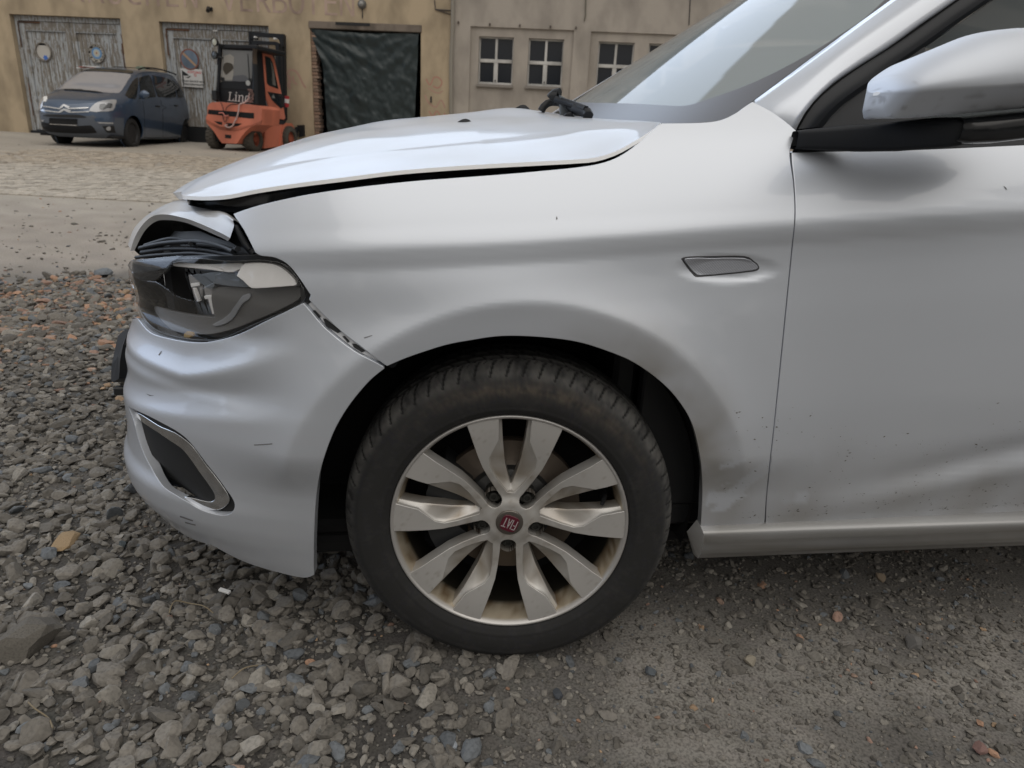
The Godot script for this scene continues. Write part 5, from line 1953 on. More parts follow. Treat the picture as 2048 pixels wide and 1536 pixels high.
		ribbon(s, smooth3(pts, 5), q[2])
		done(s, "scrawl", q[1], b)
	# things fixed to the wall
	wall_lamp()
	wall_camera()
	bracket()
	signs(g1, g2)

func ribbon(m: MB, pts: PackedVector3Array, w: float) -> void:
	for i in pts.size() - 1:
		var d := (pts[i + 1] - pts[i]).normalized()
		var e := Vector3(-d.y, d.x, 0) * w * 0.5
		m.quad(pts[i] - e, pts[i + 1] - e, pts[i + 1] + e, pts[i] + e, Vector3(0, 0, 1))

func letter(b: Node3D, f: Font, ch: String, at: Vector3, material: Material) -> void:
	var t := TextMesh.new()
	t.text = ch
	t.font = f
	t.font_size = 64
	t.pixel_size = 0.0118
	t.depth = 0.004
	t.horizontal_alignment = HORIZONTAL_ALIGNMENT_CENTER
	t.vertical_alignment = VERTICAL_ALIGNMENT_BOTTOM
	var o := MeshInstance3D.new()
	o.name = "letter"
	o.mesh = t
	o.material_override = material
	o.position = at + Vector3(0, -0.16, 0.002)
	b.add_child(o, true)

func text(parent: Node3D, s: String, font_name: String, tall: float, at: Transform3D, material: Material, called := "lettering", bold := true, italic := false, center := true) -> MeshInstance3D:
	var t := TextMesh.new()
	var f := SystemFont.new()
	f.font_names = PackedStringArray([font_name])
	f.font_weight = 700 if bold else 400
	f.font_italic = italic
	t.text = s
	t.font = f
	t.font_size = 64
	t.pixel_size = tall / 46.0
	t.depth = 0.002
	t.horizontal_alignment = HORIZONTAL_ALIGNMENT_CENTER if center else HORIZONTAL_ALIGNMENT_LEFT
	var o := MeshInstance3D.new()
	o.name = called
	o.mesh = t
	o.material_override = material
	o.transform = at
	parent.add_child(o, true)
	return o

func gate(b: Node3D, g: Array, base: float, which: int) -> void:
	var gt := Node3D.new()
	gt.name = "plank_gate"
	b.add_child(gt, true)
	gt.set_meta("label", ["grey gate with two round windows" , "grey gate with a round traffic sign on its left leaf"][which])
	var paint_m := []
	# flaking paint: pale blue-grey over weathered brown-grey wood, streaked along the grain
	for k in 4:
		var fn := FastNoiseLite.new()
		fn.seed = 100 + k + which * 10
		fn.frequency = 0.055
		fn.fractal_octaves = 4
		var im := Image.create(64, 512, false, Image.FORMAT_RGB8)
		var wood := lin(0.11, 0.10, 0.088)
		var coat := lin(0.40, 0.425, 0.45)
		for y in 512:
			for x in 64:
				var n := fn.get_noise_2d(x * 2.6, y * 0.16) + 0.55 * fn.get_noise_2d(x * 6.0 + 900, y * 0.5)
				var t := smoothstep(-0.06, 0.06, n + [0.18, -0.08, -0.26, 0.05][k])
				var w2 := 0.75 + 0.5 * fn.get_noise_2d(x * 7.0, y * 0.1 + 500)
				im.set_pixel(x, y, (wood * (1.0 + w2 * 0.5)).lerp(coat * (0.85 + 0.2 * w2), t))
		var pm := mat(Color(1, 1, 1), 0.85)
		pm.albedo_texture = ImageTexture.create_from_image(im)
		pm.uv1_scale = Vector3(2.2, -0.36, 1)
		paint_m.append(pm)
	var w0: float = g[0] + 0.005
	var w1: float = g[1] - 0.005
	var top: float = g[2] - 0.005
	var z := -0.20
	var fr := 0.11
	gbox("frame_post", Vector3(w0, base, z - 0.05), Vector3(w0 + fr, top, z + 0.07), paint_m[0], gt, 0.006)
	gbox("frame_post", Vector3(w1 - fr, base, z - 0.05), Vector3(w1, top, z + 0.07), paint_m[0], gt, 0.006)
	gbox("frame_head", Vector3(w0 + fr, top - 0.12, z - 0.05), Vector3(w1 - fr, top, z + 0.07), paint_m[3], gt, 0.006)
	var mid := (w0 + w1) / 2.0
	for leaf in 2:
		var a := (w0 + fr + 0.004) if leaf == 0 else mid + 0.004
		var c := mid - 0.004 if leaf == 0 else w1 - fr - 0.004
		var t1 := top - 0.125
		var b1 := base + (0.1 if which == 0 else 0.38)
		var st := 0.135
		var kind: int = [3, 1, 3, 1][leaf + which * 2]
		gbox("stile", Vector3(a, b1, z), Vector3(a + st, t1, z + 0.052), paint_m[0 if leaf == 0 else 2], gt, 0.008)
		gbox("stile", Vector3(c - st, b1, z), Vector3(c, t1, z + 0.052), paint_m[2 if leaf == 0 else 0], gt, 0.008)
		gbox("rail", Vector3(a + st, t1 - 0.20, z), Vector3(c - st, t1, z + 0.05), paint_m[2], gt, 0.008)
		gbox("moulding", Vector3(a + st, t1 - 0.225, z), Vector3(c - st, t1 - 0.202, z + 0.062), paint_m[0], gt, 0.008)
		gbox("rail", Vector3(a + st, b1, z), Vector3(c - st, b1 + 0.2, z + 0.05), paint_m[2], gt, 0.008)
		var n := 9
		for k in n:
			var p0 := lerpf(a + st, c - st, float(k) / n) + 0.003
			var p1 := lerpf(a + st, c - st, float(k + 1) / n) - 0.003
			var zz := z + 0.016 + 0.007 * rng.randf()
			gbox("plank", Vector3(p0, b1 + 0.2, z - 0.01), Vector3(p1, t1 - 0.226, zz), paint_m[[kind, 0, 1, kind, 2, kind][rng.randi() % 6]], gt, 0.005)
	# rusty hinge straps
	var rust := stained(lin(0.17, 0.085, 0.05), 61, 0.5)
	for q in [[w0 + fr - 0.03, top - 0.17, 0.62, 0.035], [w0 + fr - 0.035, top - 0.75, 0.035, 0.58], [w0 + fr - 0.02, base + 0.45, 0.03, 0.8], [w1 - fr - 0.015, top - 1.1, 0.03, 0.55], [w1 - fr + 0.015, top - 0.8, 0.025, 0.45]]:
		gbox("hinge_strap", Vector3(q[0], q[1], z + 0.071), Vector3(q[0] + q[2], q[1] + q[3], z + 0.078), rust, gt, 0.002)
	# round windows
	if which == 0:
		for q in [[86, 103, 0], [192, 107, 1]]:
			var c := fac(q[0], q[1], z + 0.06)
			var po := MB.new()
			po.at = Transform3D(Basis(), Vector3(c.x, c.y, z + 0.02))
			lathe(po, PackedVector2Array([Vector2(0.225, -0.01), Vector2(0.225, 0.045), Vector2(0.20, 0.05), Vector2(0.196, 0.012)]), 36, 0, TAU, false)
			var ring := done(po, "round_window", paint_m[2], gt)
			var pn := MB.new()
			pn.at = Transform3D(Basis(), Vector3(c.x, c.y, z + 0.02))
			lathe(pn, PackedVector2Array([Vector2(0.2, 0.012), Vector2(0.0, 0.012)]), 36)
			done(pn, "pane", M.black_gloss, ring)
			if q[2] == 0:
				var cur := PackedVector2Array()
				for k in 25:
					var a := deg_to_rad(lerpf(50, -230, k / 24.0))
					cur.append(Vector2(cos(a), sin(a)) * 0.192 + Vector2(c.x, c.y))
				var cm := MB.new()
				prism(cm, cur, z + 0.033, z + 0.036)
				done(cm, "white_curtain", mat(lin(0.52, 0.5, 0.47), 0.9), ring)
				var bs := MB.new()
				var star := PackedVector2Array()
				for k in 12:
					var r := 0.07 if k % 2 == 0 else 0.05
					star.append(Vector2(cos(TAU * k / 12), sin(TAU * k / 12)) * r + Vector2(c.x + 0.03, c.y - 0.145))
				prism(bs, star, z + 0.0372, z + 0.04)
				done(bs, "blue_sticker", mat(lin(0.05, 0.16, 0.55), 0.6), ring)
			else:
				for d in [[0.175, lin(0.32, 0.31, 0.28), 0.0355], [0.135, lin(0.10, 0.26, 0.52), 0.0385], [0.10, lin(0.36, 0.46, 0.56), 0.0405], [0.07, lin(0.5, 0.47, 0.38), 0.0425], [0.02, lin(0.3, 0.1, 0.06), 0.0445]]:
					var dm := MB.new()
					dm.at = Transform3D(Basis(), Vector3(c.x + 0.005, c.y + 0.012, z))
					lathe(dm, PackedVector2Array([Vector2(d[0], d[2] - 0.002), Vector2(d[0], d[2]), Vector2(0, d[2])]), 32, 0, TAU, false)
					done(dm, "painted_disc", mat(d[1], 0.7), ring)
				for k in 26:      # shreds of old paper round it
					var a := TAU * k / 26.0 + rng.randf() * 0.2
					var p := Vector3(c.x + cos(a) * 0.185, c.y + sin(a) * 0.185, z + 0.045)
					var s := Vector3(0.022, 0.014, 0.003) * (0.6 + rng.randf())
					gbox("paper_shred", p - s, p + s, mat(lin(0.5, 0.48, 0.43), 0.9) if k % 3 else M.plastic, ring, 0.0)
	else:
		gbox("white_label", fac(426, 60, z + 0.1), fac(435, 62.5, z + 0.1) + Vector3(0, 0, 0.01), M.white, gt, 0.001)

func signs(g1: Array, g2: Array) -> void:
	# round faded traffic sign
	var c := fac(379, 119, -0.12)
	var s := thing("traffic_sign", "round faded blue sign with red rim and orange slash on the right gate", "sign", FAC * Transform3D(Basis(), c))
	var m := MB.new()
	lathe(m, PackedVector2Array([Vector2(0.245, -0.02), Vector2(0.25, -0.004), Vector2(0.25, 0.0), Vector2(0.245, 0.004), Vector2(0.215, 0.004)]), 40, 0, TAU, false)
	done(m, "rim", stained(lin(0.30, 0.13, 0.10), 71, 0.4), s)
	m = MB.new()
	lathe(m, PackedVector2Array([Vector2(0.215, 0.003), Vector2(0.0, 0.003)]), 40)
	done(m, "face", stained(lin(0.19, 0.25, 0.33), 72, 0.35), s)
	m = MB.new()
	m.at = Transform3D(Basis(Vector3.BACK, deg_to_rad(-42)), Vector3.ZERO)
	box(m, Vector3(-0.21, -0.026, 0.003), Vector3(0.21, 0.026, 0.0055))
	done(m, "slash", mat(lin(0.42, 0.27, 0.17), 0.8), s)
	# warning board
	var p := fac(383.5, 156, -0.12)
	var w := thing("warning_board", "white warning board with a black camera picture below the round sign", "sign", FAC * Transform3D(Basis(Vector3.BACK, deg_to_rad(-1.0)), p))
	gbox("board", Vector3(-0.285, -0.215, -0.006), Vector3(0.285, 0.215, 0.0), mat(lin(0.60, 0.60, 0.60), 0.5), w, 0.002)
	text(w, "ACHTUNG!", "Droid Sans", 0.052, Transform3D(Basis(), Vector3(0.085, 0.135, 0.002)), mat(lin(0.55, 0.08, 0.07), 0.6))
	text(w, "Dieser Bereich wird", "Droid Sans", 0.046, Transform3D(Basis(), Vector3(0.03, -0.075, 0.002)), M.black, "lettering", true)
	text(w, "videoüberwacht", "Droid Sans", 0.052, Transform3D(Basis(), Vector3(0.03, -0.15, 0.002)), M.black, "lettering", true)
	var cm := MB.new()
	prism(cm, PackedVector2Array([Vector2(-0.25, 0.17), Vector2(-0.10, 0.085), Vector2(-0.07, 0.05), Vector2(-0.19, 0.04), Vector2(-0.215, 0.06)]), 0.0, 0.003)
	prism(cm, PackedVector2Array([Vector2(-0.25, -0.2), Vector2(-0.225, -0.2), Vector2(-0.215, 0.06), Vector2(-0.25, 0.17)]), 0.0, 0.0027)
	prism(cm, PackedVector2Array([Vector2(-0.17, 0.005), Vector2(-0.09, -0.01), Vector2(-0.03, 0.03), Vector2(-0.02, 0.05), Vector2(-0.06, 0.045), Vector2(-0.10, 0.015)]), 0.0, 0.003)
	done(cm, "camera_picture", M.black, w)
	cm = MB.new()
	cm.at = Transform3D(Basis(), Vector3(0.10, 0.07, 0))
	lathe(cm, PackedVector2Array([Vector2(0.035, 0.0015), Vector2(0.035, 0.003), Vector2(0.02, 0.003), Vector2(0.02, 0.0015)]), 24, 0, TAU, false)
	done(cm, "red_ring", mat(lin(0.5, 0.12, 0.1), 0.6), w)

func wall_lamp() -> void:
	var p := fac(725, 9, 0.0)
	var l := thing("wall_lamp", "small round grey wall lamp with a hanging cord above the sheeted doorway", "lamp", FAC * Transform3D(Basis(), p))
	var m := MB.new()
	lathe(m, PackedVector2Array([Vector2(0.10, 0.0), Vector2(0.105, 0.05), Vector2(0.085, 0.10), Vector2(0.05, 0.11)]), 20)
	done(m, "housing", mat(lin(0.12, 0.12, 0.115), 0.6), l)
	m = MB.new()
	lathe(m, PackedVector2Array([Vector2(0.06, 0.105), Vector2(0.05, 0.13), Vector2(0.0, 0.145)]), 16)
	done(m, "lamp_glass", mat(lin(0.3, 0.3, 0.29), 0.2), l)
	m = MB.new()
	tube(m, PackedVector3Array([Vector3(0, -0.09, 0.03), Vector3(0.005, -0.2, 0.03), Vector3(0.0, -0.30, 0.03)]), 0.012, 6)
	done(m, "cord", M.black, l)

func wall_camera() -> void:
	var p := fac(422, 20, 0.0)
	var l := thing("security_camera", "small black camera on the wall between the two gates", "camera", FAC * Transform3D(Basis(), p))
	var m := MB.new()
	box(m, Vector3(-0.02, -0.03, 0), Vector3(0.05, 0.06, 0.05), 0.01)
	done(m, "mount", M.plastic, l)
	m = MB.new()
	tube(m, PackedVector3Array([Vector3(-0.03, 0.03, 0.06), Vector3(0.02, -0.05, 0.20)]), 0.045, 12)
	done(m, "body", M.black, l)
	m = MB.new()
	tube(m, PackedVector3Array([Vector3(0.02, -0.05, 0.2), Vector3(0.022, -0.054, 0.207)]), 0.03, 12)
	done(m, "lens", M.black_gloss, l)

func bracket() -> void:
	var l := thing("wall_bracket", "thin iron bracket high on the ochre wall by the downpipe", "bracket", FAC)
	var m := MB.new()
	tube(m, PackedVector3Array([fac(871, 19, 0.02), fac(902, 21, 0.02)]), 0.014, 6)
	tube(m, PackedVector3Array([fac(871, 19, 0.02), fac(903, 29, 0.02)]), 0.012, 6)
	tube(m, PackedVector3Array([fac(869, 0, 0.02), fac(871, 19, 0.02)]), 0.012, 6)
	done(m, "iron", mat(lin(0.07, 0.06, 0.055), 0.8), l)
	var h := thing("wall_hook", "small black hook on the ochre wall amid red scrawls", "hook", FAC)
	m = MB.new()
	tube(m, PackedVector3Array([fac(862, 193, 0.01), fac(862, 201, 0.03), fac(862, 205, 0.05)]), 0.02, 6)
	done(m, "iron", M.black, h)
	# pipe between the two buildings
	var pipe := thing("downpipe", "pale downpipe at the joint between ochre and grey buildings", "pipe", FAC)
	m = MB.new()
	tube(m, PackedVector3Array([fac(906, -60, 0.06), fac(905, 60, 0.06), fac(902, 120, 0.06), fac(902, 260, 0.06)]), 0.045, 10)
	done(m, "tube", mat(lin(0.27, 0.25, 0.215), 0.8), pipe)

func make_second_building() -> void:
	var b := thing("office_building", "grey brown rendered building with white cross-barred windows right of the ochre one", "building", FAC)
	var x0 := fac(906, 100).x + 0.002
	var x1 := fac(2600, 60).x
	var base := ground_height(FAC.origin.x, FAC.origin.z) - 0.5
	var wins := [[957.5, 71.5, 1020.5, 170], [1057.6, 76, 1122.5, 174], [1198, 82, 1260, 181], [1299, 86, 1362, 186]]
	var rects := []
	for w in wins:
		var a: Vector3 = fac(w[0], w[1])
		var c: Vector3 = fac(w[2], w[3])
		rects.append([a.x, c.y, a.x + 0.84, a.y])
	# more windows of the same row where the car hides them
	var step: float = rects[2][0] - rects[0][0]
	for k in [2, 3]:
		rects.append([rects[2][0] + step * (k - 1), rects[2][1], rects[2][0] + step * (k - 1) + 0.84, rects[2][3]])
		rects.append([rects[3][0] + step * (k - 1), rects[3][1], rects[3][0] + step * (k - 1) + 0.84, rects[3][3]])
	var wallm := stained(lin(0.415, 0.375, 0.332), 81, 0.16)
	# wall built of pieces round the openings: outer face, with shallow sunk fields that hold the windows in pairs
	var fields := []
	for k in 4:
		var i := 2 * k
		fields.append([rects[i][0] - 0.20, base, rects[i + 1][2] + 0.22, rects[i][3] + 0.20])
	var poly := PackedVector2Array([Vector2(x0, base)])
	for f in fields:
		poly.append(Vector2(f[0], base))
		poly.append(Vector2(f[0], f[3]))
		poly.append(Vector2(f[2], f[3]))
		poly.append(Vector2(f[2], base))
	poly.append(Vector2(x1, base))
	poly.append(Vector2(x1, 7.9))
	poly.append(Vector2(x0, 7.9))
	var m := MB.new()
	prism(m, poly, -0.07, 0.0)
	done(m, "wall", wallm, b)
	for k in 4:
		var f = fields[k]
		var a = rects[2 * k]
		var c = rects[2 * k + 1]
		m = MB.new()
		box(m, Vector3(f[0], base, -0.34), Vector3(f[2], a[1], -0.055))
		box(m, Vector3(f[0], a[3], -0.34), Vector3(f[2], f[3], -0.055))
		box(m, Vector3(f[0], a[1], -0.34), Vector3(a[0], a[3], -0.055))
		box(m, Vector3(a[2], a[1], -0.34), Vector3(c[0], a[3], -0.055))
		box(m, Vector3(c[2], a[1], -0.34), Vector3(f[2], a[3], -0.055))
		done(m, "sunk_wall", wallm, b)
	gbox("back_room", Vector3(x0, base, -3.2), Vector3(x1, 7.8, -3.1), M.liner, b)
	gbox("roof", Vector3(x0, 7.9, -4.5), Vector3(x1, 8.2, 0.3), mat(lin(0.06, 0.06, 0.065), 0.8), b)
	var white := stained(lin(0.62, 0.61, 0.59), 82, 0.25)
	var pane := mat(lin(0.016, 0.019, 0.026), 0.12)
	for r in rects:
		var wn := Node3D.new()
		wn.name = "window"
		b.add_child(wn, true)
		var z := -0.17
		var t := 0.032
		gbox("frame_post", Vector3(r[0], r[1], z - 0.03), Vector3(r[0] + t, r[3], z + 0.03), white, wn)
		gbox("frame_post", Vector3(r[2] - t, r[1], z - 0.03), Vector3(r[2], r[3], z + 0.03), white, wn)
		gbox("frame_head", Vector3(r[0] + t, r[3] - t, z - 0.03), Vector3(r[2] - t, r[3], z + 0.03), white, wn)
		gbox("frame_foot", Vector3(r[0] + t, r[1], z - 0.03), Vector3(r[2] - t, r[1] + 0.05, z + 0.03), white, wn)
		var cx: float = (r[0] + r[2]) / 2.0
		var cy: float = lerpf(r[3], r[1], 0.49)
		gbox("crossbar", Vector3(r[0] + t, cy - 0.045, z - 0.03), Vector3(r[2] - t, cy + 0.03, z + 0.045), white, wn)
		gbox("mullion", Vector3(cx - 0.028, cy + 0.03, z - 0.03), Vector3(cx + 0.028, r[3] - t, z + 0.04), white, wn)
		gbox("mullion", Vector3(cx - 0.05, r[1] + 0.05, z - 0.03), Vector3(cx + 0.05, cy - 0.045, z + 0.04), white, wn)
		for q in [[r[0] + t, r[1] + 0.05, cx - 0.05, cy - 0.045], [cx + 0.05, r[1] + 0.05, r[2] - t, cy - 0.045], [r[0] + t, cy + 0.03, cx - 0.028, r[3] - t], [cx + 0.028, cy + 0.03, r[2] - t, r[3] - t]]:
			gbox("pane", Vector3(q[0], q[1], z - 0.012), Vector3(q[2], q[3], z - 0.004), pane, wn, 0.0)
		gbox("sill", Vector3(r[0] - 0.03, r[1] - 0.07, -0.16), Vector3(r[2] + 0.03, r[1] - 0.002, 0.02), mat(lin(0.24, 0.22, 0.2), 0.9), wn, 0.006)
		gbox("handle", Vector3(cx - 0.012, r[1] + 0.07, z + 0.041), Vector3(cx + 0.012, r[1] + 0.11, z + 0.06), M.black, wn, 0.002)
	# bolts and a short rusty rod on the wall
	for q in [[980, 49], [1040, 51], [1101, 54], [1152, 56], [917, 45]]:
		var p := fac(q[0], q[1])
		gbox("anchor_bolt", p - Vector3(0.018, 0.025, 0), p + Vector3(0.018, 0.025, 0.05), mat(lin(0.10, 0.08, 0.07), 0.9), b, 0.004)
	m = MB.new()
	tube(m, PackedVector3Array([fac(1172, -30, 0.03), fac(1171, 30, 0.03), fac(1169, 42, 0.03)]), 0.016, 6)
	done(m, "rod", mat(lin(0.15, 0.14, 0.11), 0.8), b)
	m = MB.new()
	tube(m, PackedVector3Array([fac(1382, -30, 0.012), fac(1378, 50, 0.012)]), 0.01, 5)
	done(m, "cable", M.black, b)

func make_surroundings() -> void:
	# the yard goes on behind the camera to a dark line of trees (seen as a reflection in the paint)
	var leaf := MB.new()
	leaf.flat(Vector3(-0.5, 0, 0), Vector3(0.5, 0.1, 0), Vector3(0, 0.8, 0.2), Vector3(0, 0, 1))
	leaf.flat(Vector3(-0.4, 0.2, 0.3), Vector3(0.3, 0.9, 0.1), Vector3(0.4, 0.1, -0.4), Vector3(0, 1, 0))
	leaf.flat(Vector3(-0.3, -0.3, -0.2), Vector3(0.2, 0.4, -0.5), Vector3(0.5, -0.2, 0.3), Vector3(1, 0, 0))
	var holder := MeshInstance3D.new()
	done(leaf, "leaf_clump", mat(lin(0.045, 0.06, 0.03), 0.9), holder)
	var lm: Mesh = holder.get_child(0).mesh
	holder.free()
	var mm := MultiMesh.new()
	mm.transform_format = MultiMesh.TRANSFORM_3D
	mm.mesh = lm
	var spots := []
	for k in 19:
		var a := deg_to_rad(-80.0 + k * 8.9)
		var r := 24.0 + 6.0 * rng.randf()
		var c := Vector3(sin(a) * r * 1.3, 0, 2.0 + cos(a) * r)
		var h := 3.6 + 3.2 * rng.randf()
		var w := 1.9 + 1.0 * rng.randf()
		for i in 330:
			var d := Vector3(rng.randfn(), rng.randfn() * 0.9, rng.randfn()).normalized() * pow(rng.randf(), 0.4)
			var p := c + Vector3(d.x * w, h * 0.55 + d.y * h * 0.5, d.z * w)
			spots.append(Transform3D(Basis.from_euler(Vector3(rng.randf() * TAU, rng.randf() * TAU, 0)).scaled(Vector3.ONE * (0.5 + 0.6 * rng.randf())), p))
	mm.instance_count = spots.size()
	for i in spots.size():
		mm.set_instance_transform(i, spots[i])
	var o := MultiMeshInstance3D.new()
	o.name = "treeline"
	o.multimesh = mm
	o.material_override = mat(lin(0.045, 0.06, 0.03), 0.9)
	add_child(o)
	stuff(o, "dark line of trees along the far edge of the yard opposite the workshops", "trees")
# ---------------------------------------------------------------- the blue people carrier
var BLUE := Transform3D()
var nose: Profile
var tail: Profile
var half: Profile

func blue_body(t: float, y: float) -> Vector3:
	# t runs round the car from the middle of the nose (0) over its left side (1) to the tail (2); x is its left, z forward
	var a := t * PI / 2.0
	var zf := nose.at(y)
	var zr := tail.at(y)
	var b := half.at(y)
	var n := 2.0 / lerpf(4.2, 3.4, ramp(0.95, 1.7, y))
	var c := cos(a)
	var s := sin(a)
	var zc := (zf + zr) / 2.0
	var x := b * signf(s) * pow(absf(s), n)
	var z := zc + (zf - zr) / 2.0 * signf(c) * pow(absf(c), n)
	# shoulders over the wheels and the sculpted flank
	return Vector3(x, y, z)

func blue_t(z: float, y: float) -> float:
	# the inverse on the flank
	var zf := nose.at(y)
	var zr := tail.at(y)
	var n := lerpf(4.2, 3.4, ramp(0.95, 1.7, y)) / 2.0
	var q := clampf((z - (zf + zr) / 2.0) / ((zf - zr) / 2.0), -1, 1)
	return acos(signf(q) * pow(absf(q), n)) / (PI / 2.0)

func bfit(a: Array, per := 3, t0 := -1.05, t1 := 1.6, y0 := 0.2, y1 := 1.66) -> PackedVector2Array:
	return fitted(blue_body, BLUE, ppx(a, per) if per > 1 else PackedVector2Array(v2s(a)), t0, t1, y0, y1)

func lifted(surf: Callable, d: float, s: float) -> Callable:
	return func(u: float, v: float) -> Vector3: return surf.call(u, v) + normal_at(surf, u, v, s) * d

func make_blue_car() -> void:
	var near := on_ground(263, 296.5)
	BLUE = Transform3D(Basis(Vector3.UP, deg_to_rad(1.5)), near - Vector3(0.76, 0, 0))
	nose = Profile.new([0.200, 0.270, 0.400, 0.555, 0.698, 0.808, 0.896, 0.995, 1.072, 1.138, 1.204, 1.325, 1.490, 1.622, 1.688, 1.732, 1.765, 1.787], [0.80, 0.90, 0.96, 0.965, 0.95, 0.91, 0.84, 0.66, 0.46, 0.27, 0.12, -0.08, -0.40, -0.74, -1.02, -1.35, -1.8, -2.2])
	tail = Profile.new([0.200, 0.400, 0.610, 0.830, 1.050, 1.270, 1.490, 1.655, 1.732, 1.765, 1.787], [-3.5, -3.62, -3.65, -3.62, -3.58, -3.5, -3.4, -3.28, -3.15, -2.9, -2.4])
	half = Profile.new([0.200, 0.300, 0.500, 0.720, 0.885, 1.028, 1.160, 1.325, 1.490, 1.622, 1.710, 1.754, 1.787], [0.82, 0.87, 0.905, 0.915, 0.91, 0.895, 0.865, 0.82, 0.755, 0.69, 0.62, 0.52, 0.3])
	facing = -1.0
	var sg := 1.0
	var g0 := normal_at(blue_body, 0.95, 0.6, 1.0)
	sg = 1.0 if g0.x > 0.0 else -1.0
	facing = sg
	var car := thing("parked_car", "dark blue people carrier parked in front of the left gate", "car", BLUE)
	var paint_b := mat(lin(0.052, 0.085, 0.145), 0.33, 0.35)
	paint_b.clearcoat_enabled = true
	paint_b.clearcoat = 1.0
	paint_b.clearcoat_roughness = 0.05
	var lower := mat(lin(0.085, 0.10, 0.125), 0.55)
	var glassy := mat(lin(0.012, 0.015, 0.018), 0.05)
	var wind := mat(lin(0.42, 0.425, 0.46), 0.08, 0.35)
	# body with wheel openings
	var holes := []
	for w in [0.0, -2.73]:
		var h := PackedVector2Array()
		for k in 28:
			var a := TAU * k / 28
			var y := 0.325 + 0.37 * sin(a)
			h.append(Vector2(blue_t(w + 0.37 * cos(a), maxf(y, 0.15)), y))
		holes.append(h)
	var all := PackedVector2Array([Vector2(-0.02, 0.23), Vector2(2.0, 0.23), Vector2(2.0, 1.775), Vector2(-0.02, 1.775)])
	done(panel(blue_body, all, holes, 0.03, 0.03, sg), "body", paint_b, car)
	var other := PackedVector2Array([Vector2(-2.0, 0.23), Vector2(0.0, 0.23), Vector2(0.0, 1.775), Vector2(-2.0, 1.775)])
	var holes2 := []
	for h in holes:
		var g := PackedVector2Array()
		for p in h:
			g.append(Vector2(-p.x, p.y))
		holes2.append(g)
	done(panel(blue_body, other, holes2, 0.03, 0.03, sg), "body", paint_b, car)
	var rf := MB.new()
	box(rf, Vector3(-0.4, 1.765, -2.5), Vector3(0.4, 1.785, -1.9), 0.004)
	box(rf, Vector3(-0.80, 0.2, -3.4), Vector3(0.80, 0.26, 0.7), 0.01)
	box(rf, Vector3(-0.52, 0.25, -3.2), Vector3(0.52, 0.9, 0.55), 0.02)
	done(rf, "underbody", M.liner, car)
	var put := func(called: String, material: Material, px: Array, lift: float, per := 3, deep := 0.006, parent: Node = car) -> MeshInstance3D:
		var s := lifted(blue_body, lift, sg)
		var o := done(panel(s, fitted(s, BLUE, ppx(px, per) if per > 1 else PackedVector2Array(v2s(px)), -1.05, 1.6, 0.2, 1.78), [], 0.035, deep, sg), called, material, parent)
		return o
	put.call("windscreen", wind, [104, 178, 118, 165, 132, 152, 146, 145, 170, 143, 210, 144, 240, 146, 262, 149, 256, 160, 248, 174, 240, 184, 232, 186, 200, 184, 160, 180, 130, 178], 0.006, 2)
	put.call("roof_front", mat(lin(0.02, 0.022, 0.022), 0.15), [150, 141, 165, 137.5, 200, 136, 240, 138, 266, 142, 262, 147, 240, 144.5, 200, 142, 168, 141], 0.006, 2)
	put.call("bumper", lower, [76, 222, 110, 228, 180, 232, 186, 230, 200, 240, 226, 232, 229, 235, 248, 236, 249, 282, 240, 283, 180, 277, 120, 275, 78, 268, 72, 245], 0.006, 1)
	put.call("bumper_inset", paint_b, [188, 239, 194, 234, 210, 231, 227, 230, 227, 247, 196, 247], 0.010, 2)
	put.call("upper_grille", M.black, [85, 232, 92, 229, 120, 229, 150, 229, 165, 231, 172, 235, 140, 235, 110, 234], 0.012, 2)
	put.call("lower_grille", M.liner, [80, 244, 88, 245, 120, 249, 160, 252, 182, 251, 192, 263, 190, 266, 150, 267, 100, 264, 80, 259], 0.012, 2)
	for k in 5:
		put.call("grille_bar", M.plastic, [82, 250 + k * 3, 120, 252.5 + k * 3, 184, 254 + k * 2.6, 184, 254.8 + k * 2.6, 120, 253.4 + k * 3, 82, 250.9 + k * 3], 0.018, 1, 0.003)
	put.call("number_plate", M.black_gloss, [98, 236, 154, 238, 154, 250, 98, 247], 0.02, 1, 0.01)
	put.call("plate_edge", M.chrome, [99, 247.5, 154, 250.5, 154, 251.6, 99, 248.6], 0.022, 1, 0.01)
	# bright grille lines with the double chevron
	var ch := mat(lin(0.62, 0.63, 0.65), 0.2, 0.7)
	put.call("chrome_line", ch, [85, 211, 100, 213, 118, 216, 122, 212, 126.5, 208.5, 130, 208.5, 134, 213, 137, 215.5, 155, 215, 177, 214, 177, 216, 155, 217.5, 136, 218, 132, 215, 128, 211.5, 123, 216, 119, 218.5, 100, 215.5, 85, 213], 0.014, 1, 0.008)
	put.call("chrome_line", ch, [81, 219, 100, 221, 117, 223, 121, 220, 126, 217, 130, 217, 134, 221, 138, 223, 155, 223, 178, 222, 178, 224, 155, 225, 137, 225.5, 132, 223, 128, 220.5, 123, 224, 118, 225.5, 100, 223.5, 81, 221], 0.014, 1, 0.008)
	put.call("badge_sticker", M.white, [86, 192, 94, 192, 95, 197, 92, 203, 87, 203], 0.008, 1, 0.003)
	# lamps
	var clear := mat(lin(0.42, 0.43, 0.45), 0.12, 0.3)
	put.call("headlight", clear, [179, 222, 180, 217, 190, 207, 205, 201, 222, 199, 233, 200, 231, 210, 226, 221, 205, 223, 190, 224], 0.012, 2)
	put.call("headlight", clear, [69, 216, 73, 208, 80, 199, 86, 195, 86, 204, 84, 214, 80, 219, 72, 219], 0.012, 2)
	var bulb := mat(lin(0.16, 0.165, 0.17), 0.15, 0.8)
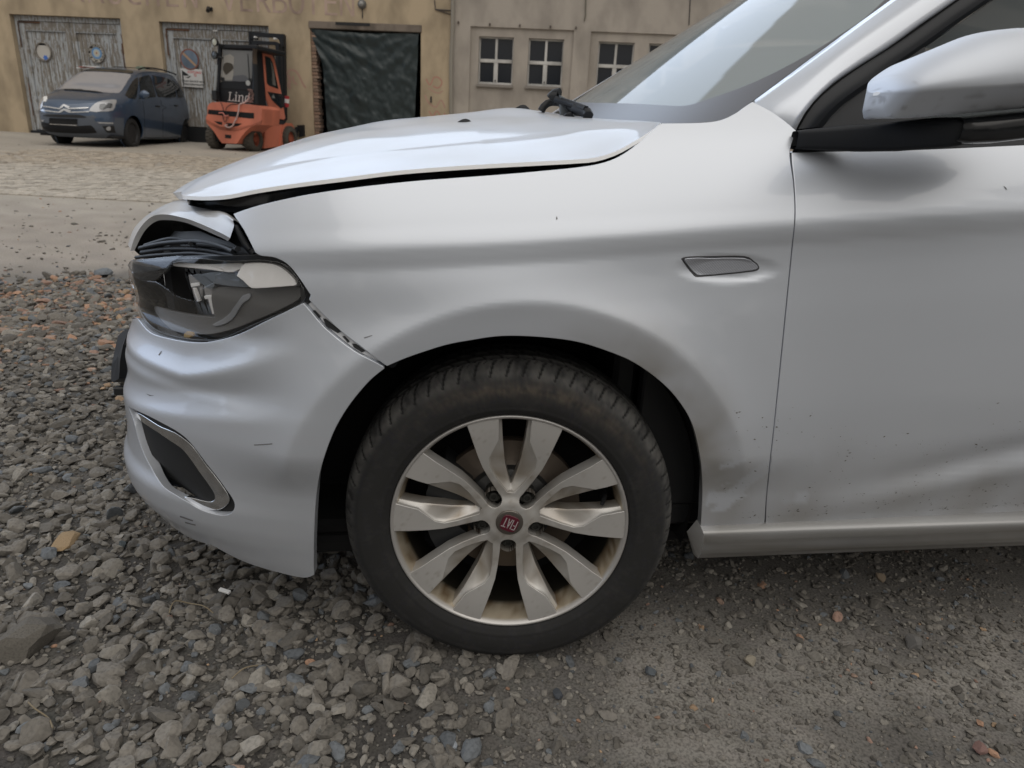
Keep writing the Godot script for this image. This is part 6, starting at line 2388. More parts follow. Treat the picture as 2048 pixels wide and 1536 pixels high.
	put.call("lamp_bowl", bulb, [199, 218, 199, 210, 206, 207, 213, 209, 213, 216, 206, 219], 0.018, 2)
	put.call("lamp_bowl", bulb, [214, 216, 214, 208, 220, 206, 225, 209, 222, 216], 0.018, 2)
	put.call("day_light", clear, [194, 244, 226, 245, 227, 248, 198, 247], 0.016, 1)
	put.call("fog_recess", M.black, [204, 252, 228, 251, 232, 266, 214, 265], 0.008, 1)
	put.call("fog_light", clear, [214, 255, 219, 253, 222, 257, 220, 261, 215, 261, 212, 258], 0.016, 2)
	put.call("fog_light", clear, [82, 240, 87, 240, 87, 243, 82, 243], 0.016, 1)
	# wiper
	put.call("wiper", M.black, [128, 177.5, 162, 178, 168, 179.5, 190, 181.5, 206, 184.5, 190, 183.5, 165, 181, 150, 180, 128, 179], 0.016, 1)
	# side glass (pixel outlines), pillars left as paint
	put.call("side_window", glassy, [250, 190, 256, 178, 264, 164, 271, 157, 276, 155, 276, 170, 273, 194, 268, 198, 258, 196], 0.005, 2)
	put.call("side_window", glassy, [278, 156, 290, 151, 298, 150, 305, 160, 312, 194, 290, 197, 278, 198], 0.005, 1)
	put.call("side_window", glassy, [305, 150, 320, 153, 340, 158, 347, 165, 352, 194, 330, 195, 316, 194, 310, 175], 0.005, 1)
	put.call("side_window", glassy, [344, 159, 356, 170, 364, 184, 369, 194, 356, 195, 352, 180], 0.005, 1)
	# black sill and wheel-arch rims
	put.call("sill", lower, [282, 275, 300, 277, 330, 276, 356, 273, 356, 282, 320, 284, 282, 283], 0.006, 1)
	for q in [[321, 199, 324, 215, 326, 235, 326, 273], [285, 201, 288, 222, 289, 240, 290, 275]]:
		var jp := PackedVector3Array()
		for p in bfit(q, 4):
			jp.append((blue_body(p.x, p.y)))
		var jm := MB.new()
		tube(jm, jp, 0.005, 5)
		done(jm, "door_joint", M.liner, car)
	put.call("door_handle", M.plastic, [312, 211, 320, 211, 320, 214, 312, 213], 0.02, 1, 0.02)
	put.call("door_handle", M.plastic, [350, 210, 356, 210, 356, 213, 350, 212], 0.02, 1, 0.02)
	# mirror
	var mm := MB.new()
	var mp := on_plane(288, 191, BLUE, -0.25)
	var rows := []
	for k in 7:
		var f := k / 6.0
		var r := PackedVector3Array()
		for j in 12:
			var a := TAU * j / 12
			var g := sin(PI * (0.12 + 0.8 * f))
			r.append(mp + Vector3(-0.10 + 0.22 * f + 0.0, 0.10 * sin(a) * g + 0.03 * f, 0.07 * cos(a) * g))
		rows.append(r)
	loft(mm, rows, true, mp)
	done(mm, "door_mirror", paint_b, car)
	# roof rail
	var rail := MB.new()
	var rp := []
	for q in [[-0.95, 1.69], [-1.3, 1.755], [-2.0, 1.785], [-2.8, 1.75], [-3.05, 1.69]]:
		rp.append(Vector3(half.at(minf(q[1] - 0.05, 1.685)) - 0.02, q[1], q[0]))
	tube(rail, smooth3(rp, 5), 0.018, 6)
	done(rail, "roof_rail", M.black, car)
	# wheels
	for w in [[0.83, 0.0, 1.0], [-0.83, 0.0, -1.0], [0.83, -2.73, 1.0], [-0.83, -2.73, -1.0]]:
		var wn := Node3D.new()
		wn.name = "wheel"
		wn.transform = Transform3D(Basis(Vector3.UP, PI / 2 * w[2]), Vector3(w[0], 0.325, w[1]))
		car.add_child(wn, true)
		var m := MB.new()
		lathe(m, PackedVector2Array([Vector2(0.20, -0.2), Vector2(0.30, -0.19), Vector2(0.325, -0.16), Vector2(0.328, -0.09), Vector2(0.325, -0.03), Vector2(0.305, 0.005), Vector2(0.25, 0.018), Vector2(0.215, 0.008), Vector2(0.205, -0.01)]), 40)
		done(m, "tyre", mat(lin(0.02, 0.02, 0.021), 0.85), wn)
		m = MB.new()
		lathe(m, PackedVector2Array([Vector2(0.205, -0.01), Vector2(0.195, -0.03), Vector2(0.14, -0.005), Vector2(0.08, -0.02), Vector2(0.0, -0.015)]), 30)
		done(m, "wheel_disc", mat(lin(0.022, 0.022, 0.024), 0.5), wn)
	# things lying on its roof
	var q1 := on_plane(184, 134, BLUE, -1.5)
	var flat := thing("magazine_pile", "white and red papers lying on the blue car's roof", "papers", BLUE)
	for k in 3:
		var m := MB.new()
		m.at = Transform3D(Basis(Vector3.UP, 0.3 * k - 0.2), q1 + Vector3(0.06 * k - 0.05, -0.05 + 0.02 * k, 0))
		box(m, Vector3(-0.24, 0, -0.15), Vector3(0.24, 0.018, 0.15), 0.003)
		done(m, "sheet", [M.white, mat(lin(0.35, 0.08, 0.06), 0.7), M.white][k], flat)
	var q2 := on_plane(283, 139, BLUE, -1.7)
	var net := thing("net_bag", "crumpled green and white bag on the blue car's roof by the rail", "bag", BLUE)
	var bm := rock(77, 0.5)
	var bo := done(bm, "bag_body", stained(lin(0.28, 0.33, 0.24), 95, 0.5), net)
	bo.transform = Transform3D(Basis().scaled(Vector3(0.17, 0.16, 0.15)), q2)
	var lump := done(rock(78, 0.6), "red_lump", mat(lin(0.36, 0.05, 0.035), 0.6), net)
	lump.transform = Transform3D(Basis().scaled(Vector3(0.085, 0.085, 0.085)), q2 + Vector3(0.15, -0.05, 0.1))

# ---------------------------------------------------------------- the forklift
var FL := Transform3D()
var SIDE := Transform3D()

func fl(px: float, py: float, depth: float) -> Vector3:
	return on_plane(px, py, FL, depth)

func px_prism(frame: Transform3D, a: Array, depth: float, thick: float, bev := 0.01, per := 1) -> MB:
	# an outline measured in the photograph on one plane of a machine, given its thickness
	var poly := PackedVector2Array()
	for p in (ppx(a, per) if per > 1 else PackedVector2Array(v2s(a))):
		var q := on_plane(p.x, p.y, frame, depth)
		poly.append(Vector2(q.x, q.y))
	var m := MB.new()
	prism(m, poly, depth - thick, depth, bev)
	return m

func make_forklift() -> void:
	var a := on_ground(427, 303)
	var c := on_ground(515, 307)
	FL = Transform3D(Basis(Vector3.UP, deg_to_rad(-12.0)), Vector3((a.x + c.x) / 2, ground_height(0, a.z) - 0.01, (a.z + c.z) / 2))
	SIDE = FL * Transform3D(Basis(Vector3.UP, PI / 2), Vector3.ZERO)     # its x runs forwards, its z to the right
	var k := thing("forklift", "orange forklift truck with black cab, white lettering and a raised mast", "forklift", FL)
	var orange := stained(lin(0.64, 0.20, 0.125), 96, 0.22)
	orange.roughness = 0.5
	var turn := SIDE
	var into := FL.affine_inverse() * SIDE
	var add_side := func(called: String, material: Material, px: Array, depth: float, thick: float, per := 1, bev := 0.01) -> MeshInstance3D:
		var o := done(px_prism(SIDE, px, depth, thick, bev, per), called, material, k)
		o.transform = into
		return o
	# counterweight
	done(px_prism(FL, [415, 214, 418, 208, 424, 204.5, 440, 204, 470, 206.5, 500, 209, 520, 212, 524, 218, 523, 236, 522, 250, 512, 250, 502, 254, 492, 262, 482, 274, 474, 287.5, 444, 286.5, 436, 276, 428, 263, 420, 254, 413, 246, 412, 234, 415, 228], 0.42, 0.75, 0.05), "counterweight", orange, k)
	done(px_prism(FL, [416.5, 219, 508, 226, 508, 237, 500, 237, 416, 228], 0.424, 0.02, 0.0), "grille", M.liner, k)
	for q in 2:
		done(px_prism(FL, [417, 221.5 + q * 3.4, 507, 228.6 + q * 3.4, 507, 229.8 + q * 3.4, 417, 222.7 + q * 3.4], 0.43, 0.02, 0.0), "grille_bar", M.plastic, k)
	done(px_prism(FL, [428, 242, 444, 244, 444, 250, 436, 248], 0.424, 0.02, 0.0), "lower_slot", M.liner, k)
	done(px_prism(FL, [452, 246, 484, 247, 476, 252, 462, 254, 452, 252], 0.424, 0.02, 0.0), "lower_slot", M.liner, k)
	done(px_prism(FL, [412, 238, 424, 245, 440, 253, 470, 256, 500, 250, 520, 243, 524, 240, 522, 248, 505, 251, 490, 256, 470, 262, 440, 259, 424, 250, 412, 243], 0.432, 0.02, 0.004), "bumper_ridge", stained(lin(0.42, 0.135, 0.085), 97, 0.45), k)
	done(px_prism(FL, [450, 269, 462, 270, 462, 277, 450, 276], 0.426, 0.02, 0.0), "tow_hole", M.liner, k)
	# right flank: body, front mudguard, black cab frame, door
	var R := 0.52
	add_side.call("flank", orange, [524, 212, 533, 222, 543, 246, 552, 250, 571, 246, 577, 252, 574, 272, 566, 292, 528, 297, 530, 262, 526, 250, 520, 240], R, 0.5)
	add_side.call("mudguard", orange, [566, 252, 572, 246, 584, 246.5, 590, 258, 584, 256, 578, 262, 574, 276, 568, 290, 560, 292], R + 0.03, 0.32)
	add_side.call("cab_frame", M.plastic, [513, 93, 526, 96, 529, 112, 529, 160, 532, 205, 541, 228, 548, 239, 569, 242, 572, 238, 572, 244, 568, 249, 545, 248, 534, 228, 526, 213, 511, 209], R + 0.01, 0.10)
	add_side.call("cab_frame", M.plastic, [526, 96, 543, 103, 549, 112, 553, 130, 560, 165, 570, 212, 573, 238, 569, 240, 556, 180, 548, 135, 543, 114, 528, 108], R - 0.005, 0.08)
	add_side.call("door", orange, [525.5, 101, 544, 109, 549, 118, 556, 150, 563, 185, 571, 236, 569, 240, 549, 236, 541, 224, 534, 200, 530, 160], R + 0.03, 0.03)
	add_side.call("door_window", mat(lin(0.02, 0.024, 0.024), 0.08), [530, 112, 541, 116, 546, 126, 551, 150, 557, 178, 538, 171, 534, 166, 532, 140], R + 0.036, 0.015, 1, 0.0)
	add_side.call("door_window", mat(lin(0.17, 0.17, 0.16), 0.2), [541, 122, 545, 128, 549, 148, 552, 172, 545, 169, 544, 140], R + 0.038, 0.004, 1, 0.0)
	add_side.call("lower_window", mat(lin(0.02, 0.024, 0.028), 0.08), [535, 183, 550, 186, 563, 188, 568, 214, 562, 217, 554, 210, 544, 200], R + 0.036, 0.015, 1, 0.0)
	add_side.call("warning_triangle", mat(lin(0.2, 0.21, 0.21), 0.5), [547, 188.5, 551, 197, 543.5, 195.5], R + 0.041, 0.006, 1, 0.0)
	# cab rear
	done(px_prism(FL, [436, 166, 444, 163, 446, 98, 440, 90, 450, 88, 516, 93, 512, 100, 506, 102, 504, 163, 510, 166, 510, 209, 433, 203], 0.16, 0.05, 0.0), "cab_rear", M.plastic, k)
	done(px_prism(FL, [446.5, 99, 505, 102, 503.5, 163, 443, 162], 0.165, 0.004, 0.0), "rear_window", mat(lin(0.20, 0.205, 0.21), 0.1), k)
	done(px_prism(FL, [448, 112, 460, 108, 468, 114, 466, 160, 444, 160], 0.168, 0.002, 0.0), "cab_inside", mat(lin(0.30, 0.29, 0.27), 0.6), k)
	done(px_prism(FL, [452, 150, 446, 140, 448, 128, 455, 125, 464, 128, 467, 136, 462, 142, 455, 148], 0.171, 0.002, 0.0, 2), "hanging_rag", mat(lin(0.055, 0.048, 0.038), 0.9), k)
	done(px_prism(FL, [466, 152, 486, 150, 494, 154, 496, 163, 464, 162], 0.171, 0.002, 0.0, 2), "seat_back", mat(lin(0.10, 0.105, 0.12), 0.7), k)
	done(px_prism(FL, [494.5, 108, 496, 108, 500, 162, 498, 162], 0.172, 0.004, 0.0), "wiper", M.black, k)
	done(px_prism(FL, [442, 154, 449, 155, 449, 162, 442, 161], 0.172, 0.01, 0.0), "corner_clip", M.black, k)
	done(px_prism(FL, [497, 156, 503, 157, 503, 163, 497, 163], 0.172, 0.01, 0.0), "corner_clip", M.black, k)
	var st := MB.new()
	var sp := fl(496, 166, 0.175)
	st.at = Transform3D(Basis(), sp)
	lathe(st, PackedVector2Array([Vector2(0.055, -0.004), Vector2(0.055, 0.0), Vector2(0.0, 0.0)]), 20, 0, TAU, false)
	done(st, "round_sticker", mat(lin(0.42, 0.43, 0.43), 0.6), k)
	done(px_prism(FL, [437, 176, 509, 180, 509, 181.5, 437, 177.5], 0.17, 0.01, 0.0), "panel_joint", M.liner, k)
	var tp := fl(456, 193, 0.165)
	var slant := Transform3D(Basis(Vector3(1, -0.03, 0), Vector3(0.22, 1, 0), Vector3(0, 0, 1)), tp)
	text(k, "Linde", "Droid Serif", 0.185, slant, mat(lin(0.5, 0.5, 0.5), 0.6), "lettering", false, true, false)
	# left corner post, right exhaust post with rusty top
	var m := MB.new()
	tube(m, PackedVector3Array([fl(441, 90, 0.14), fl(435, 178, 0.2), fl(433, 203, 0.22)]), 0.05, 8)
	done(m, "corner_post", M.plastic, k)
	m = MB.new()
	tube(m, PackedVector3Array([fl(434, 130, 0.2), fl(431, 165, 0.24), fl(430, 182, 0.24)]), 0.035, 8)
	done(m, "pale_pipe", mat(lin(0.28, 0.30, 0.31), 0.5), k)
	m = MB.new()
	box(m, fl(425, 183, 0.3) - Vector3(0, 0.18, 0.1), fl(434, 181, 0.3) + Vector3(0, 0.0, 0.05), 0.01)
	done(m, "side_box", M.black, k)
	m = MB.new()
	tube(m, PackedVector3Array([fl(510, 128, 0.24), fl(511, 170, 0.24), fl(512, 208, 0.24)]), 0.062, 10)
	done(m, "exhaust_pipe", M.plastic, k)
	m = MB.new()
	tube(m, PackedVector3Array([fl(510, 98, 0.24), fl(509, 110, 0.24), fl(510, 128, 0.24)]), 0.05, 10)
	done(m, "exhaust_tip", stained(lin(0.12, 0.085, 0.06), 98, 0.5), k)
	# roof
	m = MB.new()
	var r0 := fl(441, 88, 0.2)
	var r1 := fl(514, 93, 0.2)
	box(m, Vector3(r0.x, r0.y - 0.09, -1.0), Vector3(r1.x, r0.y, 0.22), 0.02)
	done(m, "cab_roof", M.plastic, k)
	m = MB.new()
	box(m, Vector3(r0.x + 0.05, 0.4, -0.25), Vector3(r0.x + 0.10, r0.y - 0.09, -0.2), 0.01)
	box(m, Vector3(r0.x + 0.02, 0.4, -1.05), Vector3(r0.x + 0.10, r0.y - 0.09, -0.98), 0.01)
	done(m, "cab_post", M.plastic, k)
	# work lamps
	for q in [[428.5, 84, lin(0.5, 0.5, 0.42)], [428, 110, lin(0.05, 0.06, 0.065)]]:
		var lamp := MB.new()
		var p: Vector3 = fl(q[0], q[1], 0.3)
		lamp.at = Transform3D(Basis(Vector3.UP, -0.25), p)
		lathe(lamp, PackedVector2Array([Vector2(0.03, -0.10), Vector2(0.075, -0.05), Vector2(0.085, 0.0), Vector2(0.075, 0.006), Vector2(0.07, -0.006)]), 20)
		tube(lamp, PackedVector3Array([Vector3(0.06, -0.03, -0.05), Vector3(0.16, -0.05, -0.10)]), 0.02, 6)
		var lo := done(lamp, "work_lamp", M.black, k)
		lamp = MB.new()
		lamp.at = Transform3D(Basis(Vector3.UP, -0.25), p)
		lathe(lamp, PackedVector2Array([Vector2(0.071, -0.004), Vector2(0.0, 0.006)]), 20)
		done(lamp, "lamp_glass", mat(q[2], 0.15), lo)
	# mast: two uprights, cross bars, cylinders, chains
	var D := -1.62
	for q in [[[552, 100, 560, 100, 566, 240, 558, 242], D], [[560, 72, 567, 70, 570, 240, 563, 243], D - 0.1]]:
		done(px_prism(FL, q[0], q[1], 0.12, 0.01), "mast_upright", M.plastic, k)
	done(px_prism(FL, [496, 63.5, 505, 64, 560, 67.5, 566.5, 68, 567, 92, 561, 92, 558, 80, 552, 75.5, 512, 73, 512, 79, 500, 78], D - 0.02, 0.10, 0.01), "mast_head", M.plastic, k)
	done(px_prism(FL, [502, 81, 552, 83.5, 558, 88, 558, 100, 552, 102, 550, 90, 514, 88.5, 514, 92, 503, 91.5], D + 0.05, 0.08, 0.01), "mast_crossbar", M.plastic, k)
	done(px_prism(FL, [496, 64, 500, 64, 508, 240, 503, 240], D, 0.12, 0.01), "mast_upright", M.plastic, k)
	for q in [[509, 74], [548.5, 77]]:
		var bolt := MB.new()
		bolt.at = Transform3D(Basis(), fl(q[0], q[1], D + 0.09))
		lathe(bolt, PackedVector2Array([Vector2(0.022, -0.1), Vector2(0.022, 0.0), Vector2(0.0, 0.004)]), 12)
		done(bolt, "bolt", M.white, k)
	m = MB.new()
	tube(m, PackedVector3Array([fl(553, 102, D + 0.1), fl(556, 150, D + 0.1), fl(560, 240, D + 0.1)]), 0.04, 10)
	done(m, "lift_cylinder", M.plastic, k)
	m = MB.new()
	for j in 40:
		var p := fl(lerpf(563, 567, j / 39.0), lerpf(78, 238, j / 39.0), D + 0.13)
		box(m, p - Vector3(0.014, 0.02, 0.01), p + Vector3(0.014, 0.014, 0.01), 0.003)
	done(m, "lift_chain", M.black, k).set_meta("kind", "stuff")
	# forks and carriage
	done(px_prism(FL, [586, 256, 592, 254, 594, 272, 588, 274], D - 0.25, 0.08, 0.008), "fork_carriage", M.black, k)
	done(px_prism(FL, [594, 250, 607, 250, 608, 272, 598, 274, 598, 262, 594, 262], D - 0.3, 0.08, 0.008), "fork_carriage", M.black, k)
	for x in [-0.25, 0.32]:
		m = MB.new()
		box(m, Vector3(x, 0.08, D - 1.3), Vector3(x + 0.1, 0.12, D - 0.2), 0.01)
		box(m, Vector3(x, 0.08, D - 0.26), Vector3(x + 0.1, 0.55, D - 0.2), 0.01)
		done(m, "fork", M.black, k)
	# red extinguisher hanging on the mast side
	m = MB.new()
	tube(m, PackedVector3Array([fl(574, 192, -1.5), fl(573, 214, -1.5)]), 0.055, 10)
	var ex := done(m, "extinguisher", mat(lin(0.42, 0.03, 0.035), 0.4), k)
	m = MB.new()
	tube(m, PackedVector3Array([fl(574, 198, -1.49), fl(573.5, 206, -1.49)]), 0.0562, 10)
	done(m, "paper_label", M.white, ex)
	# wheels with lugged solid tyres
	var tone_t := mat(lin(0.075, 0.068, 0.058), 0.95)
	for w in [[0.475, 0.0, 0.27, 0.19, 1.0], [-0.475, 0.0, 0.27, 0.19, -1.0], [0.52, -1.45, 0.30, 0.22, 1.0], [-0.52, -1.45, 0.30, 0.22, -1.0]]:
		var wn := Node3D.new()
		wn.name = "wheel"
		wn.transform = Transform3D(Basis(Vector3.UP, PI / 2 * w[4]), Vector3(w[0], w[2], w[1]))
		k.add_child(wn, true)
		var r: float = w[2]
		var t: float = w[3]
		m = MB.new()
		lathe(m, PackedVector2Array([Vector2(r * 0.55, -t / 2 - 0.02), Vector2(r * 0.9, -t / 2 - 0.01), Vector2(r * 0.95, -t / 2 + 0.01), Vector2(r * 0.95, t / 2 - 0.01), Vector2(r * 0.9, t / 2 + 0.01), Vector2(r * 0.6, t / 2 + 0.015), Vector2(r * 0.56, t / 2 - 0.03)]), 36)
		for j in 20:
			for s in 2:
				var an := TAU * (j + 0.5 * s) / 20
				m.at = Transform3D(Basis(Vector3.BACK, an), Vector3.ZERO)
				box(m, Vector3(r * 0.93, -0.026, -t / 2 - 0.004 if s == 0 else -0.01), Vector3(r, 0.026, 0.01 if s == 0 else t / 2 + 0.004), 0.006)
		m.at = Transform3D()
		done(m, "tyre", tone_t, wn)
		m = MB.new()
		lathe(m, PackedVector2Array([Vector2(r * 0.57, t / 2 - 0.03), Vector2(r * 0.5, t / 2 - 0.06), Vector2(r * 0.3, t / 2 - 0.06), Vector2(r * 0.26, t / 2 - 0.02), Vector2(0, t / 2 - 0.02)]), 24)
		done(m, "wheel_disc", stained(lin(0.34, 0.085, 0.045), 99, 0.4), wn)
	m = MB.new()
	box(m, Vector3(-0.45, 0.18, -1.7), Vector3(0.40, 0.5, 0.2), 0.02)
	done(m, "chassis", M.liner, k)
	# rope hanging over the back
	var rope := thing("rope", "red and white rope hanging over the forklift's orange back", "rope", FL)
	var pts := smooth3([fl(505, 181, 0.2), fl(499, 189, 0.25), fl(495, 200, 0.3), fl(487, 206, 0.4), fl(479, 209, 0.46), fl(477, 222, 0.47), fl(474, 234, 0.47), fl(468, 246, 0.47), fl(465, 252, 0.47), fl(457, 255, 0.47), fl(450, 251, 0.47), fl(455, 250, 0.48)], 8)
	for i in pts.size() - 1:
		var seg := MB.new()
		tube(seg, PackedVector3Array([pts[i], pts[i + 1]]), 0.017, 6)
		done(seg, "strand", [mat(lin(0.58, 0.55, 0.53), 0.8), mat(lin(0.40, 0.13, 0.11), 0.8)][i % 2], rope)
	var coil := MB.new()
	var cpts := []
	for j in 40:
		var an := j * 0.9
		cpts.append(fl(502, 192, 0.3) + Vector3(0.05 * sin(an) + 0.02 * sin(j * 2.1), 0.13 * cos(an * 0.53), 0.04 * cos(an)))
	tube(coil, smooth3(cpts, 2), 0.014, 5)
	done(coil, "coil", stained(lin(0.42, 0.27, 0.25), 94, 0.5), rope)
	var wire := thing("loop_of_wire", "thin dark wire looped down the forklift's back", "wire", FL)
	m = MB.new()
	tube(m, smooth3([fl(436, 198, 0.3), fl(443, 208, 0.45), fl(447, 222, 0.46), fl(446, 236, 0.46), fl(450, 244, 0.47), fl(454, 236, 0.46), fl(452, 218, 0.46), fl(462, 209, 0.44), fl(480, 208, 0.42)], 5), 0.008, 5)
	done(m, "strand", M.plastic, wire)
	m = MB.new()
	tube(m, smooth3([fl(438, 226, 0.46), fl(446, 226, 0.47), fl(450, 232, 0.47), fl(457, 231, 0.46)], 4), 0.016, 5)
	done(m, "red_tie", mat(lin(0.45, 0.16, 0.13), 0.7), wire)

# ---------------------------------------------------------------- bits along the wall
func make_yard_things() -> void:
	var p := on_ground(12, 270)
	var barrel := thing("barrel", "weathered brown barrel against the wall at the far left", "barrel", Transform3D(Basis(), p))
	var m := MB.new()
	var w := 1400.0 / (EYE.z - p.z) * 0.95
	var r := 0.36
	lathe(m, PackedVector2Array([Vector2(0.0, 0.0), Vector2(r * 0.9, 0.0), Vector2(r, 0.25), Vector2(r * 1.02, 0.5), Vector2(r, 0.75), Vector2(r * 0.92, 1.0), Vector2(r * 0.86, 1.0), Vector2(r * 0.84, 0.92), Vector2(0, 0.92)]), 28)
	var o := done(m, "staves", stained(lin(0.10, 0.088, 0.075), 62, 0.4), barrel)
	o.rotation.x = -PI / 2
	for y in [0.1, 0.36, 0.68, 0.93]:
		m = MB.new()
		lathe(m, PackedVector2Array([Vector2(r * 0.98, y - 0.02), Vector2(r * 1.035, y - 0.018), Vector2(r * 1.035, y + 0.018), Vector2(r * 0.98, y + 0.02)]), 28, 0, TAU, false)
		var h := done(m, "hoop", mat(lin(0.07, 0.06, 0.05), 0.8), barrel)
		h.rotation.x = -PI / 2
	var q := on_ground(42, 271)
	var board := thing("leaning_panel", "dark panel leaning on the wall beside the left gate", "panel", Transform3D(Basis(Vector3.UP, 0.35) * Basis(Vector3.BACK, 0.16) * Basis(Vector3.RIGHT, -0.2), q))
	m = MB.new()
	box(m, Vector3(-0.2, 0.02, -0.03), Vector3(0.28, 0.78, 0.0), 0.004)
	done(m, "sheet", mat(lin(0.03, 0.032, 0.036), 0.6), board)
	m = MB.new()
	box(m, Vector3(-0.235, 0.0, -0.035), Vector3(-0.202, 0.8, 0.012), 0.004)
	done(m, "edge_batten", mat(lin(0.2, 0.19, 0.175), 0.8), board)
	var pp := on_ground(27, 268)
	var pot := thing("pale_pipe", "short pale pipe standing between barrel and dark panel", "pipe", Transform3D(Basis(), pp + Vector3(0, 0, -0.3)))
	m = MB.new()
	tube(m, PackedVector3Array([Vector3(0, 0, 0), Vector3(0.02, 0.9, 0)]), 0.05, 10)
	done(m, "tube", mat(lin(0.26, 0.27, 0.27), 0.6), pot)
	for i in 3:
		var lp := on_ground(66 + i * 3, 271 - i * 5.0)
		var lg := MB.new()
		lg.at = Transform3D(Basis(Vector3.UP, 0.4 + 0.3 * i), Vector3(0, 0.06 + 0.0 * i, 0))
		tube(lg, PackedVector3Array([Vector3(0, 0, -0.2), Vector3(0, 0, 0.2)]), 0.06, 8)
		var lo := done(lg, "log", stained(lin(0.23, 0.17, 0.115), 63, 0.3), self)
		lo.position = Vector3(lp.x, ground_height(lp.x, lp.z) + 0.0, lp.z)
		tag(lo, ["nearest short log lying left of the blue car", "second short log left of the blue car, behind the nearest", "farthest short log left of the blue car, by the wall"][i], "log", "short logs by the wall")
	var cb := on_ground(398, 288)
	var crate := thing("dark_crate", "black crate on the ground between blue car and forklift", "crate", Transform3D(Basis(Vector3.UP, 0.05), cb + Vector3(0, 0, -0.35)))
	gbox("shell", Vector3(-0.32, 0.0, -0.3), Vector3(0.32, 0.42, 0.3), M.black, crate, 0.015)
	gbox("lid", Vector3(-0.34, 0.42, -0.32), Vector3(0.34, 0.47, 0.32), M.plastic, crate, 0.01)
# ---------------------------------------------------------------- stones
func rock(seed_: int, squash: float) -> MB:
	var r := RandomNumberGenerator.new()
	r.seed = seed_
	var t := (1.0 + sqrt(5.0)) / 2.0
	var vs := [Vector3(-1, t, 0), Vector3(1, t, 0), Vector3(-1, -t, 0), Vector3(1, -t, 0), Vector3(0, -1, t), Vector3(0, 1, t), Vector3(0, -1, -t), Vector3(0, 1, -t), Vector3(t, 0, -1), Vector3(t, 0, 1), Vector3(-t, 0, -1), Vector3(-t, 0, 1)]
	var fs := [[0, 11, 5], [0, 5, 1], [0, 1, 7], [0, 7, 10], [0, 10, 11], [1, 5, 9], [5, 11, 4], [11, 10, 2], [10, 7, 6], [7, 1, 8], [3, 9, 4], [3, 4, 2], [3, 2, 6], [3, 6, 8], [3, 8, 9], [4, 9, 5], [2, 4, 11], [6, 2, 10], [8, 6, 7], [9, 8, 1]]
	var cuts := []
	for i in 9:
		cuts.append([Vector3(r.randfn(), r.randfn(), r.randfn()).normalized(), 0.42 + 0.34 * r.randf()])
	var shape := func(v: Vector3) -> Vector3:
		var p := v.normalized()
		for c in cuts:
			var over: float = p.dot(c[0]) - c[1]
			if over > 0.0:
				p -= c[0] * over
		return p * Vector3(1.0, squash, 0.82)
	var m := MB.new()
	for f in fs:
		var a: Vector3 = vs[f[0]].normalized()
		var b: Vector3 = vs[f[1]].normalized()
		var c: Vector3 = vs[f[2]].normalized()
		var ab := (a + b).normalized()
		var bc := (b + c).normalized()
		var ca := (c + a).normalized()
		for q in [[a, ab, ca], [ab, b, bc], [ca, bc, c], [ab, bc, ca]]:
			var p0: Vector3 = shape.call(q[0])
			var p1: Vector3 = shape.call(q[1])
			var p2: Vector3 = shape.call(q[2])
			m.flat(p0, p1, p2, p0 + p1 + p2)
	return m

func rock_mesh(seed_: int, squash: float) -> Mesh:
	var holder := Node3D.new()
	var o := done(rock(seed_, squash), "rock", null, holder)
	var me := o.mesh
	holder.free()
	return me

func stone_tone(warm: float) -> Color:
	var k := 0.62 + 0.75 * rng.randf()
	var c := Color(0.165, 0.153, 0.136) * k
	var d := rng.randf()
	if d < 0.08:
		c = Color(0.125, 0.136, 0.148) * (0.8 + 0.6 * rng.randf())
	elif d < 0.2:
		c = Color(0.25, 0.235, 0.21) * (0.8 + 0.4 * rng.randf())
	elif d < 0.2 + 0.035 + warm:
		c = [Color(0.36, 0.22, 0.15), Color(0.33, 0.235, 0.185), Color(0.29, 0.19, 0.15), Color(0.37, 0.26, 0.17)][rng.randi() % 4] * (0.75 + 0.5 * rng.randf())
	c.a = 1.0
	return c

func scatter(called: String, label: String, count: int, area: Callable, size: Callable, warm: Callable, meshes: Array, material: Material, sink: float) -> void:
	var lists := []
	for m in meshes:
		lists.append([])
	var made := 0
	var tries := 0
	while made < count and tries < count * 12:
		tries += 1
		var p: Vector3 = area.call()
		if p == Vector3.INF:
			continue
		var s: float = size.call(p)
		var b := Basis(Vector3.UP, rng.randf() * TAU) * Basis(Vector3.RIGHT, rng.randfn() * 0.28) * Basis(Vector3.BACK, rng.randfn() * 0.28)
		b = b.scaled_local(Vector3(1.0 + 0.3 * rng.randfn() * 0.5, 1.0, 1.0 + 0.3 * rng.randfn() * 0.5) * s * 0.5)
		p.y = ground_height(p.x, p.z) + ground_bumps(p.x, p.z) + s * sink
		lists[rng.randi() % meshes.size()].append([Transform3D(b, p), stone_tone(warm.call(p))])
		made += 1
	for k in meshes.size():
		var mm := MultiMesh.new()
		mm.transform_format = MultiMesh.TRANSFORM_3D
		mm.use_colors = true
		mm.mesh = meshes[k]
		mm.instance_count = lists[k].size()
		for i in lists[k].size():
			mm.set_instance_transform(i, lists[k][i][0])
			mm.set_instance_color(i, lists[k][i][1])
		var o := MultiMeshInstance3D.new()
		o.name = called
		o.multimesh = mm
		o.material_override = material
		add_child(o, true)
		stuff(o, label, "gravel")

func coarse_here(x: float, z: float) -> float:
	# share of the ground that coarse gravel covers
	var n := 0.35 * noise.get_noise_2d(x * 1.1 + 3.0, z * 1.1)
	var edge := -0.05 - 0.25 * ramp(0.2, 0.9, z) * 0.0 + n * 0.5
	var a := ramp(edge + 0.28, edge - 0.35, x)
	if z < -0.2:
		a = ramp(0.2, -0.5, x + n * 0.3)
	return a * (0.92 + 0.8 * n)

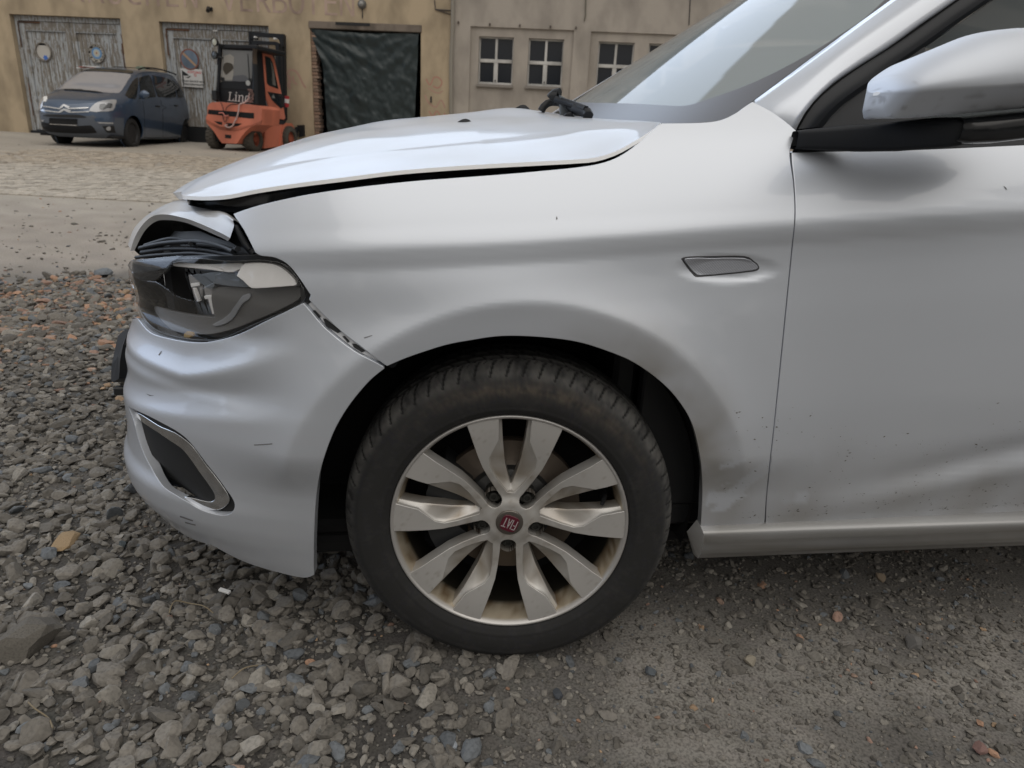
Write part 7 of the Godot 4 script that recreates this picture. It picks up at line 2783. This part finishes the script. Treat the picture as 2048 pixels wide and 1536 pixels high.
func make_stones() -> void:
	var sm := vmat(0.9)
	sm.albedo_texture = grain(91, 0.09, 128, 128, 0.75, 1.2, 1, 1, 5)
	sm.uv1_triplanar = true
	sm.uv1_world_triplanar = true
	sm.uv1_scale = Vector3(9, 9, 9)
	var big := []
	for k in 10:
		big.append(rock_mesh(200 + k, 0.42 + 0.3 * (k % 4) / 3.0))
	var small := []
	for k in 4:
		small.append(rock_mesh(300 + k, 0.6))
	var z_far: float = rows_at[545] - 0.15
	scatter("coarse_gravel", "loose coarse grey gravel spread beside and before the silver car", 42000,
		func() -> Vector3:
			var x := rng.randf_range(-4.4, 0.5)
			var z := rng.randf_range(-2.2, 1.9)
			return Vector3(x, 0, z) if rng.randf() < coarse_here(x, z) else Vector3.INF,
		func(_p: Vector3) -> float: return clampf(0.027 * exp(0.40 * rng.randfn()), 0.011, 0.062),
		func(p: Vector3) -> float: return -0.03 + 0.16 * ramp(-1.0, -2.2, p.z), big, sm, 0.17)
	scatter("brick_gravel", "gravel mixed with orange brick bits in front of the silver car", 11000,
		func() -> Vector3:
			var z := rng.randf_range(z_far, -1.9)
			var x := rng.randf_range(-1.9 + z * 0.95, -0.2 + (z + 1.9) * 0.3)
			return Vector3(x, 0, z) if rng.randf() < 0.95 * ramp(z_far, z_far + 0.9, z + 0.5 * noise.get_noise_2d(x, z)) else Vector3.INF,
		func(_p: Vector3) -> float: return clampf(0.032 * exp(0.45 * rng.randfn()), 0.014, 0.09),
		func(p: Vector3) -> float: return 0.30 * ramp(-1.8, -2.6, p.z), big, sm, 0.12)
	scatter("fine_gravel", "fine grit and small pebbles trodden into the dirt near the wheel", 76000,
		func() -> Vector3:
			var x := rng.randf_range(-2.6, 2.3)
			var z := rng.randf_range(-1.3, 1.8)
			var n := noise.get_noise_2d(x * 2.2 + 70.0, z * 2.2)
			return Vector3(x, 0, z) if rng.randf() < 0.55 + 0.9 * n else Vector3.INF,
		func(_p: Vector3) -> float: return clampf(0.0075 * exp(0.5 * rng.randfn()), 0.003, 0.02),
		func(_p: Vector3) -> float: return -0.02, small, sm, 0.10)
	scatter("pebbles", "scattered small stones lying on packed dirt right of the wheel", 10500,
		func() -> Vector3:
			var x := rng.randf_range(-0.6, 2.3)
			var z := rng.randf_range(-0.9, 1.8)
			var n := noise.get_noise_2d(x * 1.6 + 20.0, z * 1.6 + 9.0)
			return Vector3(x, 0, z) if rng.randf() < 0.40 + 1.2 * n else Vector3.INF,
		func(_p: Vector3) -> float: return clampf(0.0135 * exp(0.45 * rng.randfn()), 0.007, 0.042),
		func(_p: Vector3) -> float: return -0.01, big, sm, 0.10)
	scatter("yard_pebbles", "sparse dark pebbles on the pale dusty middle of the yard", 1700,
		func() -> Vector3:
			var z := -exp(rng.randf_range(log(-z_far - 0.6), log(15.0)))
			var x := rng.randf_range(z * 0.75 - 1.0, 0.5 + z * 0.1)
			return Vector3(x, 0, z),
		func(_p: Vector3) -> float: return clampf(0.02 * exp(0.5 * rng.randfn()), 0.01, 0.07),
		func(_p: Vector3) -> float: return 0.05, big, sm, 0.1)
	# setts: the pale paved strip in the middle of the yard
	var sb := MB.new()
	box(sb, Vector3(-0.5, -0.6, -0.5), Vector3(0.5, 0.5, 0.5), 0.16)
	var holder := Node3D.new()
	var so := done(sb, "sett", null, holder)
	var mm := MultiMesh.new()
	mm.transform_format = MultiMesh.TRANSFORM_3D
	mm.use_colors = true
	mm.mesh = so.mesh
	holder.free()
	var spots := []
	var z0: float = rows_at[396]
	var z1: float = rows_at[300]
	var z := z0
	var row := 0
	while z > z1:
		var x := -9.5 + 0.06 * (row % 2)
		while x < -0.6:
			var w := 0.10 + 0.05 * rng.randf()
			if rng.randf() < lerpf(0.97, 0.6, ramp(rows_at[345], rows_at[320], z)):
				var p := Vector3(x + w / 2, ground_height(x, z) + 0.002 + 0.006 * rng.randf() - 0.006 * ramp(rows_at[345], rows_at[320], z), z - 0.06)
				var k := 0.8 + 0.4 * rng.randf()
				spots.append([Transform3D(Basis(Vector3.UP, rng.randfn() * 0.03).scaled_local(Vector3(w - 0.008, 0.03, 0.112)), p), Color(0.47 * k, 0.435 * k, 0.385 * k).lerp(Color(0.43 * k, 0.375 * k, 0.31 * k), ramp(rows_at[345], rows_at[320], z))])
			x += w
		z -= 0.12
		row += 1
	mm.instance_count = spots.size()
	for i in spots.size():
		mm.set_instance_transform(i, spots[i][0])
		mm.set_instance_color(i, spots[i][1])
	var o := MultiMeshInstance3D.new()
	o.name = "paving_setts"
	o.multimesh = mm
	o.material_override = sm
	add_child(o)
	stuff(o, "strip of pale stone setts across the dusty yard", "paving")
	# single stones worth naming
	for q in [
		[133, 1090, 0.095, 0.35, Color(0.33, 0.235, 0.135), "flat orange brown stone among grey gravel at the left"],
		[60, 1290, 0.150, 0.5, Color(0.125, 0.115, 0.10), "large dark rounded stone half buried at the left edge"],
		[1757, 1156, 0.040, 0.75, Color(0.26, 0.205, 0.15), "lone tan stone in the shade under the door sill"],
		[1116, 1390, 0.030, 0.5, Color(0.06, 0.068, 0.08), "small dark blue stone on dirt below the tyre"],
		[1500, 1325, 0.034, 0.7, Color(0.28, 0.25, 0.20), "pale cream stone amid darker ones right of the tyre"],
		[1824, 1290, 0.062, 0.5, Color(0.15, 0.145, 0.14), "big grey stone on the dirt at the right"],
		[1958, 1500, 0.040, 0.4, Color(0.23, 0.14, 0.125), "flat pink brick chip near the lower right corner"],
		[906, 1490, 0.022, 0.8, Color(0.33, 0.36, 0.40), "small pale bluish pebble at the bottom below the wheel"],
		[1300, 1342, 0.034, 0.5, Color(0.11, 0.125, 0.14), "blue grey stone just right of the tyre foot"],
		[190, 1185, 0.05, 0.5, Color(0.16, 0.15, 0.135), "broad grey stone beside the orange brown one"],
		[245, 1092, 0.036, 0.5, Color(0.07, 0.085, 0.09), "dark greenish stone right of the orange brown one"],
		[205, 550, 0.16, 0.4, Color(0.15, 0.165, 0.18), "blue grey slab at the edge of the brick gravel"]]:
		var p := on_ground(q[0], q[1])
		var m := rock(int(q[0]), q[3])
		var st := done(m, "stone", null, self)
		var stm := mat(Color(q[4].r, q[4].g, q[4].b).linear_to_srgb(), 0.9)
		stm.albedo_texture = sm.albedo_texture
		stm.uv1_triplanar = true
		stm.uv1_scale = Vector3(1.2, 1.2, 1.2)
		st.material_override = stm
		st.transform = Transform3D(Basis(Vector3.UP, q[0] * 0.7).scaled_local(Vector3.ONE * q[2] * 0.5), p + Vector3(0, q[2] * 0.10, 0))
		tag(st, q[5], "stone", "single stones lying on the yard")
	var p2 := on_ground(452, 1203)
	var chip := MB.new()
	box(chip, Vector3(-0.015, 0, -0.0045), Vector3(0.015, 0.006, 0.0045), 0.001)
	var co := done(chip, "plastic_chip", M.white, self)
	co.transform = Transform3D(Basis(Vector3.UP, -0.35) * Basis(Vector3.RIGHT, 0.2), p2 + Vector3(0, 0.026, 0))
	tag(co, "small white plastic chip on gravel below the bumper", "chip")
	# dry stalks between the stones
	for q in [[[340, 1240, 352, 1222, 380, 1220, 410, 1232, 428, 1240], "bent dry stalk on the gravel below the bumper"], [[465, 1372, 490, 1358, 517, 1345], "straight dry stalk on the gravel left of the tyre"], [[60, 1420, 75, 1440, 100, 1452, 110, 1478], "curled dry stalk near the lower left corner"]]:
		var pts := []
		for i in range(0, q[0].size(), 2):
			pts.append(on_ground(q[0][i], q[0][i + 1]) + Vector3(0, 0.018 + 0.004 * (i % 4), 0))
		var m := MB.new()
		tube(m, smooth3(pts, 4), 0.0015, 5)
		tag(done(m, "dry_stalk", mat(lin(0.22, 0.18, 0.12), 0.9), self), q[1], "stalk", "dry stalks on the gravel")
